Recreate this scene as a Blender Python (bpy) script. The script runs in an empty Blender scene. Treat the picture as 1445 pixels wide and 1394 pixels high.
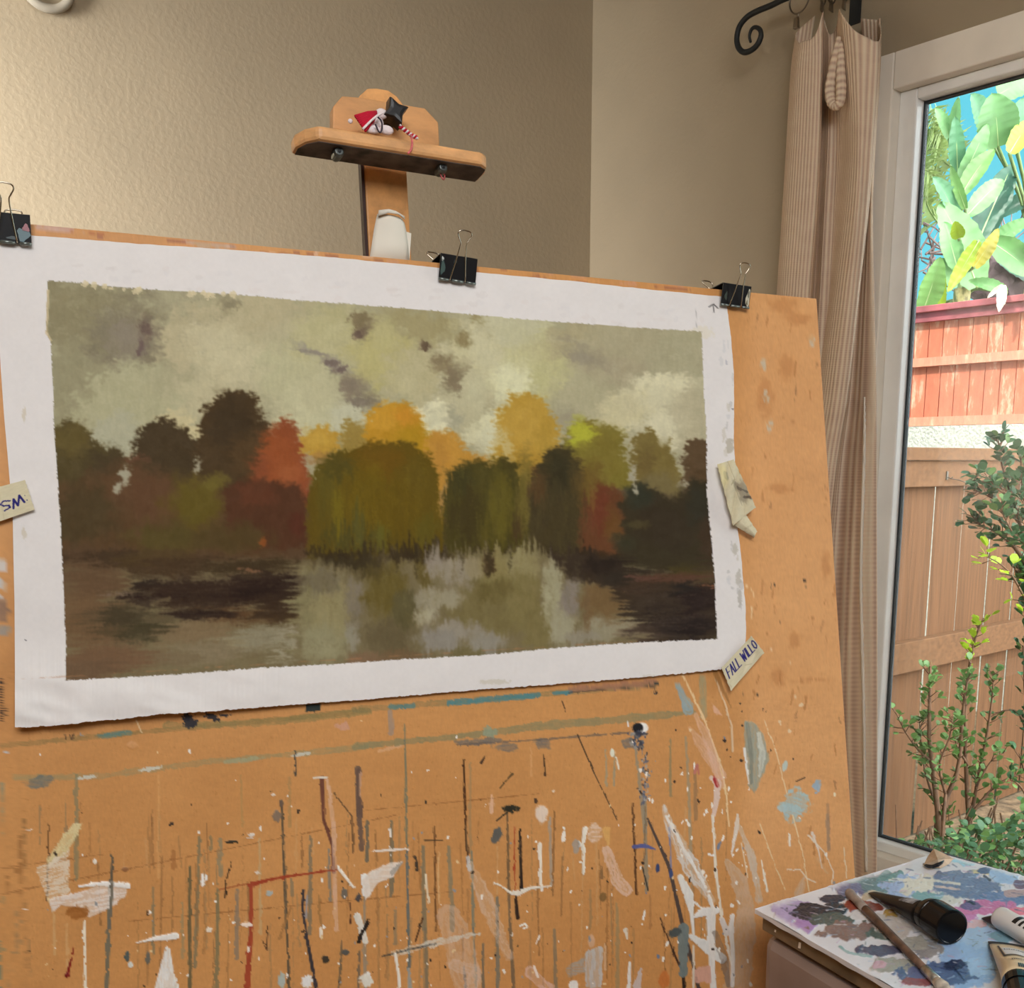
import bpy, math, random
import numpy as np
from mathutils import Vector, Matrix

# ------------------------------------------------------------------ helpers: colour, camera geometry
def lin(c):
    r = []
    for v in c[:3]:
        v = v / 255.0
        r.append(v / 12.92 if v <= 0.04045 else ((v + 0.055) / 1.055) ** 2.4)
    return r
def nlin(a):
    a = np.clip(a, 0, 255) / 255.0
    return np.where(a <= 0.04045, a / 12.92, ((a + 0.055) / 1.055) ** 2.4)

F, CX, CY = 1500.0, 722.5, 914.0          # focal length and optical axis in photo pixels (1445 x 1394)
PITCH = math.radians(10)
CP, SP = math.cos(PITCH), math.sin(PITCH)
EYE = Vector((0, 0, 1.15))
def dirw(px, py):
    a, b = (px - CX) / F, (py - CY) / F
    return Vector((a, CP - b * SP, -SP - b * CP))
def hit(px, py, p0, n):                   # where the line of sight through a photo pixel meets a plane
    d = dirw(px, py)
    return EYE + d * ((p0 - EYE).dot(n) / d.dot(n))
def at(px, py, Y):                        # point at a given distance in front of the room's near end
    d = dirw(px, py)
    return EYE + d * (Y / d.y)
def proj(P):                              # numpy points -> photo pixels
    q = P - np.array(EYE)
    z = q[:, 1] * CP - q[:, 2] * SP
    v = -q[:, 1] * SP - q[:, 2] * CP
    return CX + F * q[:, 0] / z, CY + F * v / z

def px2w(X, Y, P0, N, off):               # numpy: many pixels onto a plane, each with its own height above it
    a, b = (X - CX) / F, (Y - CY) / F
    D = np.stack([a, CP - b * SP, -SP - b * CP], 1); n = np.array(N); e0 = np.array(EYE)
    t = ((np.array(P0) - e0) @ n + off) / (D @ n)
    return e0 + D * t[:, None]
S = bpy.context.scene
COL = S.collection

# ------------------------------------------------------------------ camera
cam_d = bpy.data.cameras.new('camera')
cam_d.sensor_fit = 'HORIZONTAL'; cam_d.sensor_width = 36.0
cam_d.lens = F / 1445 * 36.0
cam_d.shift_y = (CY - 697.0) / 1445
cam_d.clip_start = 0.02; cam_d.clip_end = 200
cam = bpy.data.objects.new('camera', cam_d); COL.objects.link(cam)
cam.location = EYE; cam.rotation_euler = (math.radians(90) - PITCH, 0, 0)
S.camera = cam

# ------------------------------------------------------------------ world, sun, large lights, exposure
W = bpy.data.worlds.new('sky'); S.world = W; W.use_nodes = True
nt = W.node_tree; bg = nt.nodes['Background']
tc = nt.nodes.new('ShaderNodeTexCoord'); sx = nt.nodes.new('ShaderNodeSeparateXYZ'); cr = nt.nodes.new('ShaderNodeValToRGB')
nt.links.new(tc.outputs['Generated'], sx.inputs[0]); nt.links.new(sx.outputs['Z'], cr.inputs[0])
cr.color_ramp.elements[0].position = 0.0; cr.color_ramp.elements[0].color = (*lin((118, 204, 218)), 1)
cr.color_ramp.elements[1].position = 0.45; cr.color_ramp.elements[1].color = (*lin((82, 186, 212)), 1)
# added bright patch of sky, out of view, to brighten fence and door side
dp = nt.nodes.new('ShaderNodeVectorMath'); dp.operation = 'DOT_PRODUCT'; dp.inputs[1].default_value = Vector((0.60, -0.70, 0.38)).normalized()
c2 = nt.nodes.new('ShaderNodeValToRGB'); c2.color_ramp.elements[0].position = 0.35; c2.color_ramp.elements[1].position = 0.8
mxw = nt.nodes.new('ShaderNodeMix'); mxw.data_type = 'RGBA'; mxw.inputs['B'].default_value = (7.2, 7.3, 7.6, 1)
nt.links.new(tc.outputs['Generated'], dp.inputs[0]); nt.links.new(dp.outputs['Value'], c2.inputs[0]); nt.links.new(c2.outputs[0], mxw.inputs['Factor'])
nt.links.new(cr.outputs[0], mxw.inputs['A']); nt.links.new(mxw.outputs['Result'], bg.inputs[0])
bg.inputs[1].default_value = 1.0

def lamp(name, kind, loc, target, energy, col, **kw):
    d = bpy.data.lights.new(name, kind); d.energy = energy; d.color = col
    for k, v in kw.items(): setattr(d, k, v)
    o = bpy.data.objects.new(name, d); COL.objects.link(o); o.location = loc
    o.rotation_euler = (Vector(target) - Vector(loc)).to_track_quat('-Z', 'Y').to_euler()
    return o
SUN_DIR = Vector((-0.80, -0.42, 1.05))      # towards the sun
lamp('sun', 'SUN', SUN_DIR * 10, (0, 0, 0), 3.7, (1.0, 0.95, 0.86), angle=0.01)
# added area lights behind and left of the camera, no windows built there
lamp('near_fill_light', 'AREA', (0.30, -1.0, 2.35), (0.3, 1.9, 1.1), 28, (0.98, 0.99, 1.0), shape='RECTANGLE', size=1.3, size_y=0.8)
lamp('side_fill_light', 'AREA', (-2.15, 0.95, 1.55), (-1.70, 2.35, 1.50), 30, (1.0, 0.99, 0.97), shape='RECTANGLE', size=0.8, size_y=1.2, spread=math.radians(70))
S.view_settings.view_transform = 'Standard'
S.view_settings.look = 'None'
S.view_settings.gamma = 1.0
S.view_settings.use_curve_mapping = False
S.view_settings.exposure = 0.50

# ------------------------------------------------------------------ materials
def base_mat(name):
    m = bpy.data.materials.new(name); m.use_nodes = True
    return m, m.node_tree, m.node_tree.nodes['Principled BSDF']
def _ramp(nt, fac, stops):
    r = nt.nodes.new('ShaderNodeValToRGB')
    e = r.color_ramp.elements
    while len(e) < len(stops): e.new(0.5)
    for k, (p, c) in enumerate(stops):
        e[k].position = p; e[k].color = (*lin(c), 1)
    nt.links.new(fac, r.inputs[0]); return r.outputs[0]
def _coords(nt, kind='Object', scale=(1, 1, 1), rot=(0, 0, 0)):
    t = nt.nodes.new('ShaderNodeTexCoord'); mp = nt.nodes.new('ShaderNodeMapping')
    mp.inputs['Scale'].default_value = scale; mp.inputs['Rotation'].default_value = rot
    nt.links.new(t.outputs[kind], mp.inputs[0]); return mp.outputs[0]
def _noise(nt, vec, scale, detail=3, rough=0.5):
    n = nt.nodes.new('ShaderNodeTexNoise'); n.inputs['Scale'].default_value = scale
    n.inputs['Detail'].default_value = detail; n.inputs['Roughness'].default_value = rough
    nt.links.new(vec, n.inputs['Vector']); return n.outputs['Fac']
def _bump(nt, p, h, strength, dist):
    b = nt.nodes.new('ShaderNodeBump'); b.inputs['Strength'].default_value = strength; b.inputs['Distance'].default_value = dist
    nt.links.new(h, b.inputs['Height']); nt.links.new(b.outputs[0], p.inputs['Normal'])
def dk(c, f): return tuple(min(255, max(0, v * f)) for v in c)
def M(name, c, rough=0.6, metal=0.0, var=0.10, scale=9, bump=0, bscale=60, bdist=0.002, spec=0.35, coat=0):
    m, nt, p = base_mat(name)
    v = _coords(nt)
    nt.links.new(_ramp(nt, _noise(nt, v, scale, 4), [(0.3, dk(c, 1 - var)), (0.7, dk(c, 1 + var))]), p.inputs['Base Color'])
    p.inputs['Roughness'].default_value = rough; p.inputs['Metallic'].default_value = metal
    p.inputs['Specular IOR Level'].default_value = spec
    p.inputs['Coat Weight'].default_value = coat
    if bump: _bump(nt, p, _noise(nt, v, bscale, 3), bump, bdist)
    return m
def wood(name, c, grain=(40, 3, 40), rough=0.5, var=0.2, bump=0.15, spec=0.35, rot=(0, 0, 0)):
    m, nt, p = base_mat(name)
    v = _coords(nt, 'Object', grain, rot)
    f = _noise(nt, v, 1.0, 6, 0.65)
    nt.links.new(_ramp(nt, f, [(0.25, dk(c, 1 - var)), (0.5, c), (0.78, dk(c, 1 + var * 0.7))]), p.inputs['Base Color'])
    p.inputs['Roughness'].default_value = rough; p.inputs['Specular IOR Level'].default_value = spec
    if bump: _bump(nt, p, f, bump, 0.001)
    return m
def vcol(name, rough=0.55, spec=0.3, bump=0.0, bscale=900, bdist=0.0004):
    m, nt, p = base_mat(name)
    a = nt.nodes.new('ShaderNodeAttribute'); a.attribute_name = 'paint'
    nt.links.new(a.outputs['Color'], p.inputs['Base Color'])
    p.inputs['Roughness'].default_value = rough; p.inputs['Specular IOR Level'].default_value = spec
    if bump: _bump(nt, p, _noise(nt, _coords(nt), bscale, 2), bump, bdist)
    return m

# ------------------------------------------------------------------ mesh building
def wloc(o):
    v = Vector((0, 0, 0))
    while o is not None:
        v = v + o.location; o = o.parent
    return v
def tag(o, label=None, cat=None, group=None, kind=None):
    if label: o['label'] = label
    if cat: o['category'] = cat
    if group: o['group'] = group
    if kind: o['kind'] = kind
    return o
def thing(name, label, cat, loc, group=None):
    o = bpy.data.objects.new(name, None); o.empty_display_size = 0.05; COL.objects.link(o); o.location = loc
    return tag(o, label, cat, group)
class MB:
    def __init__(s): s.v = []; s.f = []; s.m = []; s.c = []
    def add(s, vs, fs, mi=0, col=None):
        b = len(s.v); s.v += [Vector(p) for p in vs]
        s.f += [tuple(b + i for i in f) for f in fs]; s.m += [mi] * len(fs)
        s.c += [col or (200, 200, 200)] * len(vs)
        return s
    def hexa(s, p, mi=0, col=None):       # 8 corners: bottom 4 (ccw), top 4
        return s.add(p, [(3, 2, 1, 0), (4, 5, 6, 7), (0, 1, 5, 4), (1, 2, 6, 5), (2, 3, 7, 6), (3, 0, 4, 7)], mi, col)
    def box(s, lo, hi, fr=None, mi=0, col=None):
        (a, b, c), (d, e, f) = lo, hi
        P = [Vector(q) for q in ((a, b, c), (d, b, c), (d, e, c), (a, e, c), (a, b, f), (d, b, f), (d, e, f), (a, e, f))]
        if fr is not None: P = [fr @ q for q in P]
        return s.hexa(P, mi, col)
    def prism(s, poly, off, mi=0, col=None):   # closed polygon of 3-d points extruded by a vector
        n = len(poly); off = Vector(off)
        vs = [Vector(p) for p in poly] + [Vector(p) + off for p in poly]
        fs = [tuple(range(n - 1, -1, -1)), tuple(range(n, 2 * n))] + [(i, (i + 1) % n, n + (i + 1) % n, n + i) for i in range(n)]
        return s.add(vs, fs, mi, col)
    def tube(s, pts, r, seg=8, mi=0, col=None, cap=True, closed=False):
        pts = [Vector(p) for p in pts]; n = len(pts)
        rs = r if isinstance(r, (list, tuple)) else [r] * n
        vs = []; fs = []; prev = None
        for i, p in enumerate(pts):
            if closed: t = pts[(i + 1) % n] - pts[(i - 1) % n]
            else: t = pts[min(i + 1, n - 1)] - pts[max(i - 1, 0)]
            if t.length < 1e-9: t = Vector((0, 0, 1))
            t.normalize()
            if prev is None:
                x = t.orthogonal().normalized()
            else:
                x = prev - t * prev.dot(t)
                x = x.normalized() if x.length > 1e-6 else t.orthogonal().normalized()
            prev = x; y = t.cross(x)
            for k in range(seg):
                a = 2 * math.pi * k / seg
                vs.append(p + (x * math.cos(a) + y * math.sin(a)) * rs[i])
        for i in range(n if closed else n - 1):
            j = (i + 1) % n
            for k in range(seg):
                fs.append((i * seg + k, i * seg + (k + 1) % seg, j * seg + (k + 1) % seg, j * seg + k))
        if cap and not closed:
            fs.append(tuple(range(seg - 1, -1, -1))); fs.append(tuple((n - 1) * seg + k for k in range(seg)))
        return s.add(vs, fs, mi, col)
    def loft(s, rings, mi=0, col=None, cap=True):
        n = len(rings[0]); vs = [p for r in rings for p in r]; fs = []
        for i in range(len(rings) - 1):
            for k in range(n):
                fs.append((i * n + k, i * n + (k + 1) % n, (i + 1) * n + (k + 1) % n, (i + 1) * n + k))
        if cap:
            fs.append(tuple(range(n - 1, -1, -1))); fs.append(tuple((len(rings) - 1) * n + k for k in range(n)))
        return s.add(vs, fs, mi, col)
    def grid(s, rows, mi=0, col=None):
        n = len(rows[0]); vs = [p for r in rows for p in r]
        fs = [(i * n + k, i * n + k + 1, (i + 1) * n + k + 1, (i + 1) * n + k) for i in range(len(rows) - 1) for k in range(n - 1)]
        return s.add(vs, fs, mi, col)
    def build(s, name, mats, parent=None, smooth=False, bevel=0, paint=False, solid=0, sub=0, loc=None):
        me = bpy.data.meshes.new(name)
        base = wloc(parent) if parent else (Vector(loc) if loc is not None else Vector((0, 0, 0)))
        me.from_pydata([tuple(p - base) for p in s.v], [], s.f); me.update()
        for m in (mats if isinstance(mats, (list, tuple)) else [mats]): me.materials.append(m)
        me.polygons.foreach_set('material_index', s.m)
        if smooth: me.polygons.foreach_set('use_smooth', [True] * len(s.f))
        if paint:
            a = me.color_attributes.new('paint', 'FLOAT_COLOR', 'POINT')
            c = np.ones((len(s.v), 4), np.float32); c[:, :3] = nlin(np.array([q[:3] for q in s.c], float))
            a.data.foreach_set('color', c.ravel())
        o = bpy.data.objects.new(name, me); COL.objects.link(o)
        if parent: o.parent = parent
        else: o.location = base
        if solid:
            md = o.modifiers.new('solid', 'SOLIDIFY'); md.thickness = solid; md.offset = 0
        if bevel:
            md = o.modifiers.new('bevel', 'BEVEL'); md.width = bevel; md.segments = 2; md.limit_method = 'ANGLE'
        if sub:
            md = o.modifiers.new('sub', 'SUBSURF'); md.levels = sub; md.render_levels = sub
        return o
def np_mesh(name, P, ny, nx, mat, cols, parent=None, extra=None, loc=(0, 0, 0)):
    """a fine grid of points with a colour per point; `extra` appends more faces (the back and the edges)"""
    loc = np.array(wloc(parent) if parent else loc)
    i = np.arange(ny - 1)[:, None] * nx + np.arange(nx - 1)[None, :]
    q = np.stack([i, i + nx, i + nx + 1, i + 1], -1).reshape(-1, 4)
    P = P.reshape(-1, 3); C = cols
    if extra is not None:
        eP, eC, eQ = extra(P, ny, nx)
        P = np.concatenate([P, eP]); C = np.concatenate([C, eC]); q = np.concatenate([q, eQ])
    me = bpy.data.meshes.new(name)
    me.vertices.add(len(P)); me.vertices.foreach_set('co', (P - loc).astype(np.float32).ravel())
    me.loops.add(len(q) * 4); me.loops.foreach_set('vertex_index', q.astype(np.int32).ravel())
    me.polygons.add(len(q)); me.polygons.foreach_set('loop_start', np.arange(0, len(q) * 4, 4, dtype=np.int32))
    me.update(calc_edges=True)
    me.polygons.foreach_set('use_smooth', np.ones(len(q), bool))
    a = me.color_attributes.new('paint', 'FLOAT_COLOR', 'POINT')
    c = np.ones((len(P), 4), np.float32); c[:, :3] = C
    a.data.foreach_set('color', c.ravel())
    me.materials.append(mat)
    o = bpy.data.objects.new(name, me); COL.objects.link(o)
    if parent: o.parent = parent
    else: o.location = loc
    return o
def rim_back(depth_vec, flat_back=False):
    """edges and back of a sheet, made from the outline of its grid"""
    d = np.array(depth_vec)
    def f(P, ny, nx):
        idx = np.concatenate([np.arange(nx), np.arange(1, ny) * nx + nx - 1, (ny - 1) * nx + np.arange(nx - 2, -1, -1), np.arange(ny - 2, 0, -1) * nx])
        n = len(idx); b = len(P)
        eP = np.concatenate([P[idx], P[idx] + d]); k = np.arange(n); k2 = (k + 1) % n
        side = np.stack([b + k, b + k2, b + n + k2, b + n + k], 1)
        # back: four corners
        c = [0, nx - 1, nx - 1 + ny - 1, nx - 1 + ny - 1 + nx - 1]
        back = np.array([[b + n + c[0], b + n + c[1], b + n + c[2], b + n + c[3]]])
        return eP, f.cols[np.concatenate([idx, idx])], np.concatenate([side, back]) if flat_back else side
    return f

# ------------------------------------------------------------------ paint: colours laid on a surface in numpy
def hsh(ix, iy, seed):
    n = (ix.astype(np.int64) * 374761393 + iy.astype(np.int64) * 668265263 + seed * 1442695041) & 0x7fffffff
    n = ((n ^ (n >> 13)) * 1274126177) & 0x7fffffff
    return ((n ^ (n >> 16)) & 0xffff) / 65535.0
def vn(x, y, seed=0):
    ix, iy = np.floor(x), np.floor(y); fx, fy = x - ix, y - iy
    fx = fx * fx * (3 - 2 * fx); fy = fy * fy * (3 - 2 * fy)
    a, b = hsh(ix, iy, seed), hsh(ix + 1, iy, seed); c, d = hsh(ix, iy + 1, seed), hsh(ix + 1, iy + 1, seed)
    return (a * (1 - fx) + b * fx) * (1 - fy) + (c * (1 - fx) + d * fx) * fy
def fbm(x, y, seed=0, o=3):
    s = 0; t = 0; a = 1.0
    for k in range(o):
        s = s + a * vn(x * 2 ** k, y * 2 ** k, seed + 17 * k); t += a; a *= 0.5
    return s / t * 2 - 1
def sm(a, b, x):
    t = np.clip((x - a) / (b - a), 0, 1); return t * t * (3 - 2 * t)
class Paint:
    def __init__(s, X, Y, base):
        s.X, s.Y = X, Y; s.c = np.tile(np.array(base, float), (len(X), 1)); s.h = np.zeros(len(X)); s.k = 0
    def put(s, m, c, a, h=0):
        a = a[:, None]; s.c[m] = s.c[m] * (1 - a) + np.array(c, float) * a
        if h: s.h[m] = np.maximum(s.h[m], a[:, 0] * h)
    def ell(s, x, y, rx, ry, c, a=1.0, ang=0, soft=0.25, rag=0.15, ns=14, dry=0, h=0, jit=5):
        s.k += 1; R = max(rx, ry) * 1.6 + 2
        m = np.nonzero((abs(s.X - x) < R) & (abs(s.Y - y) < R))[0]
        if not len(m): return
        X, Y = s.X[m], s.Y[m]; dx, dy = X - x, Y - y; ca, sa = math.cos(math.radians(ang)), math.sin(math.radians(ang))
        u, v = dx * ca + dy * sa, -dx * sa + dy * ca
        d = np.sqrt((u / rx) ** 2 + (v / ry) ** 2) + rag * fbm(X / ns, Y / ns, s.k, 4)
        al = a * (1 - sm(1 - soft, 1 + soft * 0.3, d))
        if dry: al = al * (1 - dry * sm(0.42, 0.6, fbm(u / 14, v / 2.2, s.k + 5) * .5 + .5))
        cc = np.array(c, float)[None] + jit * fbm(X / 9, Y / 9, s.k + 3)[:, None]
        s.put(m, cc, al, h)
    def line(s, pts, w, c, a=1.0, soft=1.0, rag=0.0, ns=10, dry=0, h=0, jit=4):
        s.k += 1; ws = w if isinstance(w, (list, tuple)) else [w] * len(pts)
        xs = [p[0] for p in pts]; ys = [p[1] for p in pts]; R = max(ws) + 3
        m = np.nonzero((s.X > min(xs) - R) & (s.X < max(xs) + R) & (s.Y > min(ys) - R) & (s.Y < max(ys) + R))[0]
        if not len(m): return
        X, Y = s.X[m], s.Y[m]; best = np.full(len(m), 1e9); al_u = np.zeros(len(m)); L = 0
        for (p, q, w0, w1) in zip(pts[:-1], pts[1:], ws[:-1], ws[1:]):
            ex, ey = q[0] - p[0], q[1] - p[1]; l2 = ex * ex + ey * ey + 1e-9
            t = np.clip(((X - p[0]) * ex + (Y - p[1]) * ey) / l2, 0, 1)
            d = np.hypot(X - p[0] - t * ex, Y - p[1] - t * ey) - (w0 + (w1 - w0) * t) / 2
            up = d < best; best = np.where(up, d, best); al_u = np.where(up, L + t * math.sqrt(l2), al_u); L += math.sqrt(l2)
        best = best + rag * fbm(X / ns, Y / ns, s.k, 3)
        al = a * (1 - sm(-soft * 0.6, soft * 0.6, best))
        if dry: al = al * (1 - dry * sm(0.40, 0.62, fbm(al_u / 16, best / 1.8, s.k + 5) * .5 + .5))
        s.put(m, np.array(c, float)[None] + jit * fbm(X / 7, Y / 7, s.k + 3)[:, None], al, h)
    def poly(s, pts, c, a=1.0, soft=1.5, rag=0.0, ns=10, dry=0, dang=0, h=0, jit=5):
        s.k += 1; xs = [p[0] for p in pts]; ys = [p[1] for p in pts]; R = soft + rag + 3
        m = np.nonzero((s.X > min(xs) - R) & (s.X < max(xs) + R) & (s.Y > min(ys) - R) & (s.Y < max(ys) + R))[0]
        if not len(m): return
        X, Y = s.X[m], s.Y[m]; d = np.full(len(m), 1e9); ins = np.zeros(len(m), bool); n = len(pts)
        for i in range(n):
            p, q = pts[i], pts[(i + 1) % n]; ex, ey = q[0] - p[0], q[1] - p[1]
            t = np.clip(((X - p[0]) * ex + (Y - p[1]) * ey) / (ex * ex + ey * ey + 1e-9), 0, 1)
            d = np.minimum(d, np.hypot(X - p[0] - t * ex, Y - p[1] - t * ey))
            cr_ = (p[1] > Y) != (q[1] > Y)
            ins ^= cr_ & (X < (q[0] - p[0]) * (Y - p[1]) / ((q[1] - p[1]) or 1e-9) + p[0])
        sd = np.where(ins, -d, d) + rag * fbm(X / ns, Y / ns, s.k, 4)
        al = a * (1 - sm(-soft * 0.6, soft * 0.6, sd))
        if dry:
            ca, sa = math.cos(math.radians(dang)), math.sin(math.radians(dang))
            al = al * (1 - dry * sm(0.40, 0.62, fbm((X * ca + Y * sa) / 16, (-X * sa + Y * ca) / 1.9, s.k + 5) * .5 + .5))
        s.put(m, np.array(c, float)[None] + jit * fbm(X / 9, Y / 9, s.k + 3)[:, None], al, h)
def interp_poly(pts, n):
    p = np.array(pts, float); L = np.concatenate([[0], np.cumsum(np.hypot(*np.diff(p, axis=0).T))])
    t = np.linspace(0, L[-1], n); return np.stack([np.interp(t, L, p[:, 0]), np.interp(t, L, p[:, 1])], 1)
def catmull(pts, n):
    P = [Vector(p) for p in pts]; P = [P[0] * 2 - P[1]] + P + [P[-1] * 2 - P[-2]]; out = []; segs = len(P) - 3
    for i in range(n):
        t = i / (n - 1) * segs; k = min(int(t), segs - 1); t -= k
        a, b, c, d = P[k:k + 4]
        out.append(0.5 * ((2 * b) + (c - a) * t + (2 * a - 5 * b + 4 * c - d) * t * t + (3 * b - a - 3 * c + d) * t ** 3))
    return out

# ------------------------------------------------------------------ the two main frames: the leaning board, the room
def cam2w(a, b, c): return Vector((a, c * CP - b * SP, -c * SP - b * CP))
BX = cam2w(2.241, -0.143, 1).normalized()               # along the board, to the right
BY = -cam2w(0.05, 1, 0.03).normalized(); BY = (BY - BX * BY.dot(BX)).normalized()   # up the board
BN = BX.cross(BY).normalized()                          # out of the board, towards the viewer
BO = at(540, 690, 1.0)
BFR = Matrix((BX, BY, BN)).transposed().to_4x4(); BFR.translation = BO
def bp(px, py, off=0.0): return hit(px, py, BO + BN * off, BN)
def bl(px, py, off=0.0):                                # the same point in board coordinates
    q = bp(px, py, off) - BO; return Vector((q.dot(BX), q.dot(BY), off))

E1 = Vector((0.776, 0.631, 0)).normalized(); E2 = Vector((E1.y, -E1.x, 0))
ZZ = Vector((0, 0, 1))
JB = EYE + dirw(1243, 1178) * ((0.12 - EYE.z) / dirw(1243, 1178).z)    # lower left corner of the door glass
WALLP = JB - E1 * 0.06
CO = hit(829, 650, WALLP, E1); CO.z = 0
RFR = Matrix((E1, E2, ZZ)).transposed().to_4x4(); RFR.translation = CO
def rm(a, b, z): return CO + E1 * a + E2 * b + ZZ * z
def rw(px, py, depth): return hit(px, py, WALLP - E1 * depth, E1)      # pixel -> plane parallel to the window wall
GB = (JB - CO).dot(E2)                                   # glass edge along the window wall
def wz(px, py, depth=0.0): return rw(px, py, depth).z

# ------------------------------------------------------------------ setting
def plaster(name, c):
    m, nt, p = base_mat(name)
    v = _coords(nt)
    nt.links.new(_ramp(nt, _noise(nt, v, 2.2, 3), [(0.3, dk(c, 0.97)), (0.7, dk(c, 1.03))]), p.inputs['Base Color'])
    p.inputs['Roughness'].default_value = 0.62; p.inputs['Specular IOR Level'].default_value = 0.25
    n1 = _noise(nt, v, 75, 3, 0.45)
    r = nt.nodes.new('ShaderNodeValToRGB'); r.color_ramp.elements[0].position = 0.42; r.color_ramp.elements[1].position = 0.62
    nt.links.new(n1, r.inputs[0])
    _bump(nt, p, r.outputs[0], 0.16, 0.0016)
    return m
m_wall = plaster('wall_plaster', (168, 153, 128))
m_ceil = plaster('ceiling_plaster', (214, 204, 186))
m_floor = wood('floor_boards', (150, 112, 78), (1.5, 22, 1), 0.45)
m_beige = M('beige_frame_paint', (246, 238, 224), 0.5, var=0.02)
m_vinyl = M('white_vinyl', (247, 246, 242), 0.4, var=0.02)
m_rubber = M('dark_gasket', (52, 56, 58), 0.6)
def struct(o): o['kind'] = 'structure'; return o
RA, RB, RH = -4.7, 5.2, 2.95
b0, b1, zt = GB - 0.150, GB + 2.85, wz(1243, 79, 0.012)
struct(MB().box((RA - 0.15, -0.15, 0), (0.15, 0, RH), RFR).build('wall_back', m_wall))
w = MB().box((0, 0, 0), (0.15, b0, RH), RFR).box((0, b1, 0), (0.15, RB, RH), RFR).box((0, b0, zt), (0.15, b1, RH), RFR)
struct(w.build('wall_right', m_wall))
struct(MB().box((RA - 0.15, 0, 0), (RA, RB, RH), RFR).build('wall_left', m_wall))
struct(MB().box((RA - 0.15, RB, 0), (0.15, RB + 0.15, RH), RFR).build('wall_front', m_wall))
struct(MB().box((RA - 0.15, -0.15, -0.1), (0.15, RB + 0.15, 0), RFR).build('floor', m_floor))
struct(MB().box((RA - 0.3, -0.3, RH), (0.30, RB + 0.3, RH + 0.2), RFR).build('ceiling', m_ceil))
struct(MB().box((RA, 0, 0), (-0.0, 0.014, 0.09), RFR).build('baseboard_back', m_vinyl))
struct(MB().box((-0.014, 0.014, 0), (0, b0 - 0.002, 0.09), RFR).build('baseboard_right', m_vinyl))

struct(MB().box((RA - 0.15, -0.15, -0.55), (0.15, RB + 0.15, -0.1), RFR).build('trim_1', m_wall))
# patio door: beige frame, white sash, dark gasket, glass
door = thing('door_1', 'white-framed glass patio door beside the curtain', 'door', rm(0.06, (b0 + b1) / 2, 0)); struct(door)
gz0, gz1, gb0, gb1 = 0.12, 2.022, GB, b1 - 0.168
f = MB()
f.box((-0.012, b0, 0), (0.067, gb0 - 0.053, zt), RFR).box((-0.012, gb1 + 0.053, 0), (0.13, b1, zt), RFR)
f.box((-0.012, gb0 - 0.053, gz1 + 0.031), (0.13, gb1 + 0.053, zt), RFR).box((-0.012, gb0 - 0.053, 0), (0.13, gb1 + 0.053, gz0 - 0.032), RFR)
f.build('frame', m_beige, door, bevel=0.004)
f = MB()
def ring(mb, i0, i1, j0, j1, w_l, w_t, w_b, a0, a1):
    mb.box((a0, i0 - w_l, j0 - w_b), (a1, i0, j1 + w_t), RFR).box((a0, i1, j0 - w_b), (a1, i1 + w_l, j1 + w_t), RFR)
    mb.box((a0, i0, j1), (a1, i1, j1 + w_t), RFR).box((a0, i0, j0 - w_b), (a1, i1, j0), RFR)
ring(f, gb0 - 0.005, gb1 + 0.005, gz0 - 0.005, gz1 + 0.005, 0.048, 0.026, 0.027, 0.022, 0.068)
f.build('sash', m_vinyl, door, bevel=0.004)
f = MB(); ring(f, gb0, gb1, gz0, gz1, 0.005, 0.005, 0.005, 0.054, 0.070); f.build('gasket', m_rubber, door)
m_glass, nt, p = base_mat('door_glass')
out = nt.nodes['Material Output']; mx = nt.nodes.new('ShaderNodeMixShader'); tr = nt.nodes.new('ShaderNodeBsdfTransparent'); gl = nt.nodes.new('ShaderNodeBsdfGlossy')
fr = nt.nodes.new('ShaderNodeFresnel'); fr.inputs[0].default_value = 1.35
tr.inputs[0].default_value = (0.95, 0.975, 0.965, 1); gl.inputs['Roughness'].default_value = 0.02
nt.links.new(fr.outputs[0], mx.inputs[0]); nt.links.new(tr.outputs[0], mx.inputs[1]); nt.links.new(gl.outputs[0], mx.inputs[2]); nt.links.new(mx.outputs[0], out.inputs[0])
MB().box((0.062, gb0, gz0), (0.066, gb1, gz1), RFR).build('glass_pane', m_glass, door)

GZ = -0.45                                               # the garden lies lower than the floor
# ------------------------------------------------------------------ outside: ground, side fence, retaining wall, red fence
def orm(a, b, z): return rm(a, b, z)
m_ground = M('garden_soil', (112, 92, 70), 0.9, var=0.3, scale=20, bump=0.5, bscale=30, bdist=0.02)
struct(MB().box((0.15, -9, GZ - 0.1), (12, 12, GZ), RFR).build('ground', m_ground))
m_cedar = wood('weathered_cedar', (102, 71, 47), (60, 60, 2.5), 0.75, 0.22, 0.3, 0.2)
m_cedar2 = wood('weathered_cedar_rail', (108, 77, 52), (2.5, 60, 60), 0.75, 0.2, 0.3, 0.2, (0, 0, -math.atan2(E1.y, E1.x)))
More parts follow.
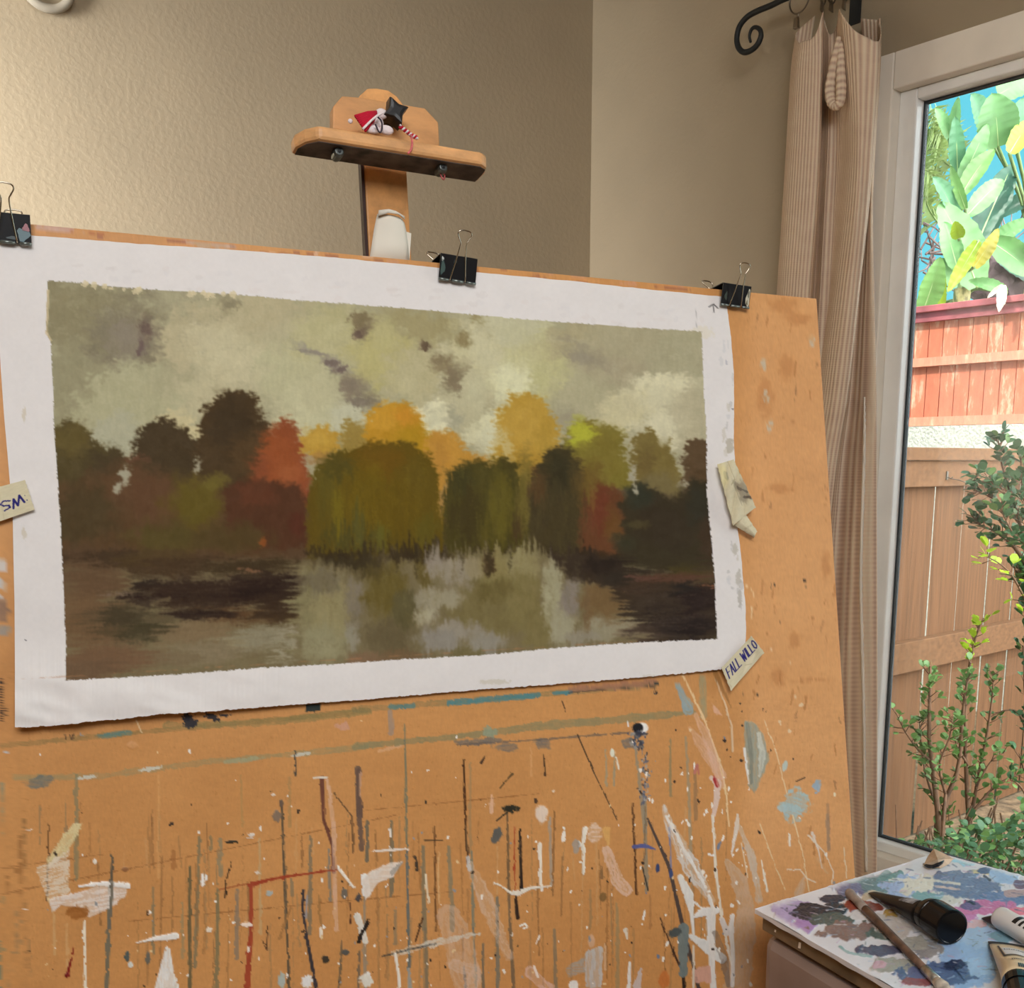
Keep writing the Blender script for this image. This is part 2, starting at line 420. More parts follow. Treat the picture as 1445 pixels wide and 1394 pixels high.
# the side fence runs away from the house: line b = FB
FPT = at(1285, 640, 4.25); FB = (FPT - CO).dot(E2)
FN = E2.copy()
def fp(px, py, off=0.0): return hit(px, py, CO + E2 * (FB + off), FN)
def fa(px, py, off=0.0): return (fp(px, py, off) - CO).dot(E1)
fence = thing('garden_fence', 'weathered brown cedar board fence behind the shrubs, just outside the glass door', 'fence', orm(1.5, FB, GZ))
A0, A1 = 0.2, 4.3
ztop = fp(1330, 632).z
zc0 = ztop - 0.115
MB().box((A0, FB - 0.02, ztop - 0.05), (A1, FB + 0.05, ztop), RFR).build('top_cap', m_cedar2, fence, bevel=0.003)
z1 = fp(1290, 650).z; z2 = fp(1290, 687).z
MB().box((A0, FB + 0.0, z2), (A1, FB + 0.035, ztop - 0.0502), RFR).build('rail', m_cedar2, fence, bevel=0.003)
za, zb = fp(1280, 902).z, fp(1280, 944).z
MB().box((A0, FB + 0.0, zb), (A1, FB + 0.045, za), RFR).build('rail', m_cedar2, fence, bevel=0.003)
# boards, the gaps as the photo shows them
gaps = [fa(1318, 720), fa(1356, 760), fa(1394, 800), fa(1431, 800)]
wid = gaps[1] - gaps[0]
edges = [gaps[0] - wid * k for k in range(9, 0, -1)] + gaps + [gaps[-1] + wid * k for k in range(1, 14)]
gapw = {0: 0.020, 1: 0.004, 2: 0.017, 3: 0.022, 4: 0.012, 6: 0.012}
SK = 0.030
rng = random.Random(5)
for k in range(len(edges) - 1):
    i = k - 9
    gl_, gr_ = gapw.get(i, 0.004) / 2, gapw.get(i + 1, 0.004) / 2
    if edges[k] < A0 - 0.02: continue
    if edges[k + 1] > A1: break
    t0, t1 = rng.uniform(-0.0015, 0.0015), rng.uniform(-0.0015, 0.0015)
    pt_ = []
    for z, q in ((GZ + 0.01, 1.0), (ztop - 0.0502, 0.3)):
        l, r_ = edges[k] + gl_ * q + t0, edges[k + 1] - gr_ * q + t1
        pt_ += [orm(l + SK, FB - 0.017, z), orm(r_ + SK, FB - 0.017, z), orm(r_, FB - 0.001, z), orm(l, FB - 0.001, z)]
    mb = MB(); mb.hexa(pt_)
    mb.build('board', m_cedar, fence)
for a in (A0 + 0.25, 1.9 + 0.9, A1 - 0.1):
    MB().box((a - 0.045, FB - 0.115, GZ), (a + 0.045, FB - 0.021, ztop - 0.051), RFR).build('post', m_cedar, fence)

# retaining wall and red fence stand parallel to the window wall, beyond the side fence
RP = at(1440, 600, 6.6); RAo = (RP - CO).dot(E1)
m_stucco = M('white_stucco', (186, 178, 166), 0.9, var=0.10, scale=60, bump=0.9, bscale=55, bdist=0.012)
def rp(px, py): return hit(px, py, CO + E1 * RAo, E1)
zs = rp(1360, 600).z
struct(MB().box((RAo, -5, GZ), (RAo + 0.25, 6, zs), RFR).build('wall_garden', m_stucco))
def redwood(name, c):
    m, nt, p = base_mat(name)
    v = _coords(nt)
    w = _noise(nt, _coords(nt, 'Object', (1.6, 1.6, 0.45)), 9, 5, 0.7)
    nt.links.new(_ramp(nt, w, [(0.36, dk(c, .95)), (0.54, dk(c, 1.06)), (0.62, (214, 150, 122)), (0.74, (222, 192, 162))]), p.inputs['Base Color'])
    p.inputs['Roughness'].default_value = 0.8
    return m
m_red = redwood('faded_red_paint', (190, 104, 76)); m_red2 = redwood('faded_red_rail_paint', (198, 126, 100)); m_maroon = M('maroon_cap_paint', (160, 84, 88), 0.7, var=0.15)
rf = thing('red_fence', 'faded red painted board fence on top of the white stucco wall', 'fence', orm(RAo + 0.1, 0, zs))
zr0, zr1, zr2, zr3 = zs + 0.0, rp(1360, 508).z, rp(1360, 443).z, rp(1360, 425).z
bbs = [(rp(px, 480) - CO).dot(E2) for px in (1344, 1365)]; pw = bbs[1] - bbs[0]
for k in range(-18, 16):
    x = bbs[0] + pw * k
    MB().box((RAo + 0.06, x + 0.003, zr0), (RAo + 0.08 + 0.002 * (k % 2), x + pw - 0.003, zr3 - 0.041), RFR).build('board', m_red, rf)
xa, xb = bbs[0] - 18 * pw, bbs[0] + 16 * pw
MB().box((RAo + 0.02, xa, zr1 - 0.02), (RAo + 0.059, xb, zr1 + 0.035), RFR).build('rail', m_red2, rf)
MB().box((RAo + 0.02, xa, zr0 + 0.003), (RAo + 0.059, xb, zr0 + 0.06), RFR).build('rail', m_red2, rf)
MB().box((RAo + 0.02, xa, zr2 - 0.02), (RAo + 0.059, xb, zr3 - 0.041), RFR).build('rail', m_maroon, rf)
MB().box((RAo - 0.01, xa, zr3 - 0.04), (RAo + 0.13, xb, zr3), RFR).build('top_cap', m_maroon, rf, bevel=0.004)

# small bracket on the fence with a twine to the shrub
hk = fp(1336, 671, 0.036)
h = thing('fence_hook', 'small metal hook with a twine, screwed to the brown fence rail', 'hook', hk)
Hf = Matrix((E1, E2, ZZ)).transposed().to_4x4(); Hf.translation = hk
MB().box((-0.006, -0.0007, -0.017), (0.006, 0.004, 0.017), Hf).tube([Hf @ Vector(q) for q in ((0, 0.004, -0.006), (0, 0.02, -0.012), (0, 0.026, -0.004))], 0.002, 6).build('bracket', M('zinc', (120, 118, 112), 0.4, 0.8), h)
MB().tube([hk + E2 * 0.018 + ZZ * -0.012, fp(1352, 677, 0.05), fp(1366, 682, 0.06), fp(1378, 687, 0.09)], 0.0025, 5).build('twine', M('dark_twine', (70, 56, 46), 0.9), h)

# ------------------------------------------------------------------ plants outside
m_stem = M('shrub_stem', (104, 76, 56), 0.8, var=0.2, scale=30)
def leaf_mat(name, c, var=0.22, trans=0.25, rough=0.45):
    m, nt, p = base_mat(name)
    v = _coords(nt)
    colr = _ramp(nt, _noise(nt, v, 6, 2), [(0.3, dk(c, 1 - var)), (0.7, dk(c, 1 + var * 0.6))])
    nt.links.new(colr, p.inputs['Base Color']); p.inputs['Roughness'].default_value = rough; p.inputs['Specular IOR Level'].default_value = 0.4
    t = nt.nodes.new('ShaderNodeBsdfTranslucent'); nt.links.new(colr, t.inputs[0])
    mx = nt.nodes.new('ShaderNodeMixShader'); mx.inputs[0].default_value = trans
    nt.links.new(p.outputs[0], mx.inputs[1]); nt.links.new(t.outputs[0], mx.inputs[2]); nt.links.new(mx.outputs[0], nt.nodes['Material Output'].inputs[0])
    return m
m_jade = leaf_mat('jade_leaf', (104, 138, 76)); m_jade_d = leaf_mat('dark_shrub_leaf', (66, 104, 66)); m_lime = leaf_mat('lime_leaf', (176, 200, 60), trans=0.45)
def little_leaf(mb, p, d, up, L, mi):
    d = d.normalized(); s = d.cross(up); s = s.normalized() if s.length > 1e-4 else d.orthogonal().normalized(); n = s.cross(d)
    w = L * 0.42; vs = [p]
    for t, k in ((0.3, 0.8), (0.65, 1.0), (0.9, 0.6)):
        vs += [p + d * L * t - s * w * k + n * L * 0.08, p + d * L * t + s * w * k + n * L * 0.08]
    vs.append(p + d * L)
    mb.add(vs, [(0, 2, 1), (1, 2, 4, 3), (3, 4, 6, 5), (5, 6, 7)], mi)
def shrub(name, label, stems, nleaf, L, seed, mats, lime=0.0, y0=None, limefrom=None):
    """stems: list of (pixel points, distance, radius)"""
    r = random.Random(seed); root = at(*stems[0][0][0], stems[0][1]); root.z = GZ
    t = thing(name, label, 'shrub', root); ms = MB(); ml = MB()
    for pts, D, rad in stems:
        Ds = D if isinstance(D, (list, tuple)) else [D] * len(pts)
        P = catmull([at(x, y, d) for (x, y), d in zip(pts, Ds)], 14)
        if pts[0][1] > 1115:
            g_ = P[0].copy(); g_.z = GZ; ms.tube([P[0] + (P[0] - P[1]) * .1, P[0].lerp(g_, .6), g_], rad * .78, 6)
        ms.tube(P, [rad * 0.75 * (1 - 0.7 * k / 13) for k in range(14)], 6)
        length = sum((P[k + 1] - P[k]).length for k in range(13))
        for q in range(int(nleaf * length)):
            u = r.random() ** 0.75 * 13; k = min(int(u), 12); b = P[k].lerp(P[k + 1], u - k)
            ax = (P[k + 1] - P[k]).normalized(); o = ax.orthogonal().normalized(); o.rotate(Matrix.Rotation(r.random() * 6.283, 3, ax))
            tw = r.random() * 0.045
            if tw > 0.012: ms.tube([b, b + o * tw * 0.8 + ax * tw * 0.6], 0.0016, 4)
            c = b + o * tw * 0.8 + ax * tw * 0.6
            for _ in range(2):
                dd = (o * r.uniform(0.3, 1) + ax * r.uniform(0.2, 1.0) + Vector((r.uniform(-.6, .6), r.uniform(-.6, .6), r.uniform(-.3, .6))))
                tip = limefrom is not None and limefrom(b)
                little_leaf(ml, c, dd, Vector((r.uniform(-.4, .4), r.uniform(-.4, .4), 1)), L * r.uniform(0.7, 1.25), 1 if tip or r.random() < lime else 0)
    ms.build('stem', m_stem, t, smooth=True); ml.build('foliage', mats, t)
    return t
D0 = 3.62
st = [([(1327, 1195), (1323, 1140), (1312, 1050), (1312, 990), (1313, 940)], D0, 0.016),
      ([(1327, 1190), (1335, 1130), (1352, 1085), (1357, 1030), (1361, 985), (1370, 935)], D0, 0.014),
      ([(1312, 1072), (1296, 1058), (1276, 1030), (1264, 1005)], D0, 0.007),
      ([(1322, 1140), (1306, 1090), (1300, 1050), (1297, 1015)], D0 + .05, 0.007),
      ([(1334, 1120), (1326, 1080), (1340, 1040), (1345, 1010)], D0 - .05, 0.007)]
shrub('jade_shrub', 'leggy small-leaved shrub with a thick pale trunk, by the lower left of the door glass', st, 80, 0.026, 3, [m_jade, m_lime])
st = [([(1368, 1175), (1364, 1100), (1362, 1020), (1365, 960), (1375, 905), (1388, 872)], D0 + .12, 0.012),
      ([(1368, 1165), (1380, 1100), (1392, 1040), (1400, 985), (1402, 950)], D0 + .15, 0.010),
      ([(1364, 1160), (1385, 1130), (1410, 1105), (1440, 1092)], D0 + .1, 0.009),
      ([(1378, 1110), (1398, 1075), (1420, 1060)], D0 + .1, 0.006),
      ([(1366, 1080), (1350, 1050), (1343, 1015)], D0 + .1, 0.006)]
shrub('jade_shrub', 'upright small-leaved shrub with sunlit lime-green leaves topping its tallest shoot', st, 80, 0.026, 8, [m_jade, m_lime],
      limefrom=lambda b: b.z > at(1378, 945, D0 + .12).z and abs(b.x - at(1378, 900, D0 + .12).x) < 0.035)  # leaves near the shoot tip coloured lime, as if sunlit
D1 = 3.75
st = [([(1460, 1190), (1462, 1000), (1455, 860), (1448, 800)], D1, 0.022),
      ([(1450, 800), (1430, 770), (1405, 750), (1385, 742), (1372, 728)], D1, 0.011),
      ([(1452, 790), (1440, 740), (1428, 700), (1415, 660), (1408, 618)], D1, 0.011),
      ([(1440, 740), (1418, 715), (1395, 700), (1372, 690)], D1 + .05, 0.007),
      ([(1452, 780), (1448, 720), (1442, 680), (1440, 640)], D1 - .06, 0.009),
      ([(1455, 850), (1450, 830), (1436, 815), (1440, 805)], D1, 0.008),
      ([(1428, 700), (1408, 690), (1392, 672), (1378, 668)], D1 - .05, 0.006),
      ([(1450, 770), (1432, 755), (1420, 735), (1410, 715)], D1 - .1, 0.006)]
shrub('dark_shrub', 'dense dark green shrub at the right, its tip rising over the fence', st, 150, 0.032, 11, [m_jade_d, m_jade], lime=0.15)
st = [([(1462, 870), (1445, 842), (1428, 812), (1410, 795), (1385, 782)], D1 - .25, 0.006)]
t = shrub('new_shoot', 'lime-green leafy shoot in front of the dark shrub', st, 60, 0.034, 13, [m_lime, m_jade])
st = [([(1470, 1200), (1466, 1120), (1455, 1060), (1440, 1010), (1420, 1002), (1396, 1012)], D0 + .2, 0.010),
      ([(1462, 1110), (1445, 1085), (1438, 1062)], D0 + .1, 0.007),
      ([(1463, 1150), (1440, 1110), (1425, 1100)], D0, 0.007),
      ([(1466, 1120), (1455, 1040), (1446, 980), (1444, 910)], D0 + .2, 0.007)]
shrub('bare_shrub', 'dark twiggy shrub at the right edge of the door glass, below the dense shrub', st, 34, 0.03, 17, [m_jade_d, m_jade], lime=0.2)
# ground cover in front of the fence
r = random.Random(21); gm = MB()
for k in range(1700):
    px = r.uniform(1236, 1500); u = (px - 1236) / 264
    top = 1200 - 70 * u - 20 * math.sin(px * 0.07) * u
    py = r.uniform(top, 1290); Y = r.uniform(3.05, 3.75)
    p = at(px, py, Y)
    p.z = max(p.z, GZ + r.uniform(0.005, 0.05))
    little_leaf(gm, p, Vector((r.uniform(-1, 1), r.uniform(-1, 1), r.uniform(-.2, .9))), Vector((r.uniform(-.5, .5), r.uniform(-.5, .5), 1)), r.uniform(0.02, 0.04), 0 if r.random() < .7 else 1)
for k in range(90):
    p = at(r.uniform(1250, 1480), r.uniform(1150, 1230), r.uniform(3.2, 3.7)); p.z = GZ
    gm.tube([p, p + Vector((r.uniform(-.15, .15), r.uniform(-.1, .1), r.uniform(.2, .42)))], 0.003, 4, mi=2)
tag(gm.build('ground_cover', [m_jade_d, m_jade, m_stem]), 'low tangled green ground cover at the foot of the shrubs', 'ground cover', kind='stuff')

# banana-leaved plants behind the red fence
def paddle(mb, base, tip, hw, face, bend=0.12, mi=0, mid=1, fold=0.25, rag=0.0, seed=0):
    """a long paddle leaf with a midrib, ribbed slightly, hanging in an arc"""
    r = random.Random(seed); ax = tip - base; L = ax.length; d = ax.normalized()
    s = d.cross(face).normalized(); n = s.cross(d).normalized()
    rows = []; rib = []
    NN = 22
    for i in range(NN + 1):
        t = i / NN
        c = base + ax * t + n * (bend * L * math.sin(math.pi * t * 0.9)) - ZZ * (0.05 * L * t * t)
        prof = hw * (math.sin(math.pi * min(1, t * 0.93 + 0.07)) ** 0.55) * (1 - 0.25 * t)
        row = []
        for k in range(-5, 6):
            q = k / 5; ww = prof * (1 - (rag * r.random() if abs(k) >= 4 else 0))
            row.append(c + s * q * ww + n * (fold * abs(q) ** 1.3 * prof + 0.012 * L * math.sin(i * 2.1) * abs(q)))
        rows.append(row); rib.append(c - n * 0.004)
    mb.grid(rows, mi); mb.tube(rib, [0.011 * L * (1 - 0.8 * k / NN) + 0.002 for k in range(NN + 1)], 6, mi=mid)
TOCAM = Vector((-0.35, -1, 0.15))
leafcols = dict(p=(142, 194, 122), g=(138, 186, 104), y=(200, 186, 70), l=(176, 200, 60), d=(76, 120, 98), m=(112, 166, 92), w=(140, 190, 122), b=(120, 178, 128))
LM = {k: leaf_mat('banana_leaf_' + k, dk(c, .82), 0.14, 0.22, 0.4) for k, c in leafcols.items()}
m_pet = M('leaf_stalk', (112, 132, 82), 0.6, var=.15)
m_rib = M('leaf_midrib', (160, 180, 122), 0.5, var=0.05)
def zb_(x, y): return 1250 + x / 4.354, 120 + y / 4.354
def banana(label, base_px, Y, leaves, seed):
    bpx = zb_(*base_px); root = at(*bpx, Y); root.z = GZ
    t = thing('banana_plant', label, 'plant', root, None)
    top = at(*bpx, Y)
    MB().tube([Vector((root.x, root.y, GZ)), top.lerp(Vector((top.x, top.y, 0)), 0.4), top], [0.09, 0.08, 0.06], 10).build('trunk', M('banana_trunk', (150, 140, 96), 0.8, var=0.3, scale=20), t)
    for k, (b, p, hw, c, dy, bend, fold) in enumerate(leaves):
        B, T = at(*zb_(*b), Y + dy), at(*zb_(*p), Y + dy - 0.15 + 0.1 * (k % 4))
        mb = MB(); paddle(mb, B, T, hw / 4.354 * Y / F * 1.18, TOCAM + Vector((0.5 * math.sin(k * 2.3), 0, 0.4 * math.cos(k * 1.7))), bend, 0, 1, fold, 0.12, seed + k)
        st_ = top.lerp(B, 0.1); mid_ = at(*zb_(base_px[0] * .8 + (b[0]) * .2, (base_px[1] + b[1]) / 2), Y + .25); mb.tube(catmull([Vector((top.x, top.y, top.z - 0.25)), mid_, B], 10), 0.013, 6, mi=2)
        mb.build('leaf', [LM[c], m_rib, m_pet], t, smooth=True)
    return t
YB = 8.4
banana('tall banana plant with upright pale green leaves above the red fence', (470, 1250), YB, [
    ((440, 560), (425, 170), 48, 'b', .35, .05, .2), ((440, 640), (625, 215), 58, 'p', .25, .06, .35), ((460, 680), (668, 380), 58, 'g', .1, .08, .35),
    ((500, 800), (716, 570), 60, 'p', .0, .1, .3), ((430, 830), (280, 545), 58, 'b', .05, .08, .35), ((490, 760), (400, 475), 30, 'g', -.05, .05, .3),
    ((560, 1240), (330, 690), 122, 'p', -.1, .06, .18), ((440, 1130), (360, 825), 58, 'p', -.25, .05, .35), ((450, 940), (425, 825), 38, 'l', -.27, .03, .3),
    ((540, 1120), (690, 865), 44, 'y', -.35, .06, .3), ((570, 960), (380, 1255), 44, 'l', -.38, -.04, .25), ((560, 980), (785, 455), 92, 'd', .3, .05, .25),
    ((225, 1400), (335, 1035), 68, 'g', -.3, .06, .3), ((330, 1390), (350, 1130), 40, 'l', -.2, .03, .3), ((300, 1090), (440, 1230), 62, 'p', -.2, .05, .2),
    ((740, 1275), (510, 1190), 40, 'm', -.4, .05, .3), ((420, 300), (450, 60), 34, 'w', .5, .06, .3), ((390, 330), (300, 130), 40, 'p', .55, .1, .3)], 40)
banana('broad-leaved banana plant with huge hanging leaves at the top right of the door glass', (900, 1250), YB + .5, [
    ((690, 380), (650, 30), 118, 'w', -.2, .08, .2), ((800, 360), (860, 60), 105, 'b', -.1, .06, .25), ((690, 60), (880, -40), 80, 'w', -.25, .05, .3),
    ((760, 420), (880, 210), 56, 'l', -.4, .05, .3), ((600, 260), (520, 40), 70, 'b', .2, .05, .25), ((640, 990), (880, 810), 46, 'm', -.5, .06, .3),
    ((650, 965), (900, 1150), 78, 'm', -.6, .08, .3), ((880, 700), (690, 800), 60, 'd', .2, .06, .3), ((900, 1190), (680, 1060), 60, 'd', .3, .05, .3)], 70)
# fan palm fronds at the left
pt = thing('feather_palm', 'feathery yellow-green palm fronds at the left of the banana plants', 'palm', Vector((at(1296, 440, YB + 1.2).x, at(1296, 440, YB + 1.2).y, GZ)))
m_frond = leaf_mat('palm_frond', (148, 166, 100), 0.2, 0.35)
rr = random.Random(9)
for (bx, by), (tx, ty), up in (((330, 700), (250, 180), 40), ((420, 520), (260, 300), -20), ((440, 400), (290, 190), 60), ((300, 800), (215, 420), 0), ((470, 480), (330, 260), 50), ((330, 860), (230, 640), -10), ((380, 640), (240, 520), 30)):
    mb = MB(); P = catmull([at(*zb_(bx, by), YB + 1.0), at(*zb_((bx + tx) / 2 - 15, (by + ty) / 2 - up), YB + 1.0), at(*zb_(tx, ty), YB + .9)], 18)
    mb.tube(P, 0.008, 5)
    for i in range(2, 18):
        for sd in (-1, 1):
            for _ in range(2):
                d = (P[i] - P[i - 1]).normalized(); q = d.cross(TOCAM).normalized() * sd; e = P[i] + d * rr.uniform(.05, .16) + q * rr.uniform(.12, .22) - ZZ * rr.uniform(.06, .16)
                m_ = (P[i] + e) * .5 + ZZ * 0.02; wv = d * 0.008
                mb.add([P[i] - wv, P[i] + wv, m_ + wv, e, m_ - wv], [(0, 1, 2, 3, 4)])
    mb.build('frond', m_frond, pt)
pt2 = thing('dead_branches', 'tangle of bare grey branches behind the banana leaves', 'branches', Vector((at(1300, 440, YB + 1.2).x, at(1300, 440, YB + 1.2).y, GZ)))
mb = MB()
for k in range(46):
    a = zb_(rr.uniform(200, 330), rr.uniform(800, 1150)) if k < 26 else zb_(rr.uniform(640, 830), rr.uniform(990, 1230))
    p = at(*a, YB + rr.uniform(.9, 1.5)); d = Vector((rr.uniform(-1, 1), rr.uniform(-.3, .3), rr.uniform(-.6, 1))).normalized()
    mb.tube([p, p + d * .2, p + d * .42 + Vector((rr.uniform(-.1, .1), 0, rr.uniform(-.1, .1)))], [.010, .007, .004], 5)
mb.build('branch', M('dead_wood', (110, 92, 88), 0.9, var=.3), pt2)
mb = MB()
for k in range(46):
    p = at(*zb_(rr.uniform(600, 830), rr.uniform(1040, 1260)), YB + rr.uniform(.7, 1.0))
    little_leaf(mb, p, Vector((rr.uniform(-1, 1), rr.uniform(-.4, .4), rr.uniform(-1, .4))), Vector((0, -1, .3)), rr.uniform(.15, .3), 0)
mb.build('dead_leaf', M('dead_leaf', (70, 56, 58), 0.9, var=.3), pt2)
t = thing('dry_leaf', 'pale dried leaf hanging over the cap of the red fence', 'leaf', rp(1420, 412) - E1 * 0.03)
mb = MB()
for (b, p, hw) in (((745, 1235), (735, 1394), 34), ((745, 1235), (665, 1310), 20), ((750, 1240), (770, 1350), 18)):
    B = rp(*zb_(*b)) - E1 * 0.05; T = rp(*zb_(*p)) - E1 * 0.08; paddle(mb, B, T, hw / 4.354 * B.y / F, TOCAM, 0.08, 0, 0, 0.5, 0.2, 3)
mb.build('blade', M('dry_leaf', (222, 206, 184), 0.8, var=.1), t, smooth=True)

# ------------------------------------------------------------------ drawing board with its drips and smears
GAIN = 1.06                                        # paint colours are read under slightly dim light
QTL, QTR, QBR, QBL = bl(-150, 298), bl(1152, 421.5), bl(1224, 1500), bl(-150, 1500)
def board_pt(s, t): 
    a = QTL * (1 - s) + QTR * s; b = QBL * (1 - s) + QBR * s
    return a * (1 - t) + b * t
NX = 860; TS = np.concatenate([np.linspace(0, 0.52, 130, endpoint=False), np.linspace(0.52, 0.925, 300, endpoint=False), np.linspace(0.925, 1, 10)])
SS = np.concatenate([np.linspace(0, 0.1, 30, endpoint=False), np.linspace(0.1, 1, NX - 30)])
s_, t_ = np.meshgrid(SS, TS); NY = len(TS)
q = [np.array(v) for v in (QTL, QTR, QBR, QBL)]
UV = (q[0] * (1 - s_[..., None]) + q[1] * s_[..., None]) * (1 - t_[..., None]) + (q[3] * (1 - s_[..., None]) + q[2] * s_[..., None]) * t_[..., None]
UV = UV.reshape(-1, 3)
Rm = np.array([BX, BY, BN])
def toW(uv): return np.array(BO) + uv @ Rm
PW = toW(UV); X, Y = proj(PW)
b = Paint(X, Y, (203, 145, 86))
n1 = fbm(X / 60, Y / 45, 1, 4); n2 = fbm(X / 9, Y / 3, 2, 3); n3 = fbm(X / 160, Y / 160, 3, 2)
b.c += (5 * n1 + 4 * n2 + 5 * n3)[:, None] * np.array([1, .9, .7])
b.c *= 1 + sm(1030, 1075, X + 8 * n1)[:, None] * np.array([.07, .10, .19])     # strip at the right painted lighter, for the stronger door light there
fl = vn(X / 1.7, Y / 1.7, 4); b.c -= (9 * (fl > .93))[:, None]
Q5 = lambda x, y: (x / 2.779, 950 + y / 2.779)
Q6 = lambda x, y: (500 + x / 2.779, 950 + y / 2.779)
Q8 = lambda x, y: (900 + x / 3.668, 740 + y / 3.668)
Q7 = lambda x, y: (900 + x / 3.872, 400 + y / 3.872)
Q4 = lambda x, y: (1000 + x / 3.247, 1150 + y / 3.247)
def L(Q, pts, w, c, a=1, k=None, **kw):
    z = {Q5: 2.779, Q6: 2.779, Q8: 3.668, Q7: 3.872, Q4: 3.247}[Q]
    w = [v / z for v in w] if isinstance(w, (list, tuple)) else w / z
    b.line([Q(*p) for p in pts], w, c, a, **kw)
def E(Q, x, y, rx, ry, c, a=1, **kw):
    z = {Q5: 2.779, Q6: 2.779, Q8: 3.668, Q7: 3.872, Q4: 3.247}[Q]
    b.ell(*Q(x, y), rx / z, ry / z, c, a, **kw)
def G(Q, pts, c, a=1, **kw): b.poly([Q(*p) for p in pts], c, a, **kw)
rn = random.Random(77)
# faint stains on the bare right-hand strip
for x, y, rx, ry in ((1080, 560, 14, 30), (1105, 430, 24, 16), (1125, 450, 20, 9), (1110, 520, 12, 22), (1100, 690, 20, 8), (1165, 800, 8, 20), (1098, 955, 12, 16), (1150, 960, 34, 3), (1180, 560, 6, 26), (1120, 905, 10, 14)):
    b.ell(x, y, rx, ry, (172, 108, 52), 0.35, soft=.6, rag=.5, ns=7)
for k in range(60):
    x, y = rn.uniform(1060, 1195), rn.uniform(440, 1200)
    b.line([(x, y), (x + rn.uniform(-4, 4), y + rn.uniform(4, 22))], rn.uniform(1, 3), (168, 108, 54) if rn.random() < .75 else (140, 96, 60), rn.uniform(.25, .55), rag=2, ns=4)
for x, y in ((1077, 515), (1081, 560), (1086, 600), (1146, 480)):
    b.ell(x, y, 5, 9, (196, 190, 172), .75, rag=.7, ns=4, dry=.7)
# long pencil seams and paint lines across
for x0, y0, x1, y1 in ((0, 1262, 560, 1150), (500, 1145, 760, 1120), (500, 1270, 640, 1258), (0, 1225, 150, 1205), (180, 1300, 500, 1270)):
    b.line([(x0, y0), (x1, y1)], 1.2, (140, 88, 46), .6, rag=1)
L(Q5, [(0, 285), (390, 246), (720, 215), (1100, 180), (1445, 145)], 20, (128, 112, 68), .55, rag=2, dry=.4)
L(Q5, [(650, 205), (1000, 195), (1445, 150)], 26, (132, 124, 78), .55, rag=3, dry=.4)
E(Q5, 455, 240, 70, 13, (92, 132, 126), .85, rag=.4, ns=8, dry=.4, ang=-6)
for x, y, rx, ry, an in ((745, 190, 34, 26, 20), (830, 172, 36, 12, 20), (880, 165, 30, 6, 0), (735, 170, 14, 16, 0)): E(Q5, x, y, rx, ry, (38, 38, 48), .9, rag=.8, ns=3, ang=an)
G(Q5, [(1200, 122), (1258, 118), (1256, 146), (1198, 152)], (44, 54, 50))
for x in (255, 275, 285): L(Q5, [(x, 240), (x + 3, 258)], 5, (70, 50, 36), .8)
E(Q5, 1340, 208, 28, 18, (208, 160, 150), .6, rag=.6, ns=4)
L(Q5, [(535, 185), (555, 232)], 5, (222, 200, 160), .9); E(Q5, 38, 312, 10, 6, (190, 200, 210), .9)
L(Q5, [(60, 412), (400, 402), (650, 368), (870, 342), (1150, 316), (1445, 288)], 22, (150, 142, 104), .6, rag=2.5, ns=12, dry=.4)
E(Q5, 160, 426, 58, 26, (108, 114, 110), .85, rag=.5, ns=8, dry=.3)
for x, y in ((340, 408), (590, 374), (1180, 318)): E(Q5, x, y, 50, 8, (206, 204, 190), .9, ang=-8, rag=.5, ns=5)
E(Q5, 950, 340, 90, 10, (160, 164, 132), .7, ang=-6, rag=.5, ns=6)
L(Q6, [(0, 142), (400, 112), (720, 84), (1180, 44)], 22, (128, 120, 84), .5, rag=2, dry=.4)
for a0, a1, w in (((140, 133), (232, 128), 18), ((372, 116), (722, 86), 24), ((780, 78), (852, 74), 12)): L(Q6, [a0, a1], w, (84, 134, 138), .95, rag=1.5, ns=6, dry=.3)
L(Q6, [(850, 62), (1180, 36)], 22, (150, 100, 92), .5, rag=2)
L(Q6, [(840, 76), (1180, 50)], 5, (66, 56, 50), .6); E(Q6, 1185, 44, 10, 8, (50, 60, 56)); E(Q6, 1182, 75, 8, 10, (66, 76, 76))
L(Q6, [(0, 288), (390, 250), (750, 205), (1100, 176), (1330, 152)], [26, 16, 34, 34, 16], (134, 132, 98), .72, rag=3, ns=14, dry=.25)
for x, y, rx, ry in ((470, 270, 75, 14), (600, 290, 55, 18), (740, 276, 38, 22), (540, 262, 40, 14), (1075, 275, 30, 22)): E(Q6, x, y, rx, ry, (116, 110, 104), .8, rag=.5, ns=7, dry=.3)
L(Q6, [(400, 280), (700, 262), (1080, 232)], 7, (104, 92, 84), .7, rag=1.5)
E(Q6, 530, 230, 30, 22, (140, 160, 140), .7, rag=.6, ns=5)
L(Q6, [(140, 150), (145, 235)], 18, (140, 140, 150), .5)
L(Q6, [(1365, 20), (1370, 165)], 28, (150, 152, 122), .7, dry=.4); L(Q6, [(1268, 45), (1312, 145)], [14, 40], (150, 166, 166), .9, dry=.4, rag=2)
L(Q6, [(100, 305), (180, 285)], 12, (222, 176, 138), .6, rag=2)
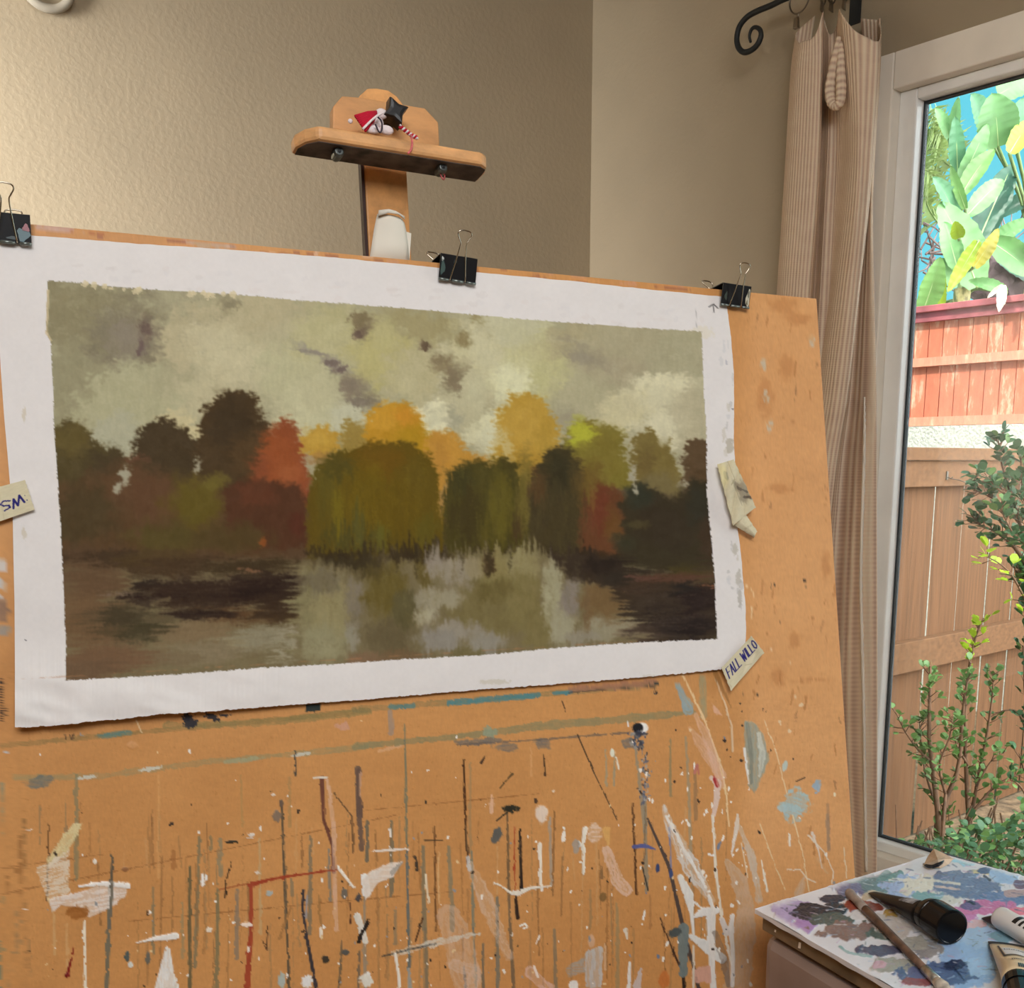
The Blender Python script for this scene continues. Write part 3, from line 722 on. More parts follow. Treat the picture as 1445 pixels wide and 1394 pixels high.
# drips
DR5 = [(92, 560, 92, 1234, 9, (132, 98, 58), .7), (108, 980, 110, 1234, 12, (120, 108, 82), .8), (190, 590, 184, 890, 6, (92, 60, 34), .8), (300, 400, 300, 805, 16, (128, 126, 98), .65), (440, 712, 430, 1000, 11, (96, 86, 70), .95), (430, 840, 418, 1234, 15, (114, 108, 90), .95),
  (332, 975, 334, 1234, 12, (236, 226, 206), .95), (622, 400, 622, 800, 9, (216, 164, 106), .6), (680, 700, 682, 760, 20, (160, 104, 56), .6), (600, 840, 602, 1100, 9, (134, 122, 94), .8), (745, 760, 745, 1234, 13, (104, 94, 66), .9), (782, 640, 765, 1150, 13, (126, 118, 92), .75), (865, 650, 865, 790, 16, (132, 130, 108), .65), (855, 850, 850, 1234, 14, (120, 114, 84), .75),
  (1105, 500, 1135, 1234, 10, (90, 78, 62), .9), (930, 850, 928, 1115, 17, (134, 122, 108), .7), (1018, 650, 1022, 1020, 10, (196, 166, 122), .7), (1155, 305, 1158, 400, 8, (62, 60, 58), .9), (1135, 410, 1136, 600, 12, (160, 132, 86), .5), (1218, 640, 1214, 1020, 15, (128, 116, 94), .8), (1340, 1050, 1330, 1234, 10, (104, 90, 70), .8), (1410, 1090, 1405, 1234, 10, (110, 96, 80), .8),
  (1183, 640, 1184, 760, 7, (140, 96, 56), .6), (715, 900, 716, 1115, 10, (150, 138, 104), .6), (675, 800, 676, 1050, 8, (150, 108, 64), .6), (40, 870, 38, 1234, 8, (160, 132, 96), .5), (5, 430, 4, 640, 10, (130, 140, 120), .7), (6, 880, 4, 1234, 14, (100, 128, 112), .7), (212, 930, 214, 1100, 10, (208, 170, 120), .6), (262, 980, 263, 1150, 8, (214, 176, 126), .5),
  (585, 540, 585, 760, 5, (150, 110, 66), .5), (945, 400, 950, 600, 8, (160, 140, 90), .35), (700, 640, 712, 760, 6, (150, 112, 70), .5), (1250, 870, 1262, 1010, 9, (150, 110, 64), .6), (1290, 690, 1296, 890, 12, (110, 120, 124), .6), (1372, 900, 1374, 980, 5, (70, 40, 30), .9), (825, 640, 826, 690, 14, (120, 116, 92), .6), (1145, 810, 1146, 870, 14, (132, 120, 96), .7),
  (540, 900, 541, 1234, 6, (150, 110, 66), .45), (800, 860, 801, 1100, 5, (150, 106, 60), .5), (895, 920, 893, 1234, 6, (150, 106, 62), .5), (1060, 980, 1062, 1234, 7, (150, 120, 84), .5)]
for x0, y0, x1, y1, w, c, a in DR5: L(Q5, [(x0, y0), (x0 + (x1 - x0) * .5 + rn.uniform(-2, 2), (y0 + y1) / 2), (x1, y1)], [w * .8, w, w * 1.15], c, a, rag=.7, ns=5)
DR6 = [(197, 200, 206, 700, 8, (116, 120, 100), .8), (206, 700, 218, 1234, 11, (100, 108, 106), .9), (430, 340, 436, 560, 9, (76, 46, 24), 1), (436, 560, 445, 745, 9, (84, 52, 28), 1), (456, 350, 455, 700, 9, (160, 134, 96), .6), (15, 380, 22, 560, 20, (104, 78, 66), .9), (22, 560, 24, 640, 10, (150, 140, 130), .6), (50, 580, 50, 735, 13, (112, 104, 86), .9), (145, 580, 146, 870, 14, (122, 112, 90), .85),
  (270, 680, 275, 1000, 16, (128, 118, 94), .8), (278, 1000, 284, 1234, 13, (122, 114, 94), .8), (315, 600, 320, 1010, 8, (106, 70, 40), .8), (370, 680, 385, 1005, 16, (136, 128, 104), .75), (238, 720, 246, 770, 12, (64, 54, 44), .95), (600, 550, 606, 860, 10, (112, 88, 62), .85), (606, 860, 624, 1234, 12, (116, 96, 74), .85), (628, 600, 629, 850, 5, (172, 66, 38), .9), (650, 612, 656, 850, 12, (48, 34, 26), 1),
  (630, 860, 640, 960, 13, (52, 36, 28), 1), (460, 700, 466, 1000, 10, (124, 128, 112), .8), (466, 1000, 474, 1234, 10, (116, 120, 110), .8), (560, 880, 564, 1234, 14, (118, 116, 104), .8), (768, 560, 772, 830, 10, (168, 156, 142), .8), (784, 1005, 790, 1234, 14, (132, 118, 96), .75), (925, 850, 926, 1000, 10, (150, 124, 88), .6), (1090, 510, 1105, 870, 8, (88, 56, 32), .95), (1100, 270, 1140, 620, 13, (146, 142, 126), .7), (1140, 500, 1146, 850, 15, (136, 134, 120), .7), (1030, 900, 1032, 1234, 14, (150, 138, 104), .55),
  (505, 1060, 506, 1234, 10, (112, 104, 90), .8), (430, 1150, 436, 1234, 9, (100, 98, 96), .8), (218, 1160, 218, 1234, 16, (170, 166, 156), .8), (40, 870, 44, 1234, 12, (150, 140, 124), .75), (95, 880, 96, 1234, 8, (160, 120, 76), .6), (130, 1000, 132, 1200, 8, (160, 126, 84), .5), (160, 930, 162, 1060, 12, (130, 120, 100), .6), (330, 700, 332, 900, 5, (230, 200, 150), .5), (690, 1010, 690, 1234, 8, (160, 120, 80), .5), (850, 900, 852, 1234, 7, (160, 112, 66), .5), (970, 760, 971, 800, 12, (120, 90, 60), .7), (1240, 260, 1240, 480, 9, (120, 124, 100), .55),
  (1300, 250, 1320, 700, 12, (150, 146, 126), .6), (1320, 700, 1330, 1000, 8, (150, 134, 110), .6), (1335, 360, 1340, 570, 14, (140, 110, 80), .6), (540, 480, 538, 545, 14, (226, 186, 158), .8), (1160, 870, 1160, 1000, 8, (160, 110, 66), .5), (985, 1060, 986, 1160, 12, (220, 186, 150), .7), (740, 1000, 741, 1234, 6, (150, 106, 60), .5), (985, 300, 990, 440, 8, (150, 156, 140), .6), (1020, 320, 1018, 440, 8, (140, 150, 136), .6), (690, 290, 694, 400, 8, (220, 170, 120), .5)]
for x0, y0, x1, y1, w, c, a in DR6: L(Q6, [(x0, y0), ((x0 + x1) / 2 + rn.uniform(-2, 2), (y0 + y1) / 2), (x1, y1)], [w * .8, w, w * 1.15], c, a, rag=.7, ns=5)
for k in range(90):           # many faint thin runs
    x, y = rn.uniform(0, 1040), rn.uniform(1130, 1330); c = rn.choice([(150, 102, 56), (160, 124, 82), (134, 116, 88), (120, 84, 50), (206, 164, 116)])
    b.line([(x, y), (x + rn.uniform(-3, 4), y + rn.uniform(30, 160))], rn.uniform(1, 3), c, rn.uniform(.25, .6), rag=.8, ns=4)
L(Q5, [(1262, 410), (1268, 570), (1305, 680), (1310, 780)], [16, 12, 12, 14], (108, 64, 50), .95); L(Q5, [(1285, 420), (1308, 600), (1318, 1005)], 17, (220, 180, 154), .75, dry=.3)
L(Q5, [(1230, 410), (1282, 408)], 8, (228, 216, 200)); L(Q5, [(1405, 375), (1405, 520), (1418, 690)], [26, 18, 22], (106, 84, 72), .85, rag=1.5); L(Q5, [(1412, 390), (1414, 480)], 10, (206, 160, 126), .8)
L(Q5, [(1310, 470), (1380, 560), (1385, 700)], 5, (90, 66, 46), .9)
L(Q5, [(860, 848), (985, 822)], 5, (150, 66, 36), .7); L(Q5, [(980, 828), (1090, 802), (1330, 768)], [18, 12, 4], (160, 62, 36), .95, rag=1); L(Q5, [(985, 825), (985, 1000), (968, 1234)], [14, 16, 26], (164, 70, 44), .95, rag=1)
L(Q5, [(1190, 850), (1186, 920), (1200, 1020), (1240, 1234)], [10, 10, 12, 16], (54, 50, 56), .95); L(Q5, [(1205, 860), (1200, 960)], 7, (150, 150, 156), .9)
G(Q5, [(180, 730), (290, 582), (325, 592), (270, 700), (190, 765)], (218, 200, 150), 1, rag=2, dry=.25, dang=-55, h=.0004)
G(Q5, [(140, 770), (270, 690), (280, 860), (190, 890)], (228, 214, 194), .85, rag=4, ns=6, dry=.55, dang=-15)
G(Q5, [(190, 890), (330, 850), (450, 822), (500, 830), (490, 880), (420, 930), (350, 960), (320, 930), (240, 905), (205, 940)], (228, 214, 204), .95, rag=2, dry=.3, dang=-10, h=.0004)
E(Q5, 305, 938, 48, 28, (160, 100, 44), .95, rag=.5, ns=6, dry=.2); L(Q5, [(310, 836), (400, 824), (500, 832)], [8, 18, 22], (240, 234, 226), 1, rag=1.5, h=.0008); L(Q5, [(440, 820), (430, 1000)], 12, (112, 106, 92), .95)
L(Q5, [(535, 1057), (600, 1042), (688, 1030)], [4, 16, 28], (236, 230, 222), 1, rag=1, h=.0008)
G(Q5, [(650, 1070), (666, 1078), (680, 1160), (702, 1240), (606, 1240), (632, 1130)], (232, 228, 222), 1, rag=1.5, dry=.15, dang=90, h=.0006)
L(Q5, [(290, 1075), (265, 1180)], [5, 12], (126, 22, 16)); E(Q5, 264, 1184, 11, 11, (116, 14, 14), h=.0006)
for x, y, rx, ry, c in ((372, 738, 7, 13, (236, 226, 210)), (795, 810, 8, 30, (240, 234, 226)), (808, 800, 6, 16, (236, 230, 222)), (820, 1005, 13, 11, (240, 226, 206)), (985, 632, 18, 7, (224, 210, 196)), (980, 645, 18, 5, (216, 196, 176)), (500, 1112, 10, 24, (84, 92, 88)), (512, 1142, 10, 14, (216, 216, 208)), (580, 1118, 11, 28, (108, 102, 90)),
                        (910, 661, 28, 6, (58, 50, 36)), (970, 986, 26, 9, (240, 222, 206)), (978, 1082, 6, 12, (238, 222, 206)), (1085, 560, 18, 26, (138, 116, 96)), (1104, 512, 8, 18, (110, 90, 74)), (1278, 1120, 16, 16, (66, 56, 44)), (1356, 1095, 16, 13, (88, 86, 80)), (1055, 862, 12, 14, (172, 178, 172)), (1205, 1208, 24, 26, (232, 230, 226)), (1105, 1205, 16, 36, (176, 184, 176)), (1440, 1200, 20, 32, (234, 230, 222)), (1350, 865, 14, 22, (116, 108, 96)), (1258, 1020, 8, 26, (240, 226, 206)),
                        (1070, 476, 10, 5, (230, 216, 200)), (1008, 782, 10, 7, (222, 206, 190)), (1405, 880, 12, 18, (80, 74, 72)), (520, 282, 22, 14, (206, 150, 96)), (120, 615, 6, 4, (226, 206, 186)), (490, 768, 14, 10, (150, 104, 66)), (580, 940, 8, 10, (86, 62, 44))):
    E(Q5, x, y, rx, ry, c, 1, rag=.35, ns=4, h=.0004)
L(Q5, [(905, 740), (886, 820), (882, 880)], [3, 6, 5], (54, 38, 26)); L(Q5, [(1325, 760), (1385, 838)], [14, 9], (240, 230, 216), h=.0005); L(Q5, [(1430, 800), (1436, 860)], [30, 34], (236, 232, 226), h=.0005)
L(Q5, [(1395, 950), (1430, 1052)], [18, 18], (222, 218, 204), h=.0004); L(Q5, [(1445, 978), (1405, 1055)], 10, (34, 28, 24)); L(Q5, [(1050, 990), (1046, 1080)], 4, (80, 54, 36))
L(Q5, [(1030, 1050), (1046, 1085)], 4, (80, 54, 36)); L(Q5, [(1140, 920), (1095, 1040)], 10, (160, 114, 66), .7)
# region below the right half of the canvas
E(Q6, 735, 550, 26, 38, (230, 208, 188), 1, rag=.3, ns=6, h=.0005); E(Q6, 615, 530, 34, 18, (46, 44, 32), 1, rag=.5, ns=4); L(Q6, [(600, 545), (558, 578)], 6, (50, 46, 36)); E(Q6, 557, 636, 20, 36, (98, 96, 90), 1, ang=22, rag=.2)
L(Q6, [(727, 670), (730, 840)], [16, 11], (238, 226, 208), h=.0006); L(Q6, [(550, 822), (580, 835), (612, 862), (640, 862), (690, 842), (775, 834)], [10, 5, 12, 22, 12, 4], (232, 222, 206), h=.0005)
L(Q6, [(905, 610), (898, 660), (880, 680)], [22, 14, 6], (236, 226, 210), h=.0006); L(Q6, [(880, 660), (898, 680), (898, 785)], [8, 12, 12], (232, 222, 204), h=.0006); E(Q6, 942, 622, 28, 42, (226, 198, 176), .9, rag=.5, ns=6, dry=.5); E(Q6, 870, 680, 12, 26, (160, 160, 160), .7, rag=.5)
L(Q6, [(988, 615), (996, 680)], [30, 10], (218, 168, 100)); L(Q6, [(990, 695), (1030, 810), (1065, 850)], [36, 52, 46], (222, 186, 162), .85, rag=1, dry=.5); E(Q6, 1012, 312, 10, 18, (226, 224, 204)); L(Q6, [(1026, 330), (1038, 375)], 8, (226, 214, 194))
E(Q6, 820, 640, 8, 26, (238, 228, 214), ang=8); E(Q6, 782, 462, 9, 6, (228, 208, 184)); E(Q6, 712, 500, 8, 12, (80, 58, 42)); L(Q6, [(742, 320), (748, 400)], [4, 10], (70, 48, 30)); L(Q6, [(515, 322), (498, 350)], [4, 12], (80, 56, 38)); L(Q6, [(620, 395), (600, 415), (572, 450)], [10, 6, 6], (100, 76, 46))
L(Q6, [(650, 990), (670, 982), (680, 996), (664, 1000)], 8, (238, 232, 222)); L(Q6, [(715, 1060), (726, 1030)], 8, (236, 226, 214))
for pts, w, c, a in (([(452, 750), (520, 900), (605, 1110)], [30, 66, 34], (216, 190, 170), .6), ([(370, 950), (395, 1010), (440, 1190)], [90, 110, 120], (212, 184, 166), .5), ([(150, 1102), (300, 1060), (490, 1020)], [22, 26, 10], (216, 214, 204), .75), ([(390, 1140), (470, 1170), (460, 1234)], [40, 60, 60], (214, 190, 172), .55)): L(Q6, pts, w, c, a, rag=3, ns=7, dry=.5)
L(Q6, [(110, 1110), (220, 1082), (320, 1060)], 7, (62, 62, 60), .8, dry=.4); L(Q6, [(445, 720), (452, 770)], 14, (206, 200, 194), .9)
L(Q6, [(160, 1100), (172, 1170), (178, 1234)], 12, (236, 228, 214), h=.0006); G(Q6, [(28, 812), (60, 780), (140, 742), (188, 736), (150, 800), (90, 822), (60, 870), (42, 892)], (230, 216, 202), 1, rag=2, dry=.15, h=.0005)
L(Q6, [(150, 780), (188, 740)], [20, 8], (168, 160, 150), .8); L(Q6, [(15, 950), (45, 1052)], 20, (224, 216, 202), h=.0005); L(Q6, [(55, 965), (15, 1052)], 10, (40, 32, 26)); E(Q6, 45, 1205, 28, 24, (226, 222, 208), rag=.4, ns=5)
L(Q6, [(70, 698), (150, 692), (215, 688)], [6, 12, 4], (232, 218, 204)); L(Q6, [(140, 610), (142, 640)], 8, (236, 226, 214)); L(Q6, [(280, 790), (290, 900)], [10, 6], (228, 210, 180)); L(Q6, [(275, 655), (342, 655)], 5, (70, 56, 40)); L(Q6, [(268, 960), (240, 1050)], 7, (88, 56, 32))
G(Q6, [(905, 1095), (970, 1070), (976, 1234), (908, 1234)], (196, 194, 192), .9, rag=3, dry=.35, dang=90); E(Q6, 862, 1222, 22, 20, (236, 232, 226)); G(Q6, [(825, 1160), (905, 1110), (905, 1170), (840, 1190)], (160, 164, 166), .7, rag=3, dry=.5); L(Q6, [(690, 1170), (760, 1234)], 44, (222, 186, 172), .75, dry=.5, rag=3); L(Q6, [(705, 1150), (720, 1190)], 10, (238, 220, 206)); E(Q6, 930, 1050, 14, 30, (214, 176, 146), .8)
E(Q6, 1125, 215, 30, 22, (240, 236, 230), h=.0006); E(Q6, 1112, 214, 22, 20, (24, 24, 28)); L(Q6, [(1072, 190), (1074, 208)], 6, (226, 226, 226))
for k in range(60):
    x, y = rn.gauss(1115, 18), rn.uniform(225, 300); E(Q6, x, y, rn.uniform(3, 9), rn.uniform(3, 10), rn.choice([(70, 78, 104), (108, 106, 104), (150, 146, 140), (60, 60, 70)]), .8, rag=.6, ns=3)
for k in range(80):
    x, y = rn.gauss(1140, 11), rn.uniform(310, 520); E(Q6, x, y, rn.uniform(2, 6), rn.uniform(2, 10), rn.choice([(96, 96, 110), (70, 60, 60), (170, 164, 156), (122, 128, 140)]), .8, rag=.6, ns=3)
for x0, y0, x1, y1, w, c in ((815, 110, 830, 150, 4, (66, 44, 30)), (875, 240, 940, 390, 5, (70, 52, 36)), (940, 390, 1030, 575, 4, (84, 62, 42)), (1200, 960, 1250, 1090, 5, (80, 52, 36)), (1250, 1090, 1290, 1180, 8, (70, 46, 34))): L(Q6, [(x0, y0), (x1, y1)], w, c)
L(Q6, [(1150, 570), (1235, 760), (1290, 1000), (1350, 1234)], [8, 14, 16, 14], (76, 64, 60), .95); L(Q6, [(1290, 1170), (1292, 1234)], 12, (50, 38, 30))
L(Q6, [(1095, 680), (1140, 676), (1180, 690)], [14, 18, 5], (92, 96, 148)); E(Q6, 1190, 766, 9, 20, (60, 72, 110)); E(Q6, 1242, 786, 9, 20, (66, 80, 124)); L(Q6, [(1235, 600), (1242, 760)], 8, (120, 130, 170), .8); L(Q6, [(1130, 760), (1140, 800), (1152, 850)], 6, (56, 52, 46))
L(Q6, [(1215, 520), (1230, 580), (1320, 760), (1400, 890)], [10, 36, 66, 30], (216, 210, 204), .9, rag=2, dry=.55); L(Q6, [(1222, 560), (1300, 700), (1380, 840)], [10, 14, 10], (236, 232, 226), .9, dry=.2)
L(Q6, [(1278, 800), (1310, 870), (1322, 940), (1330, 1025)], [24, 40, 16, 10], (228, 224, 216), h=.0006); L(Q6, [(1318, 890), (1360, 918)], 8, (232, 226, 218)); L(Q6, [(1330, 955), (1370, 935), (1420, 930)], [12, 36, 26], (232, 228, 222), h=.0006); L(Q6, [(1392, 940), (1396, 1100), (1408, 1234)], [26, 16, 26], (230, 226, 220), h=.0006)
L(Q6, [(1318, 1030), (1380, 1070), (1440, 1120)], [16, 46, 40], (228, 226, 220), rag=1, h=.0006); L(Q6, [(1290, 1000), (1290, 1175)], [44, 36], (118, 130, 128), .95, rag=1.5); E(Q6, 1258, 1016, 32, 20, (80, 86, 84), 1, ang=-25, rag=.5, ns=6); E(Q6, 1368, 1180, 48, 36, (218, 168, 148), .95, rag=.4, ns=7); L(Q6, [(1330, 1070), (1330, 1234)], 9, (220, 206, 186)); E(Q6, 1215, 1205, 22, 40, (206, 122, 62), .9, rag=.4)
L(Q6, [(1080, 1135), (1076, 1234)], [10, 18], (232, 226, 218)); L(Q6, [(1125, 1160), (1108, 1234)], [10, 30], (206, 196, 196), .85); L(Q6, [(1138, 935), (1136, 965)], 8, (236, 232, 224)); L(Q6, [(1065, 1005), (1070, 1040)], [16, 8], (224, 210, 190)); E(Q6, 975, 880, 14, 20, (110, 86, 50), .7, rag=.6)
L(Q6, [(1290, 10), (1380, 200), (1445, 380), (1470, 600)], 6, (228, 198, 152)); L(Q6, [(1318, 215), (1360, 280), (1440, 400)], [16, 40, 40], (222, 180, 158), .6, dry=.4, rag=2); L(Q6, [(1400, 410), (1425, 430), (1420, 500), (1408, 560)], [18, 30, 22, 16], (222, 198, 186), .9); L(Q6, [(1412, 410), (1424, 440)], 16, (170, 50, 48)); L(Q6, [(1345, 360), (1335, 390)], 12, (190, 120, 104)); L(Q6, [(1408, 560), (1415, 760), (1440, 950)], [7, 9, 7], (228, 218, 200)); L(Q6, [(1390, 710), (1412, 714)], 10, (238, 232, 226))
# right strip of the lower board
G(Q8, [(553, 1018), (600, 1024), (648, 1085), (668, 1170), (680, 1215), (648, 1290), (604, 1394), (575, 1350), (553, 1180)], (160, 160, 142), 1, rag=2, dry=.25, dang=88, h=.0003); L(Q8, [(625, 1080), (645, 1180), (632, 1300)], [20, 34, 16], (204, 204, 190), .9, dry=.4, rag=1); L(Q8, [(566, 1030), (585, 1180), (588, 1340)], [16, 26, 14], (130, 132, 118), .8, dry=.4)
L(Q8, [(552, 1160), (562, 1260), (575, 1340)], [14, 10, 4], (232, 228, 220))
G(Q8, [(195, 830), (225, 845), (290, 930), (285, 965), (235, 960)], (150, 166, 168), .9, rag=2, dry=.4, dang=55); L(Q8, [(230, 780), (340, 990), (400, 1170), (465, 1394)], 6, (228, 196, 148)); L(Q8, [(405, 800), (445, 920), (485, 1040), (490, 1172)], [5, 9, 9, 12], (216, 186, 150), h=.0004); L(Q8, [(657, 1018), (720, 1190), (772, 1394)], 5, (230, 206, 164)); G(Q8, [(385, 925), (440, 990), (395, 975)], (222, 176, 150), .8, rag=2)
L(Q8, [(300, 985), (360, 1110), (430, 1350)], [20, 46, 40], (224, 184, 162), .6, dry=.45, rag=2); L(Q8, [(400, 765), (440, 850), (485, 950)], [26, 20, 4], (150, 106, 58), .7); L(Q8, [(555, 315), (585, 330), (600, 370)], 5, (230, 198, 150)); L(Q8, [(592, 430), (588, 480)], 5, (226, 200, 156))
for x, y, q_ in ((690, 320, 8), (705, 318, 8), (737, 500, 8), (866, 290, 9), (868, 320, 4), (540, 968, 5), (540, 1040, 7), (530, 925, 5), (450, 1118, 9), (458, 1166, 7), (535, 1222, 8), (620, 880, 6), (648, 955, 4), (665, 968, 4), (545, 870, 8), (95, 868, 10), (198, 1066, 6), (222, 1260, 7), (190, 1330, 7), (800, 1212, 5)): E(Q8, x, y, q_, q_, (58, 44, 36), 1, rag=.5, ns=3)
for x, y, q_ in ((790, 710, 8), (815, 886, 9), (845, 932, 12), (785, 1068, 11), (735, 1020, 9), (932, 825, 5), (690, 645, 5), (740, 1035, 6), (272, 1062, 9)): E(Q8, x, y, q_, q_, (226, 200, 160), .9, rag=.5, ns=3)
L(Q8, [(820, 1330), (865, 1310)], 6, (70, 50, 36)); E(Q8, 762, 1250, 14, 32, (190, 200, 190), 1, ang=12); L(Q8, [(290, 1250), (310, 1250), (316, 1290)], 10, (190, 110, 96), .8)
b.ell(1122, 1136, 20, 24, (170, 194, 196), .95, rag=.6, ns=6, dry=.35, ang=20); b.ell(1153, 1110, 6, 8, (150, 176, 196), .9, rag=.8, ns=3); b.ell(1104, 1140, 8, 5, (176, 200, 202), .9, rag=.6); b.line([(1168, 1135), (1170, 1200)], 4, (170, 130, 96), .6); b.ell(1178, 1121, 3, 3, (232, 216, 180)); b.line([(1146, 1175), (1155, 1200), (1160, 1225)], [4, 2, 1.5], (226, 214, 204), .9)
L(Q4, [(90, 215), (140, 300), (170, 420), (160, 560), (130, 780)], [30, 70, 70, 110, 120], (202, 184, 170), .55, rag=3, ns=8, dry=.3); L(Q4, [(135, 0), (128, 60), (105, 180)], [14, 22, 6], (228, 220, 212), .95, dry=.2); L(Q4, [(140, 50), (190, 170), (220, 300), (232, 390)], [14, 36, 24, 30], (206, 196, 184), .75, dry=.4, rag=2)
L(Q4, [(15, 0), (40, 300), (60, 480), (110, 700)], [7, 9, 14, 12], (228, 216, 198)); L(Q4, [(0, 370), (20, 440), (15, 560), (20, 780)], [14, 24, 30, 16], (230, 224, 216), h=.0006); L(Q4, [(110, 460), (100, 520), (112, 640), (108, 780)], [18, 26, 16, 20], (226, 218, 210), h=.0006); L(Q4, [(60, 480), (85, 540)], 26, (222, 212, 204), h=.0005); L(Q4, [(30, 540), (70, 660), (90, 780)], [26, 40, 20], (120, 106, 96), .6, dry=.4)
L(Q4, [(235, 40), (300, 220), (350, 340)], 5, (228, 204, 160)); L(Q4, [(385, 0), (430, 170), (460, 350)], 5, (230, 208, 166)); L(Q4, [(460, 95), (530, 170), (572, 260), (566, 318)], [8, 5, 5, 7], (228, 212, 190)); L(Q4, [(242, 208), (255, 280), (268, 348)], [5, 10, 12], (236, 226, 208)); L(Q4, [(368, 90), (372, 140)], [7, 10], (236, 226, 210)); L(Q4, [(360, 250), (420, 250), (450, 290), (490, 308)], 6, (232, 216, 194)); L(Q4, [(440, 280), (415, 360)], [8, 44], (210, 190, 170), .65, dry=.35, rag=2); L(Q4, [(620, 150), (632, 290)], 5, (224, 204, 170)); L(Q4, [(545, 0), (550, 155)], 16, (150, 128, 110), .5); L(Q4, [(150, 130), (180, 290)], 5, (226, 206, 176)); L(Q4, [(500, 200), (540, 265)], 10, (216, 180, 140), .5)
for k in range(240):
    x, y = rn.uniform(20, 1180), 1394 - abs(rn.gauss(0, 150)); 
    if x > 1040 and y > 1260: continue
    s1 = rn.uniform(.6, 2.0); b.ell(x, y, s1, s1 * rn.uniform(.8, 2.2), rn.choice([(238, 230, 218)] * 5 + [(60, 46, 36)] * 2 + [(150, 150, 150), (226, 198, 150)]), 1, ang=rn.uniform(-30, 30), rag=.3, ns=3)
for k in range(70):
    x, y = rn.uniform(880, 1060), rn.uniform(1040, 1390); s1 = rn.uniform(.8, 2.4); b.ell(x, y, s1, s1 * rn.uniform(.8, 3), rn.choice([(238, 230, 218)] * 4 + [(60, 46, 36), (120, 130, 150)]), 1, ang=rn.uniform(-30, 30), rag=.3, ns=3)
# edge of the board at the left: brush wipings and scribbled writing
for x, y, rx, ry, c in ((3, 800, 6, 12, (206, 204, 204)), (2, 830, 5, 16, (196, 200, 204)), (6, 890, 10, 8, (150, 146, 140)), (5, 860, 8, 20, (140, 110, 90))): b.ell(x, y, rx, ry, c, .85, rag=.5, ns=4)
yy = 958
for k in range(16):
    b.line([(rn.uniform(0, 3), yy), (rn.uniform(4, 8), yy + rn.uniform(0, 3)), (rn.uniform(1, 4), yy + rn.uniform(3, 5))], 1.2, (34, 28, 30)); yy += 3.7
b.line([(0, 662), (8, 672)], 1.2, (236, 226, 206))
# wiped colours along the top edge, showing above the canvas
for k in range(40):
    x = rn.uniform(40, 1000); y = 316 + (x - 45) * .0923 + rn.uniform(2, 12)
    b.ell(x, y, rn.uniform(4, 18), rn.uniform(1.5, 4), rn.choice([(206, 150, 120), (170, 96, 56), (216, 180, 160), (150, 90, 70), (214, 150, 90)]), .6, rag=.6, ns=5, ang=5)
b.ell(80, 322, 40, 5, (196, 160, 146), .8, rag=.5, ns=6, ang=5); b.ell(300, 347, 40, 4, (180, 170, 160), .5, rag=.6, ns=6, ang=5)
BG = b.c.reshape(NY, len(SS), 3); XX, YY = X.reshape(NY, len(SS)), Y.reshape(NY, len(SS))
jj = np.clip(np.round(np.arange(NY)[:, None] + 0.9 * fbm(XX / 4, YY / 4, 70, 2) * sm(940, 960, YY)), 0, NY - 1).astype(int); ii = np.clip(np.round(np.arange(len(SS))[None, :] + 1.1 * fbm(XX / 5 + 9, YY / 9, 71, 2)), 0, len(SS) - 1).astype(int)
b.c = BG[jj, ii].reshape(-1, 3) * (1 + .03 * fbm(X / 1.6, Y / 5, 72, 2))[:, None]
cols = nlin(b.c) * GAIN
UVh = UV.copy(); UVh[:, 2] += b.h + 0.00004 * fbm(X / 3, Y / 3, 31, 2)
m_board = vcol('hardboard_paint', 0.5, 0.28, 0.12, 700)
rb = rim_back(-BN * 0.006, True); rb.cols = cols
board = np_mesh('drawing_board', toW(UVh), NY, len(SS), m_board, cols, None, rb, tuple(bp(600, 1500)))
tag(board, 'large tan hardboard drawing board covered in paint drips, propped on the easel', 'drawing board')

# ------------------------------------------------------------------ the canvas with the painted autumn pond
top = [(-8, 328), (60, 333), (200, 344), (330, 352.5), (480, 364), (600, 376), (700, 387), (800, 396), (900, 407), (1000, 417), (1024, 419)]
right = [(1024, 419), (1026.5, 436), (1031.7, 477), (1035.6, 529), (1036, 575), (1035.6, 619), (1037, 648), (1040, 710), (1041, 748), (1045, 775), (1049, 822), (1052.5, 860), (1052.5, 900), (1049, 941)]
left = [(-8, 328), (-4, 430), (1, 520), (6, 590), (10.5, 640), (13.5, 676), (18, 730), (19, 790), (20.5, 851), (21, 940), (21, 1026)]
bott = [(21, 1026), (60, 1024.5), (72, 1024), (126, 1018), (172.7, 1014), (223, 1007.6), (288, 1004), (360, 998.6), (432, 993), (520, 986.7), (590, 980.6), (680, 973), (770, 967), (860, 960), (964, 951), (1020, 944.5), (1049, 941)]
NXc, NYc = 640, 420
T_, R_, L_, B_ = interp_poly(top, NXc), interp_poly(right, NYc), interp_poly(left, NYc), interp_poly(bott, NXc)
k = np.arange(NXc); B_[:, 1] += 1.0 * fbm(k / 2.5, k * 0, 5, 2) + 0.5 * fbm(k / 1.1, k * 0 + 3, 6, 1); T_[:, 1] += 0.5 * fbm(k / 9.0, k * 0, 7, 2)
k2 = np.arange(NYc); R_[:, 0] += 0.5 * fbm(k2 / 7.0, k2 * 0, 8, 2)
u, v = np.linspace(0, 1, NXc)[None, :, None], np.linspace(0, 1, NYc)[:, None, None]
PX_ = (1 - v) * T_[None] + v * B_[None] + (1 - u) * L_[:, None] + u * R_[:, None] - ((1 - u) * (1 - v) * T_[0] + u * (1 - v) * T_[-1] + (1 - u) * v * B_[0] + u * v * B_[-1])
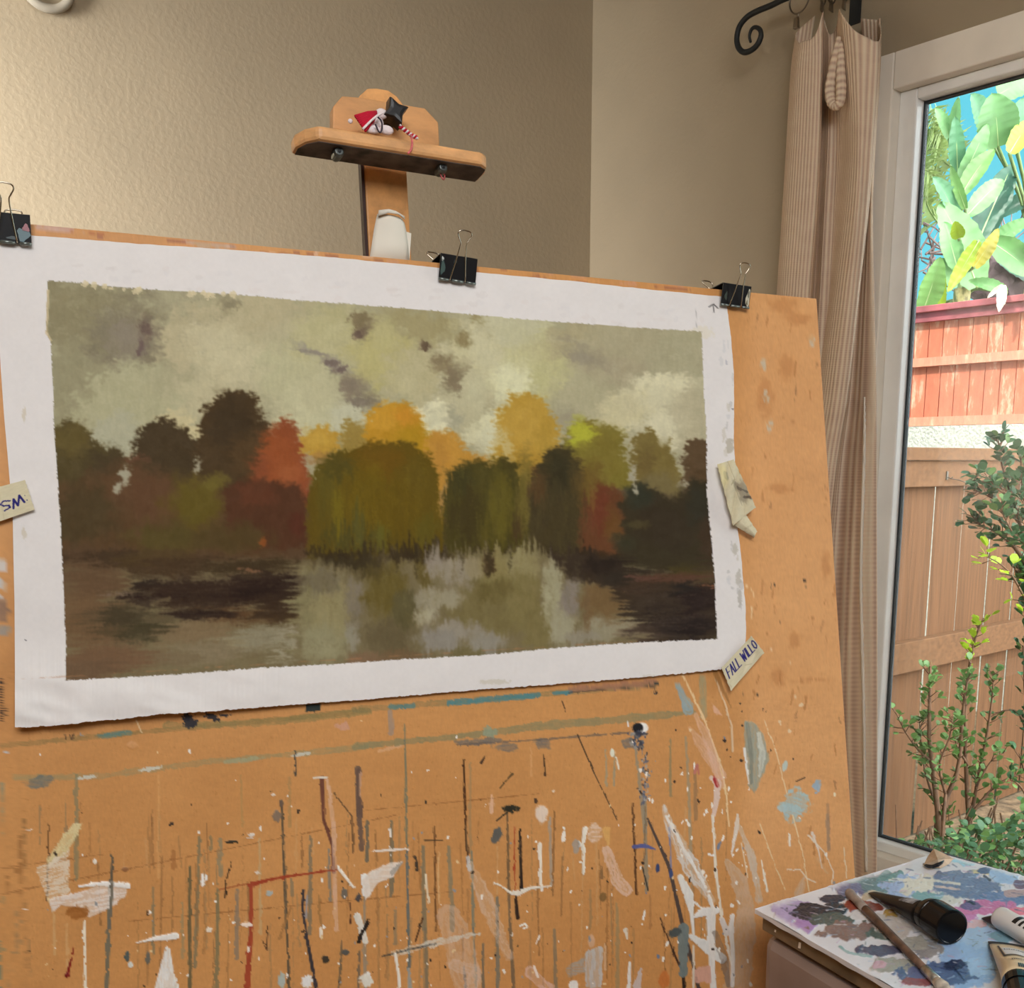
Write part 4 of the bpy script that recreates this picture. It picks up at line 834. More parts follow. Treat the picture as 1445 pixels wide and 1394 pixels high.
PX_ = PX_.reshape(-1, 2); X, Y = PX_[:, 0], PX_[:, 1]
uu, vv = (u + 0 * v).reshape(-1), (v + 0 * u).reshape(-1)
# relief: lies flat under the clips, lifts at the lower edge and lower left corner, small creases along the bottom margin
z = 0.0016 + 0.0040 * sm(0.80, 1.0, vv) + 0.0075 * sm(0.82, 1, vv) * sm(0.6, 0, uu) + 0.0012 * fbm(uu * 5, vv * 3, 11, 2) * sm(0, .2, vv)
z += 0.0034 * sm(.86, .95, vv) * (np.sin(uu * 60 + 6 * fbm(uu * 6, vv * 4, 12, 2)) * .35 + fbm(uu * 16 - vv * 9, vv * 20, 13, 2)) * sm(0.62, .0, uu)
z += 0.0018 * sm(.97, 1, uu) * sm(.3, .5, vv) * sm(.72, .55, vv)
z = np.maximum(z, 0.0008)
p = Paint(X, Y, (226, 221, 218))
p.c += (3 * fbm(X / 30, Y / 30, 21, 3) + 2 * fbm(X / 4, Y / 4, 22, 2))[:, None]
for k in range(60):     # scuffs on the white margin
    x = rn.uniform(80, 1000); y = 345 + x * .085 + rn.uniform(10, 50); p.ell(x, y, rn.uniform(3, 12), rn.uniform(2, 6), rn.choice([(206, 198, 194), (218, 206, 200), (212, 208, 208)]), .22, rag=.7, ns=4)
for k in range(30):
    y = rn.uniform(470, 880); x = 1032 + rn.uniform(-18, 4) + (y - 470) * .035; p.ell(x, y, rn.uniform(1, 4), rn.uniform(2, 9), rn.choice([(186, 182, 178), (200, 192, 176), (206, 204, 204)]), .55, rag=.7, ns=4)
for x, y, rx, ry, c in ((1030, 628, 6, 12, (176, 168, 150)), (1038, 775, 4, 9, (188, 182, 168)), (1042, 815, 4, 12, (184, 178, 166)), (1044, 845, 3, 14, (176, 170, 160)), (697, 962, 22, 4, (206, 198, 182)), (34, 585, 3, 12, (206, 196, 176)), (34, 752, 4, 9, (202, 192, 172)), (36, 903, 2, 1.5, (70, 66, 70)), (1025, 512, 2, 4, (170, 168, 176)), (1034, 577, 2, 1.4, (80, 76, 80)), (915, 962 - 8, 10, 3, (214, 206, 194)), (990, 470, 20, 10, (222, 214, 196))):
    p.ell(x, y, rx, ry, c, .7, rag=.6, ns=4)
p.line([(982, 434), (983, 462)], .8, (150, 146, 144), .6)
p.line([(1000.5, 433), (1007, 429), (1013, 435)], 1.4, (70, 66, 66)); p.line([(1007, 430), (1007, 441)], 1.3, (90, 86, 86))
PO = [(67, 396), (115, 399), (144, 403), (220, 409), (328, 415), (418, 423.5), (558, 434), (640, 441), (713, 448.5), (800, 455), (886, 461.5), (990, 468), (991.6, 504), (993, 556), (997, 607), (997.5, 700), (1000.6, 732), (1007.8, 804), (1012, 901.5), (900, 906.5), (792, 913.7), (684, 924), (560, 930.5), (472, 937), (364, 942.5), (256, 951), (148, 957), (93, 960), (93, 912), (90.4, 840), (86.8, 768), (82.5, 690), (76, 596), (75, 542), (72, 484), (65, 466), (67, 416)]
white = p.c.copy()
p.poly(PO, (174, 170, 138), 1, soft=1.2, rag=1.2, ns=3)
inside = Paint(X, Y, (0, 0, 0)); inside.poly(PO, (255, 255, 255), 1, soft=1.0, rag=1.6, ns=3, jit=0); mask = inside.c[:, 0] / 255
# -- sky
def e(x, y, rx, ry, c, a=.8, ang=0, soft=.6, rag=.45, ns=13, **k_): p.ell(x, y, rx * 1.08, ry * 1.08, c, min(1, a * 1.12), ang, soft, rag, ns, jit=7, **k_)
for S_ in ((130, 450, 110, 70, (158, 152, 120)), (180, 480, 60, 60, (152, 146, 122)), (110, 560, 60, 70, (164, 160, 128)), (330, 470, 110, 55, (186, 178, 142)), (190, 570, 80, 60, (180, 178, 142)), (300, 560, 60, 40, (190, 184, 148)), (330, 500, 70, 40, (194, 188, 152)), (430, 520, 70, 60, (186, 184, 146)), (460, 470, 60, 40, (188, 184, 140)), (540, 500, 60, 60, (188, 182, 126)), (600, 530, 60, 50, (186, 180, 140)), (600, 460, 60, 25, (172, 164, 122)), (690, 500, 70, 60, (196, 192, 152)), (730, 470, 60, 30, (192, 190, 156)), (760, 520, 60, 50, (192, 190, 140)), (820, 480, 70, 28, (180, 172, 136)), (860, 520, 60, 30, (176, 168, 138)), (900, 480, 80, 30, (178, 172, 140)), (960, 500, 36, 60, (176, 172, 140)), (930, 560, 55, 35, (206, 202, 166)), (880, 580, 50, 30, (198, 192, 152)), (820, 560, 40, 40, (180, 176, 142)), (970, 590, 40, 50, (184, 178, 146)), (690, 600, 40, 40, (204, 202, 164)), (650, 560, 40, 50, (188, 184, 148)), (610, 590, 30, 24, (208, 206, 170)), (440, 580, 50, 40, (192, 190, 152)), (250, 610, 30, 30, (200, 190, 146)), (490, 590, 30, 25, (190, 190, 160)), (720, 540, 30, 40, (206, 206, 166)), (930, 610, 36, 30, (202, 198, 164)), (160, 620, 40, 36, (178, 178, 150))):
    cq = np.array(S_[4], float); cq = cq + .6 * (cq.mean() - 163) + .1 * np.array([1, -.2, 1]); e(*S_[:4], tuple(cq), .95, rn.uniform(-25, 25), soft=rn.choice([.3, .45, .6]))
for S_ in ((205, 465, 15, 18, (126, 112, 96)), (199, 492, 7, 14, (118, 102, 94)), (175, 480, 26, 34, (148, 140, 120)), (510, 455, 18, 20, (142, 132, 98)), (512, 470, 10, 12, (120, 106, 88)), (470, 515, 16, 9, (124, 112, 102)), (498, 545, 26, 20, (138, 128, 108)), (520, 565, 20, 14, (132, 124, 104)), (600, 490, 7, 8, (112, 96, 74)), (628, 515, 24, 14, (142, 130, 98)), (640, 535, 12, 28, (140, 130, 102)), (655, 478, 10, 14, (150, 140, 100)), (665, 440, 40, 8, (160, 150, 108)), (825, 500, 40, 12, (160, 154, 130)), (320, 428, 18, 12, (150, 144, 114)), (450, 500, 50, 6, (160, 154, 138)), (690, 575, 6, 12, (170, 164, 130)), (800, 590, 16, 20, (166, 160, 134)), (640, 590, 14, 18, (170, 168, 142))):
    e(*S_[:4], S_[4], .8, rn.uniform(10, 60), soft=.8, rag=.7, ns=9)
for k in range(420):        # brush hatching in the sky
    x, y = rn.uniform(80, 990), rn.uniform(405, 620); l = rn.uniform(6, 18); an = rn.uniform(-.9, .6); t = rn.uniform(-16, 14)
    p.line([(x, y), (x + l * math.cos(an), y + l * math.sin(an))], rn.uniform(1, 4.5), (182 + t * 1.4, 178 + t * 1.4, 144 + t * 1.2), .3, rag=1.5, ns=5, soft=2)
for k in range(90):
    x, y = rn.uniform(110, 320), rn.uniform(415, 500); l = rn.uniform(10, 40); p.line([(x, y), (x + l * .5, y - 4), (x + l, y - 5)], rn.uniform(.6, 1.4), rn.choice([(126, 120, 108), (200, 194, 160)]), .28, soft=1.5)
# -- far trees (crowns with ragged edges), then nearer ones
def crown(pts, c, soft=5, rag=9, ns=9, a=1.0): p.poly(pts, c, a, soft=soft, rag=rag, ns=ns, jit=9)
p.poly([(60, 690), (1020, 690), (1030, 860), (1020, 920), (60, 980)], (86, 72, 48), 1, soft=30, rag=10, ns=20)
crown([(75, 700), (76, 604), (92, 590), (112, 600), (128, 618), (150, 628), (175, 640), (190, 660), (190, 760), (80, 780)], (86, 76, 44))
e(100, 620, 28, 24, (104, 92, 48), .7); e(150, 670, 40, 36, (70, 60, 38), .8)
crown([(186, 650), (192, 612), (210, 594), (232, 588), (252, 600), (268, 612), (284, 640), (284, 700), (186, 700)], (72, 60, 38))
crown([(270, 640), (284, 590), (300, 562), (322, 551), (345, 553), (362, 568), (374, 590), (382, 620), (390, 680), (370, 720), (270, 700)], (76, 61, 37))
e(325, 600, 34, 44, (64, 52, 32), .8); e(350, 640, 30, 30, (88, 68, 40), .6)
crown([(350, 700), (362, 660), (376, 630), (384, 604), (402, 592), (418, 604), (428, 640), (440, 684), (432, 710), (380, 705)], (142, 78, 46), soft=8)
e(396, 640, 32, 44, (152, 84, 45), .85); e(402, 606, 18, 14, (140, 76, 42), .6); e(410, 670, 26, 16, (164, 96, 56), .7); e(365, 660, 20, 20, (130, 74, 44), .5)
crown([(424, 616), (440, 602), (462, 602), (480, 616), (478, 640), (450, 648), (428, 640)], (190, 152, 62)); e(452, 620, 22, 16, (204, 168, 76), .7)
crown([(480, 612), (492, 594), (508, 596), (518, 612), (518, 640), (482, 646)], (158, 136, 70)); e(455, 650, 24, 10, (170, 128, 80), .6)
crown([(516, 640), (518, 590), (528, 572), (550, 567), (575, 570), (590, 585), (604, 612), (640, 640), (640, 680), (520, 680)], (192, 146, 46))
e(540, 590, 24, 22, (204, 156, 56), .8); e(575, 620, 28, 24, (176, 140, 34), .7); e(572, 585, 20, 14, (206, 146, 50), .7)
crown([(590, 650), (610, 612), (630, 606), (650, 618), (664, 640), (690, 645), (690, 680), (600, 690)], (194, 146, 62)); e(622, 650, 16, 40, (186, 138, 62), .7)
crown([(690, 660), (694, 620), (704, 580), (722, 560), (742, 552), (762, 560), (776, 580), (786, 612), (792, 660), (740, 690)], (188, 154, 66))
e(735, 600, 30, 34, (194, 160, 74), .7); e(770, 615, 16, 30, (176, 146, 62), .6); e(716, 636, 8, 20, (206, 196, 150), .55); e(745, 650, 30, 20, (176, 140, 54), .6)
crown([(796, 640), (802, 604), (818, 590), (838, 592), (858, 604), (876, 606), (884, 640), (890, 690), (800, 700)], (128, 118, 52)); e(820, 610, 20, 22, (182, 184, 62), .85); e(858, 640, 22, 40, (126, 114, 50), .7)
crown([(890, 640), (896, 614), (912, 606), (930, 616), (946, 618), (956, 660), (960, 700), (892, 700)], (124, 110, 60)); e(912, 650, 14, 30, (104, 88, 50), .5)
crown([(962, 680), (968, 640), (978, 620), (1000, 616), (1004, 720), (965, 720)], (92, 74, 50)); e(930, 690, 30, 26, (120, 110, 76), .6)
# -- dark mass under the crowns
p.poly([(78, 690), (180, 650), (260, 680), (330, 690), (430, 700), (440, 800), (300, 810), (90, 800)], (92, 70, 44), 1, soft=22, rag=10, ns=18)
e(120, 730, 50, 50, (78, 66, 40), .8); e(180, 690, 30, 30, (98, 72, 48), .6); e(210, 700, 36, 40, (100, 72, 48), .7); e(190, 648, 20, 6, (122, 80, 60), .5)
e(275, 710, 46, 42, (100, 88, 34), .9); e(240, 760, 60, 26, (88, 78, 38), .8); e(300, 680, 24, 12, (112, 102, 46), .7)
p.poly([(318, 690), (340, 678), (372, 676), (402, 682), (424, 684), (432, 705), (434, 770), (370, 780), (320, 760)], (86, 56, 36), 1, soft=8, rag=6, ns=9)
e(360, 700, 30, 20, (104, 62, 40), .6); e(420, 740, 14, 20, (90, 50, 34), .7); e(330, 760, 60, 24, (84, 70, 38), .8)
p.poly([(432, 790), (436, 700), (446, 660), (470, 640), (500, 632), (540, 622), (576, 624), (604, 640), (618, 670), (626, 720), (628, 780)], (98, 82, 22), 1, soft=7, rag=6, ns=9)
for x, y, rx, ry, c in ((540, 650, 40, 24, (112, 84, 20)), (590, 680, 26, 36, (104, 88, 28)), (460, 690, 16, 50, (96, 88, 32)), (480, 660, 22, 24, (82, 76, 30)), (520, 700, 40, 50, (112, 94, 20)), (477, 720, 10, 40, (118, 106, 28)), (560, 720, 40, 40, (104, 86, 20)), (500, 760, 60, 16, (76, 74, 36)), (600, 750, 20, 26, (96, 88, 30)), (505, 745, 9, 34, (90, 88, 40)), (540, 760, 10, 20, (104, 100, 36))): e(x, y, rx, ry, c, .7)
e(624, 705, 6, 26, (190, 148, 86), .85)
p.poly([(628, 790), (626, 690), (640, 658), (662, 648), (690, 652), (706, 642), (730, 656), (744, 690), (748, 790)], (76, 70, 30), 1, soft=6, rag=6, ns=9)
for x, y, rx, ry, c in ((690, 680, 40, 24, (82, 76, 34)), (706, 720, 22, 50, (104, 96, 36)), (742, 700, 14, 60, (116, 104, 50)), (660, 730, 26, 44, (68, 60, 30)), (650, 680, 20, 20, (66, 64, 34)), (730, 745, 8, 26, (78, 62, 36)), (686, 750, 10, 30, (92, 84, 32))): e(x, y, rx, ry, c, .75)
p.poly([(744, 790), (748, 680), (764, 640), (788, 627), (808, 634), (822, 660), (830, 720), (832, 790)], (72, 64, 38), 1, soft=7, rag=6, ns=9)
e(790, 665, 26, 34, (58, 55, 34), .9); e(758, 690, 14, 30, (92, 70, 42), .7); e(830, 680, 26, 34, (108, 86, 42), .7)
p.poly([(816, 780), (822, 700), (846, 686), (876, 690), (888, 730), (880, 785)], (104, 68, 42), 1, soft=9, rag=6, ns=9); e(848, 720, 16, 36, (110, 60, 40), .75); e(866, 740, 14, 30, (108, 78, 40), .7); e(836, 700, 6, 20, (126, 108, 50), .6)
p.poly([(862, 800), (880, 760), (876, 710), (900, 684), (930, 690), (950, 706), (975, 680), (1000, 680), (1008, 800), (940, 820)], (60, 54, 36), 1, soft=10, rag=8, ns=10)
e(905, 700, 22, 22, (54, 58, 44), .8); e(940, 740, 50, 40, (58, 50, 36), .7); e(985, 710, 18, 34, (52, 52, 40), .7); e(972, 810, 26, 16, (76, 68, 34), .7); e(900, 740, 20, 6, (86, 78, 46), .5); e(880, 765, 20, 14, (60, 62, 44), .6); e(1000, 760, 14, 40, (72, 54, 40), .5)
# -- shore and water
p.poly([(86, 770), (200, 780), (330, 782), (430, 776), (440, 820), (430, 880), (330, 880), (90, 960)], (92, 72, 50), 1, soft=16, rag=8, ns=18)
p.poly([(88, 800), (430, 790), (540, 780), (640, 772), (760, 776), (860, 790), (1010, 830), (1014, 905), (94, 962)], (128, 118, 86), .9, soft=10, rag=6, ns=18)
for S_ in ((130, 880, 60, 60, (116, 92, 64)), (150, 790, 60, 14, (66, 52, 34)), (220, 790, 60, 16, (84, 68, 40)), (130, 820, 50, 30, (104, 82, 58)), (250, 800, 70, 16, (72, 56, 36)), (350, 800, 70, 14, (64, 52, 32)), (300, 835, 110, 24, (52, 38, 28)), (380, 830, 56, 26, (46, 33, 25)), (200, 845, 30, 14, (66, 54, 42)), (170, 870, 60, 18, (74, 66, 46)), (200, 890, 50, 16, (72, 66, 44)), (330, 870, 50, 14, (96, 72, 46)), (390, 870, 30, 14, (82, 66, 42)), (280, 890, 60, 18, (132, 114, 84)), (300, 920, 70, 20, (138, 126, 98)), (240, 930, 60, 12, (124, 110, 82)), (160, 930, 70, 22, (118, 92, 66)), (340, 905, 30, 10, (150, 140, 108)), (360, 900, 40, 20, (146, 140, 114)), (120, 945, 40, 14, (110, 88, 64))):
    e(*S_[:4], S_[4], .85, rn.uniform(-6, 2), soft=.5)
p.line([(150, 838), (188, 838)], 3, (128, 110, 92), .8); p.line([(330, 808), (370, 803)], 5, (140, 104, 76), .8); p.line([(180, 842), (300, 840), (420, 836)], 4, (40, 28, 22), .7, rag=2); e(208, 826, 22, 8, (44, 34, 26), .8)
e(300, 865, 40, 9, (48, 36, 28), .9); e(262, 868, 24, 8, (50, 38, 30), .9); e(395, 855, 40, 20, (58, 44, 30), .8)
for S_ in ((440, 860, 26, 60, (142, 136, 98)), (470, 870, 28, 56, (152, 144, 104)), (450, 820, 30, 20, (120, 112, 88)), (500, 850, 14, 40, (132, 124, 106)), (460, 910, 36, 30, (150, 146, 112)), (405, 905, 12, 28, (156, 150, 124)), (498, 900, 12, 26, (150, 146, 126)), (540, 830, 30, 46, (106, 94, 46)), (550, 900, 40, 30, (104, 94, 66)), (570, 860, 20, 30, (96, 90, 58)), (600, 800, 16, 30, (104, 92, 48)), (520, 800, 30, 20, (82, 72, 40)), (490, 790, 50, 12, (62, 54, 34)), (590, 784, 60, 10, (58, 48, 30)), (520, 930, 30, 10, (130, 106, 80))):
    e(*S_[:4], S_[4], .85, 0, soft=.5)
for S_ in ((690, 860, 60, 50, (122, 112, 72)), (612, 800, 14, 20, (156, 148, 132)), (640, 810, 30, 24, (154, 146, 126)), (605, 850, 20, 24, (158, 152, 128)), (630, 845, 28, 14, (160, 154, 128)), (600, 870, 16, 10, (172, 166, 138)), (640, 890, 46, 16, (152, 146, 130)), (620, 905, 36, 16, (146, 142, 130)), (690, 905, 30, 14, (150, 146, 132)), (670, 800, 16, 16, (150, 140, 108)), (700, 830, 30, 20, (108, 98, 56)), (700, 800, 24, 20, (140, 130, 84)), (740, 800, 26, 26, (150, 142, 100)), (740, 850, 30, 50, (130, 120, 76)), (760, 890, 26, 30, (126, 116, 74)), (690, 795, 8, 16, (76, 62, 40)), (660, 920, 20, 8, (118, 110, 74)), (780, 840, 14, 50, (168, 164, 132)), (795, 880, 18, 36, (164, 160, 132)), (805, 845, 14, 30, (138, 130, 118)), (812, 800, 12, 16, (140, 134, 104)), (850, 885, 34, 18, (152, 146, 120)), (850, 850, 30, 26, (118, 96, 62)), (828, 850, 6, 40, (120, 100, 70)), (890, 890, 20, 12, (130, 116, 92)), (560, 925, 40, 8, (118, 98, 70)), (820, 900, 30, 8, (150, 144, 124))):
    e(*S_[:4], S_[4], .85, 0, soft=.45)
# right bank
p.poly([(770, 778), (840, 778), (880, 790), (900, 806), (940, 812), (1008, 826), (1014, 904), (930, 906), (890, 870), (860, 830), (800, 816)], (58, 48, 36), .95, soft=10, rag=8, ns=12)
for S_ in ((850, 800, 40, 14, (46, 38, 30)), (870, 815, 30, 12, (52, 46, 36)), (905, 830, 30, 14, (70, 56, 42)), (930, 850, 40, 16, (64, 54, 42)), (960, 830, 18, 10, (42, 38, 34)), (985, 850, 26, 24, (44, 34, 30)), (950, 885, 60, 14, (54, 46, 40)), (920, 890, 24, 16, (74, 62, 50)), (960, 815, 50, 6, (92, 66, 50)), (1000, 828, 14, 3, (150, 98, 66)), (910, 815, 22, 5, (100, 72, 58)), (985, 885, 26, 16, (42, 34, 30))): e(*S_[:4], S_[4], .85, -4, soft=.5)
p.line([(436, 782), (520, 780), (560, 774), (640, 772), (700, 775), (760, 773), (870, 784)], [12, 7, 4, 3, 4, 3, 5], (52, 43, 27), .7, rag=5, ns=7, soft=4)
for k in range(260):        # vertical strokes of the willows and their reflections
    x, y = rn.uniform(436, 830), rn.uniform(650, 770); t = rn.uniform(-26, 34); 
    base = (102, 86, 24) if x < 626 else ((84, 78, 34) if x < 750 else (70, 62, 38))
    p.line([(x, y), (x + rn.uniform(-1, 1), y + rn.uniform(10, 34))], rn.uniform(.8, 3), tuple(np.clip(np.array(base) + t * np.array([1, .95, .4]), 20, 200)), .35, soft=2, rag=1, ns=6)
for k in range(160):
    x, y = rn.uniform(430, 830), rn.uniform(780, 860); t = rn.uniform(-30, 26)
    p.line([(x, y), (x + rn.uniform(-1, 1), y + rn.uniform(8, 40))], rn.uniform(.8, 3), (124 + t, 114 + t, 74 + t), .22, soft=2, rag=1, ns=6)
for x, y, w_, l in ((474, 790, 3, 26), (515, 785, 4, 30), (560, 782, 4, 24), (588, 782, 3, 36), (690, 786, 5, 28), (652, 786, 3, 20), (720, 784, 3, 22), (610, 776, 3, 14)): p.line([(x, y - 10), (x, y + l)], [w_ + 2, w_ * .5], (64, 56, 34), .7, soft=2)
for k in range(150):
    x, y = rn.uniform(95, 420), rn.uniform(790, 950); t = rn.uniform(-14, 16); l = rn.uniform(15, 60); m0 = (100, 82, 58) if x < 230 else (108, 94, 68)
    p.line([(x, y), (x + l, y - l * .05)], rn.uniform(.8, 2.5), tuple(np.clip(np.array(m0) + t, 20, 220)), .2, soft=2, rag=1)
for k in range(60):
    x, y = rn.uniform(880, 1000), rn.uniform(830, 895); l = rn.uniform(15, 40); p.line([(x, y), (min(1008, x + l), y - 4)], rn.uniform(.7, 1.6), rn.choice([(40, 34, 32), (82, 70, 58)]), .4, soft=1.5)
for x, y, rx, ry in ((177, 672, 7, 15), (166, 688, 5, 10), (278, 656, 5, 13), (894, 668, 5, 16), (898, 690, 3, 9), (967, 682, 3, 7)): e(x, y, rx, ry, (170, 166, 142), .9, soft=.4, rag=.5, ns=4)
p.ell(371, 765, 4, 9, (150, 86, 40), .8)
# signature scribble in the dark bank
p.line([(886, 866), (894, 876), (912, 874), (926, 862), (918, 872), (934, 874), (948, 856), (944, 872), (960, 864)], 1.0, (28, 24, 26), .75); p.line([(905, 858), (920, 878), (940, 864), (952, 876), (972, 860), (990, 866)], .9, (30, 26, 28), .65)
# brush work: every patch of colour is dragged a few pixels along uneven strokes
C3 = p.c.reshape(NYc, NXc, 3); XX, YY = X.reshape(NYc, NXc), Y.reshape(NYc, NXc)
def drag(C, du, dv, w):
    j = np.clip(np.round(np.arange(NYc)[:, None] + dv * w), 0, NYc - 1).astype(int); i = np.clip(np.round(np.arange(NXc)[None, :] + du * w), 0, NXc - 1).astype(int)
    i = np.clip(i, lo_c[:, None], hi_c[:, None]); j = np.clip(j, lo_r[None, :], hi_r[None, :])
    return C[j, i]
mk = (mask > .98).reshape(NYc, NXc)
lo_c = np.where(mk.any(1), mk.argmax(1), 0) + 2; hi_c = np.where(mk.any(1), NXc - 1 - mk[:, ::-1].argmax(1), NXc - 1) - 2
lo_r = np.where(mk.any(0), mk.argmax(0), 0) + 2; hi_r = np.where(mk.any(0), NYc - 1 - mk[::-1].argmax(0), NYc - 1) - 2
lo_c, hi_c = np.clip(lo_c, 0, NXc - 1), np.clip(hi_c, 0, NXc - 1); lo_r, hi_r = np.clip(lo_r, 0, NYc - 1), np.clip(hi_r, 0, NYc - 1)
low = sm(645, 690, YY); 
willow = low * sm(425, 445, XX) * sm(850, 830, XX); bank = sm(775, 790, YY) * np.maximum(sm(430, 410, XX), sm(850, 880, XX)); sky_ = 1 - low
C3 = drag(C3, 3.6 * fbm(XX / 3.6, YY / 3.6, 90, 3), 3.6 * fbm(XX / 3.6 + 40, YY / 3.6, 91, 3), 1 + 0 * low)
C3 = drag(C3, 0 * XX, 18 * fbm(XX / 2.1, YY / 26, 92, 2), willow * (1 - .75 * sm(768, 786, YY)))
C3 = drag(C3, 20 * fbm(XX / 34, YY / 2.4, 93, 2), 1.5 * fbm(XX / 12, YY / 3, 95, 2), bank)
C3 = drag(C3, 6 * fbm(XX / 7 + YY / 11, YY / 2.6 - XX / 9, 94, 2), 4 * fbm(XX / 6, YY / 3 + XX / 8, 96, 2), sky_)
Cb = C3.copy(); Cb[1:-1, 1:-1] = (C3[1:-1, 1:-1] * 2 + C3[:-2, 1:-1] + C3[2:, 1:-1] + C3[1:-1, :-2] + C3[1:-1, 2:]) / 6
p.c = Cb.reshape(-1, 3)
# last touches over the dragged paint: cloud lights, dark rifts between the clouds
for S_ in ((300, 480, 40, 25, (200, 193, 158)), (440, 545, 35, 40, (194, 191, 154)), (395, 470, 40, 25, (188, 182, 148)), (550, 470, 30, 25, (190, 185, 136)), (580, 540, 25, 25, (200, 195, 154)), (680, 490, 30, 45, (206, 203, 168)), (670, 550, 14, 30, (204, 202, 166)), (690, 610, 20, 30, (212, 211, 178)), (612, 590, 18, 18, (210, 208, 174)), (720, 470, 40, 25, (198, 196, 160)), (740, 510, 30, 30, (200, 197, 152)), (920, 560, 40, 26, (212, 208, 174)), (880, 570, 30, 20, (202, 196, 160)), (965, 590, 24, 26, (196, 190, 158)), (258, 596, 9, 16, (204, 195, 152)), (165, 600, 22, 24, (182, 181, 152)), (935, 620, 14, 18, (206, 202, 170)), (230, 540, 40, 24, (178, 174, 140)), (480, 440, 30, 14, (186, 181, 136))):
    for q in range(3):
        p.ell(S_[0] + rn.uniform(-.4, .4) * S_[2], S_[1] + rn.uniform(-.4, .4) * S_[3], S_[2] * rn.uniform(.5, .85), S_[3] * rn.uniform(.5, .85), S_[4], .55, rn.uniform(-40, 40), .75, .7, 7, dry=.35, jit=6)
for S_ in ((205, 462, 9, 12, (114, 98, 88)), (198, 492, 6, 14, (114, 98, 92)), (176, 470, 18, 18, (146, 138, 120)), (508, 452, 16, 12, (130, 118, 88)), (505, 472, 10, 7, (110, 94, 82)), (468, 512, 14, 6, (118, 106, 98)), (482, 521, 9, 6, (112, 98, 92)), (494, 547, 14, 16, (140, 130, 112)), (506, 566, 16, 10, (130, 121, 105)), (600, 488, 6, 8, (102, 86, 68)), (622, 508, 14, 10, (138, 126, 96)), (641, 535, 8, 24, (136, 124, 98)), (655, 478, 8, 12, (146, 134, 94)), (820, 505, 24, 8, (158, 152, 130)), (440, 497, 30, 3, (150, 144, 130)), (325, 430, 14, 8, (146, 140, 112))):
    p.ell(*S_[:4], S_[4], .85, rn.uniform(-20, 20), .6, .8, 5, jit=6)
n_ = fbm(X / 2.2, Y / 2.2, 40, 2); n4 = fbm(X / 3.5, Y / 14, 41, 3)
p.c *= (0.965 + .022 * n_ + .03 * n4)[:, None]; p.c[:, 2] -= 3; p.c[:, 1] -= 2.5
cc = white * (1 - mask[:, None]) + p.c * mask[:, None]
# dark rim where the paint stops, cream slips of ground at the top and left
ed = (mask * (1 - mask) * 4)[:, None] * .12; cc = cc * (1 - ed) + np.array([110, 100, 84]) * ed
cs = Paint(X, Y, (0, 0, 0)); cs.c = cc
for k in range(16):
    x = rn.uniform(120, 330); y = 398 + (x - 68) * .0735 + rn.uniform(-2, 3); cs.ell(x, y, rn.uniform(2, 7), rn.uniform(2, 6), (214, 200, 162), .8, rag=.7, ns=3)
cs.line([(68, 410), (66, 470), (72, 480)], 3, (206, 188, 150), .8, rag=1)
for k in range(7): cs.line([(90 + k * 130 - 60, 958 - k * 8), (120 + k * 130, 953 - k * 8)], 1.2, (176, 120, 80), .35, rag=1.5)
m_canvas = vcol('canvas_paint', 0.6, 0.10, 0.10, 1300, 0.0002)
rb = rim_back(-BN * 0.0007); rb.cols = nlin(cs.c) * GAIN
canv = np_mesh('painted_canvas', px2w(X, Y, BO, BN, z), NYc, NXc, m_canvas, nlin(cs.c) * GAIN, None, rb, tuple(bp(540, 690)))
tag(canv, 'unstretched white canvas with a painted autumn pond landscape, clipped to the board', 'painting')

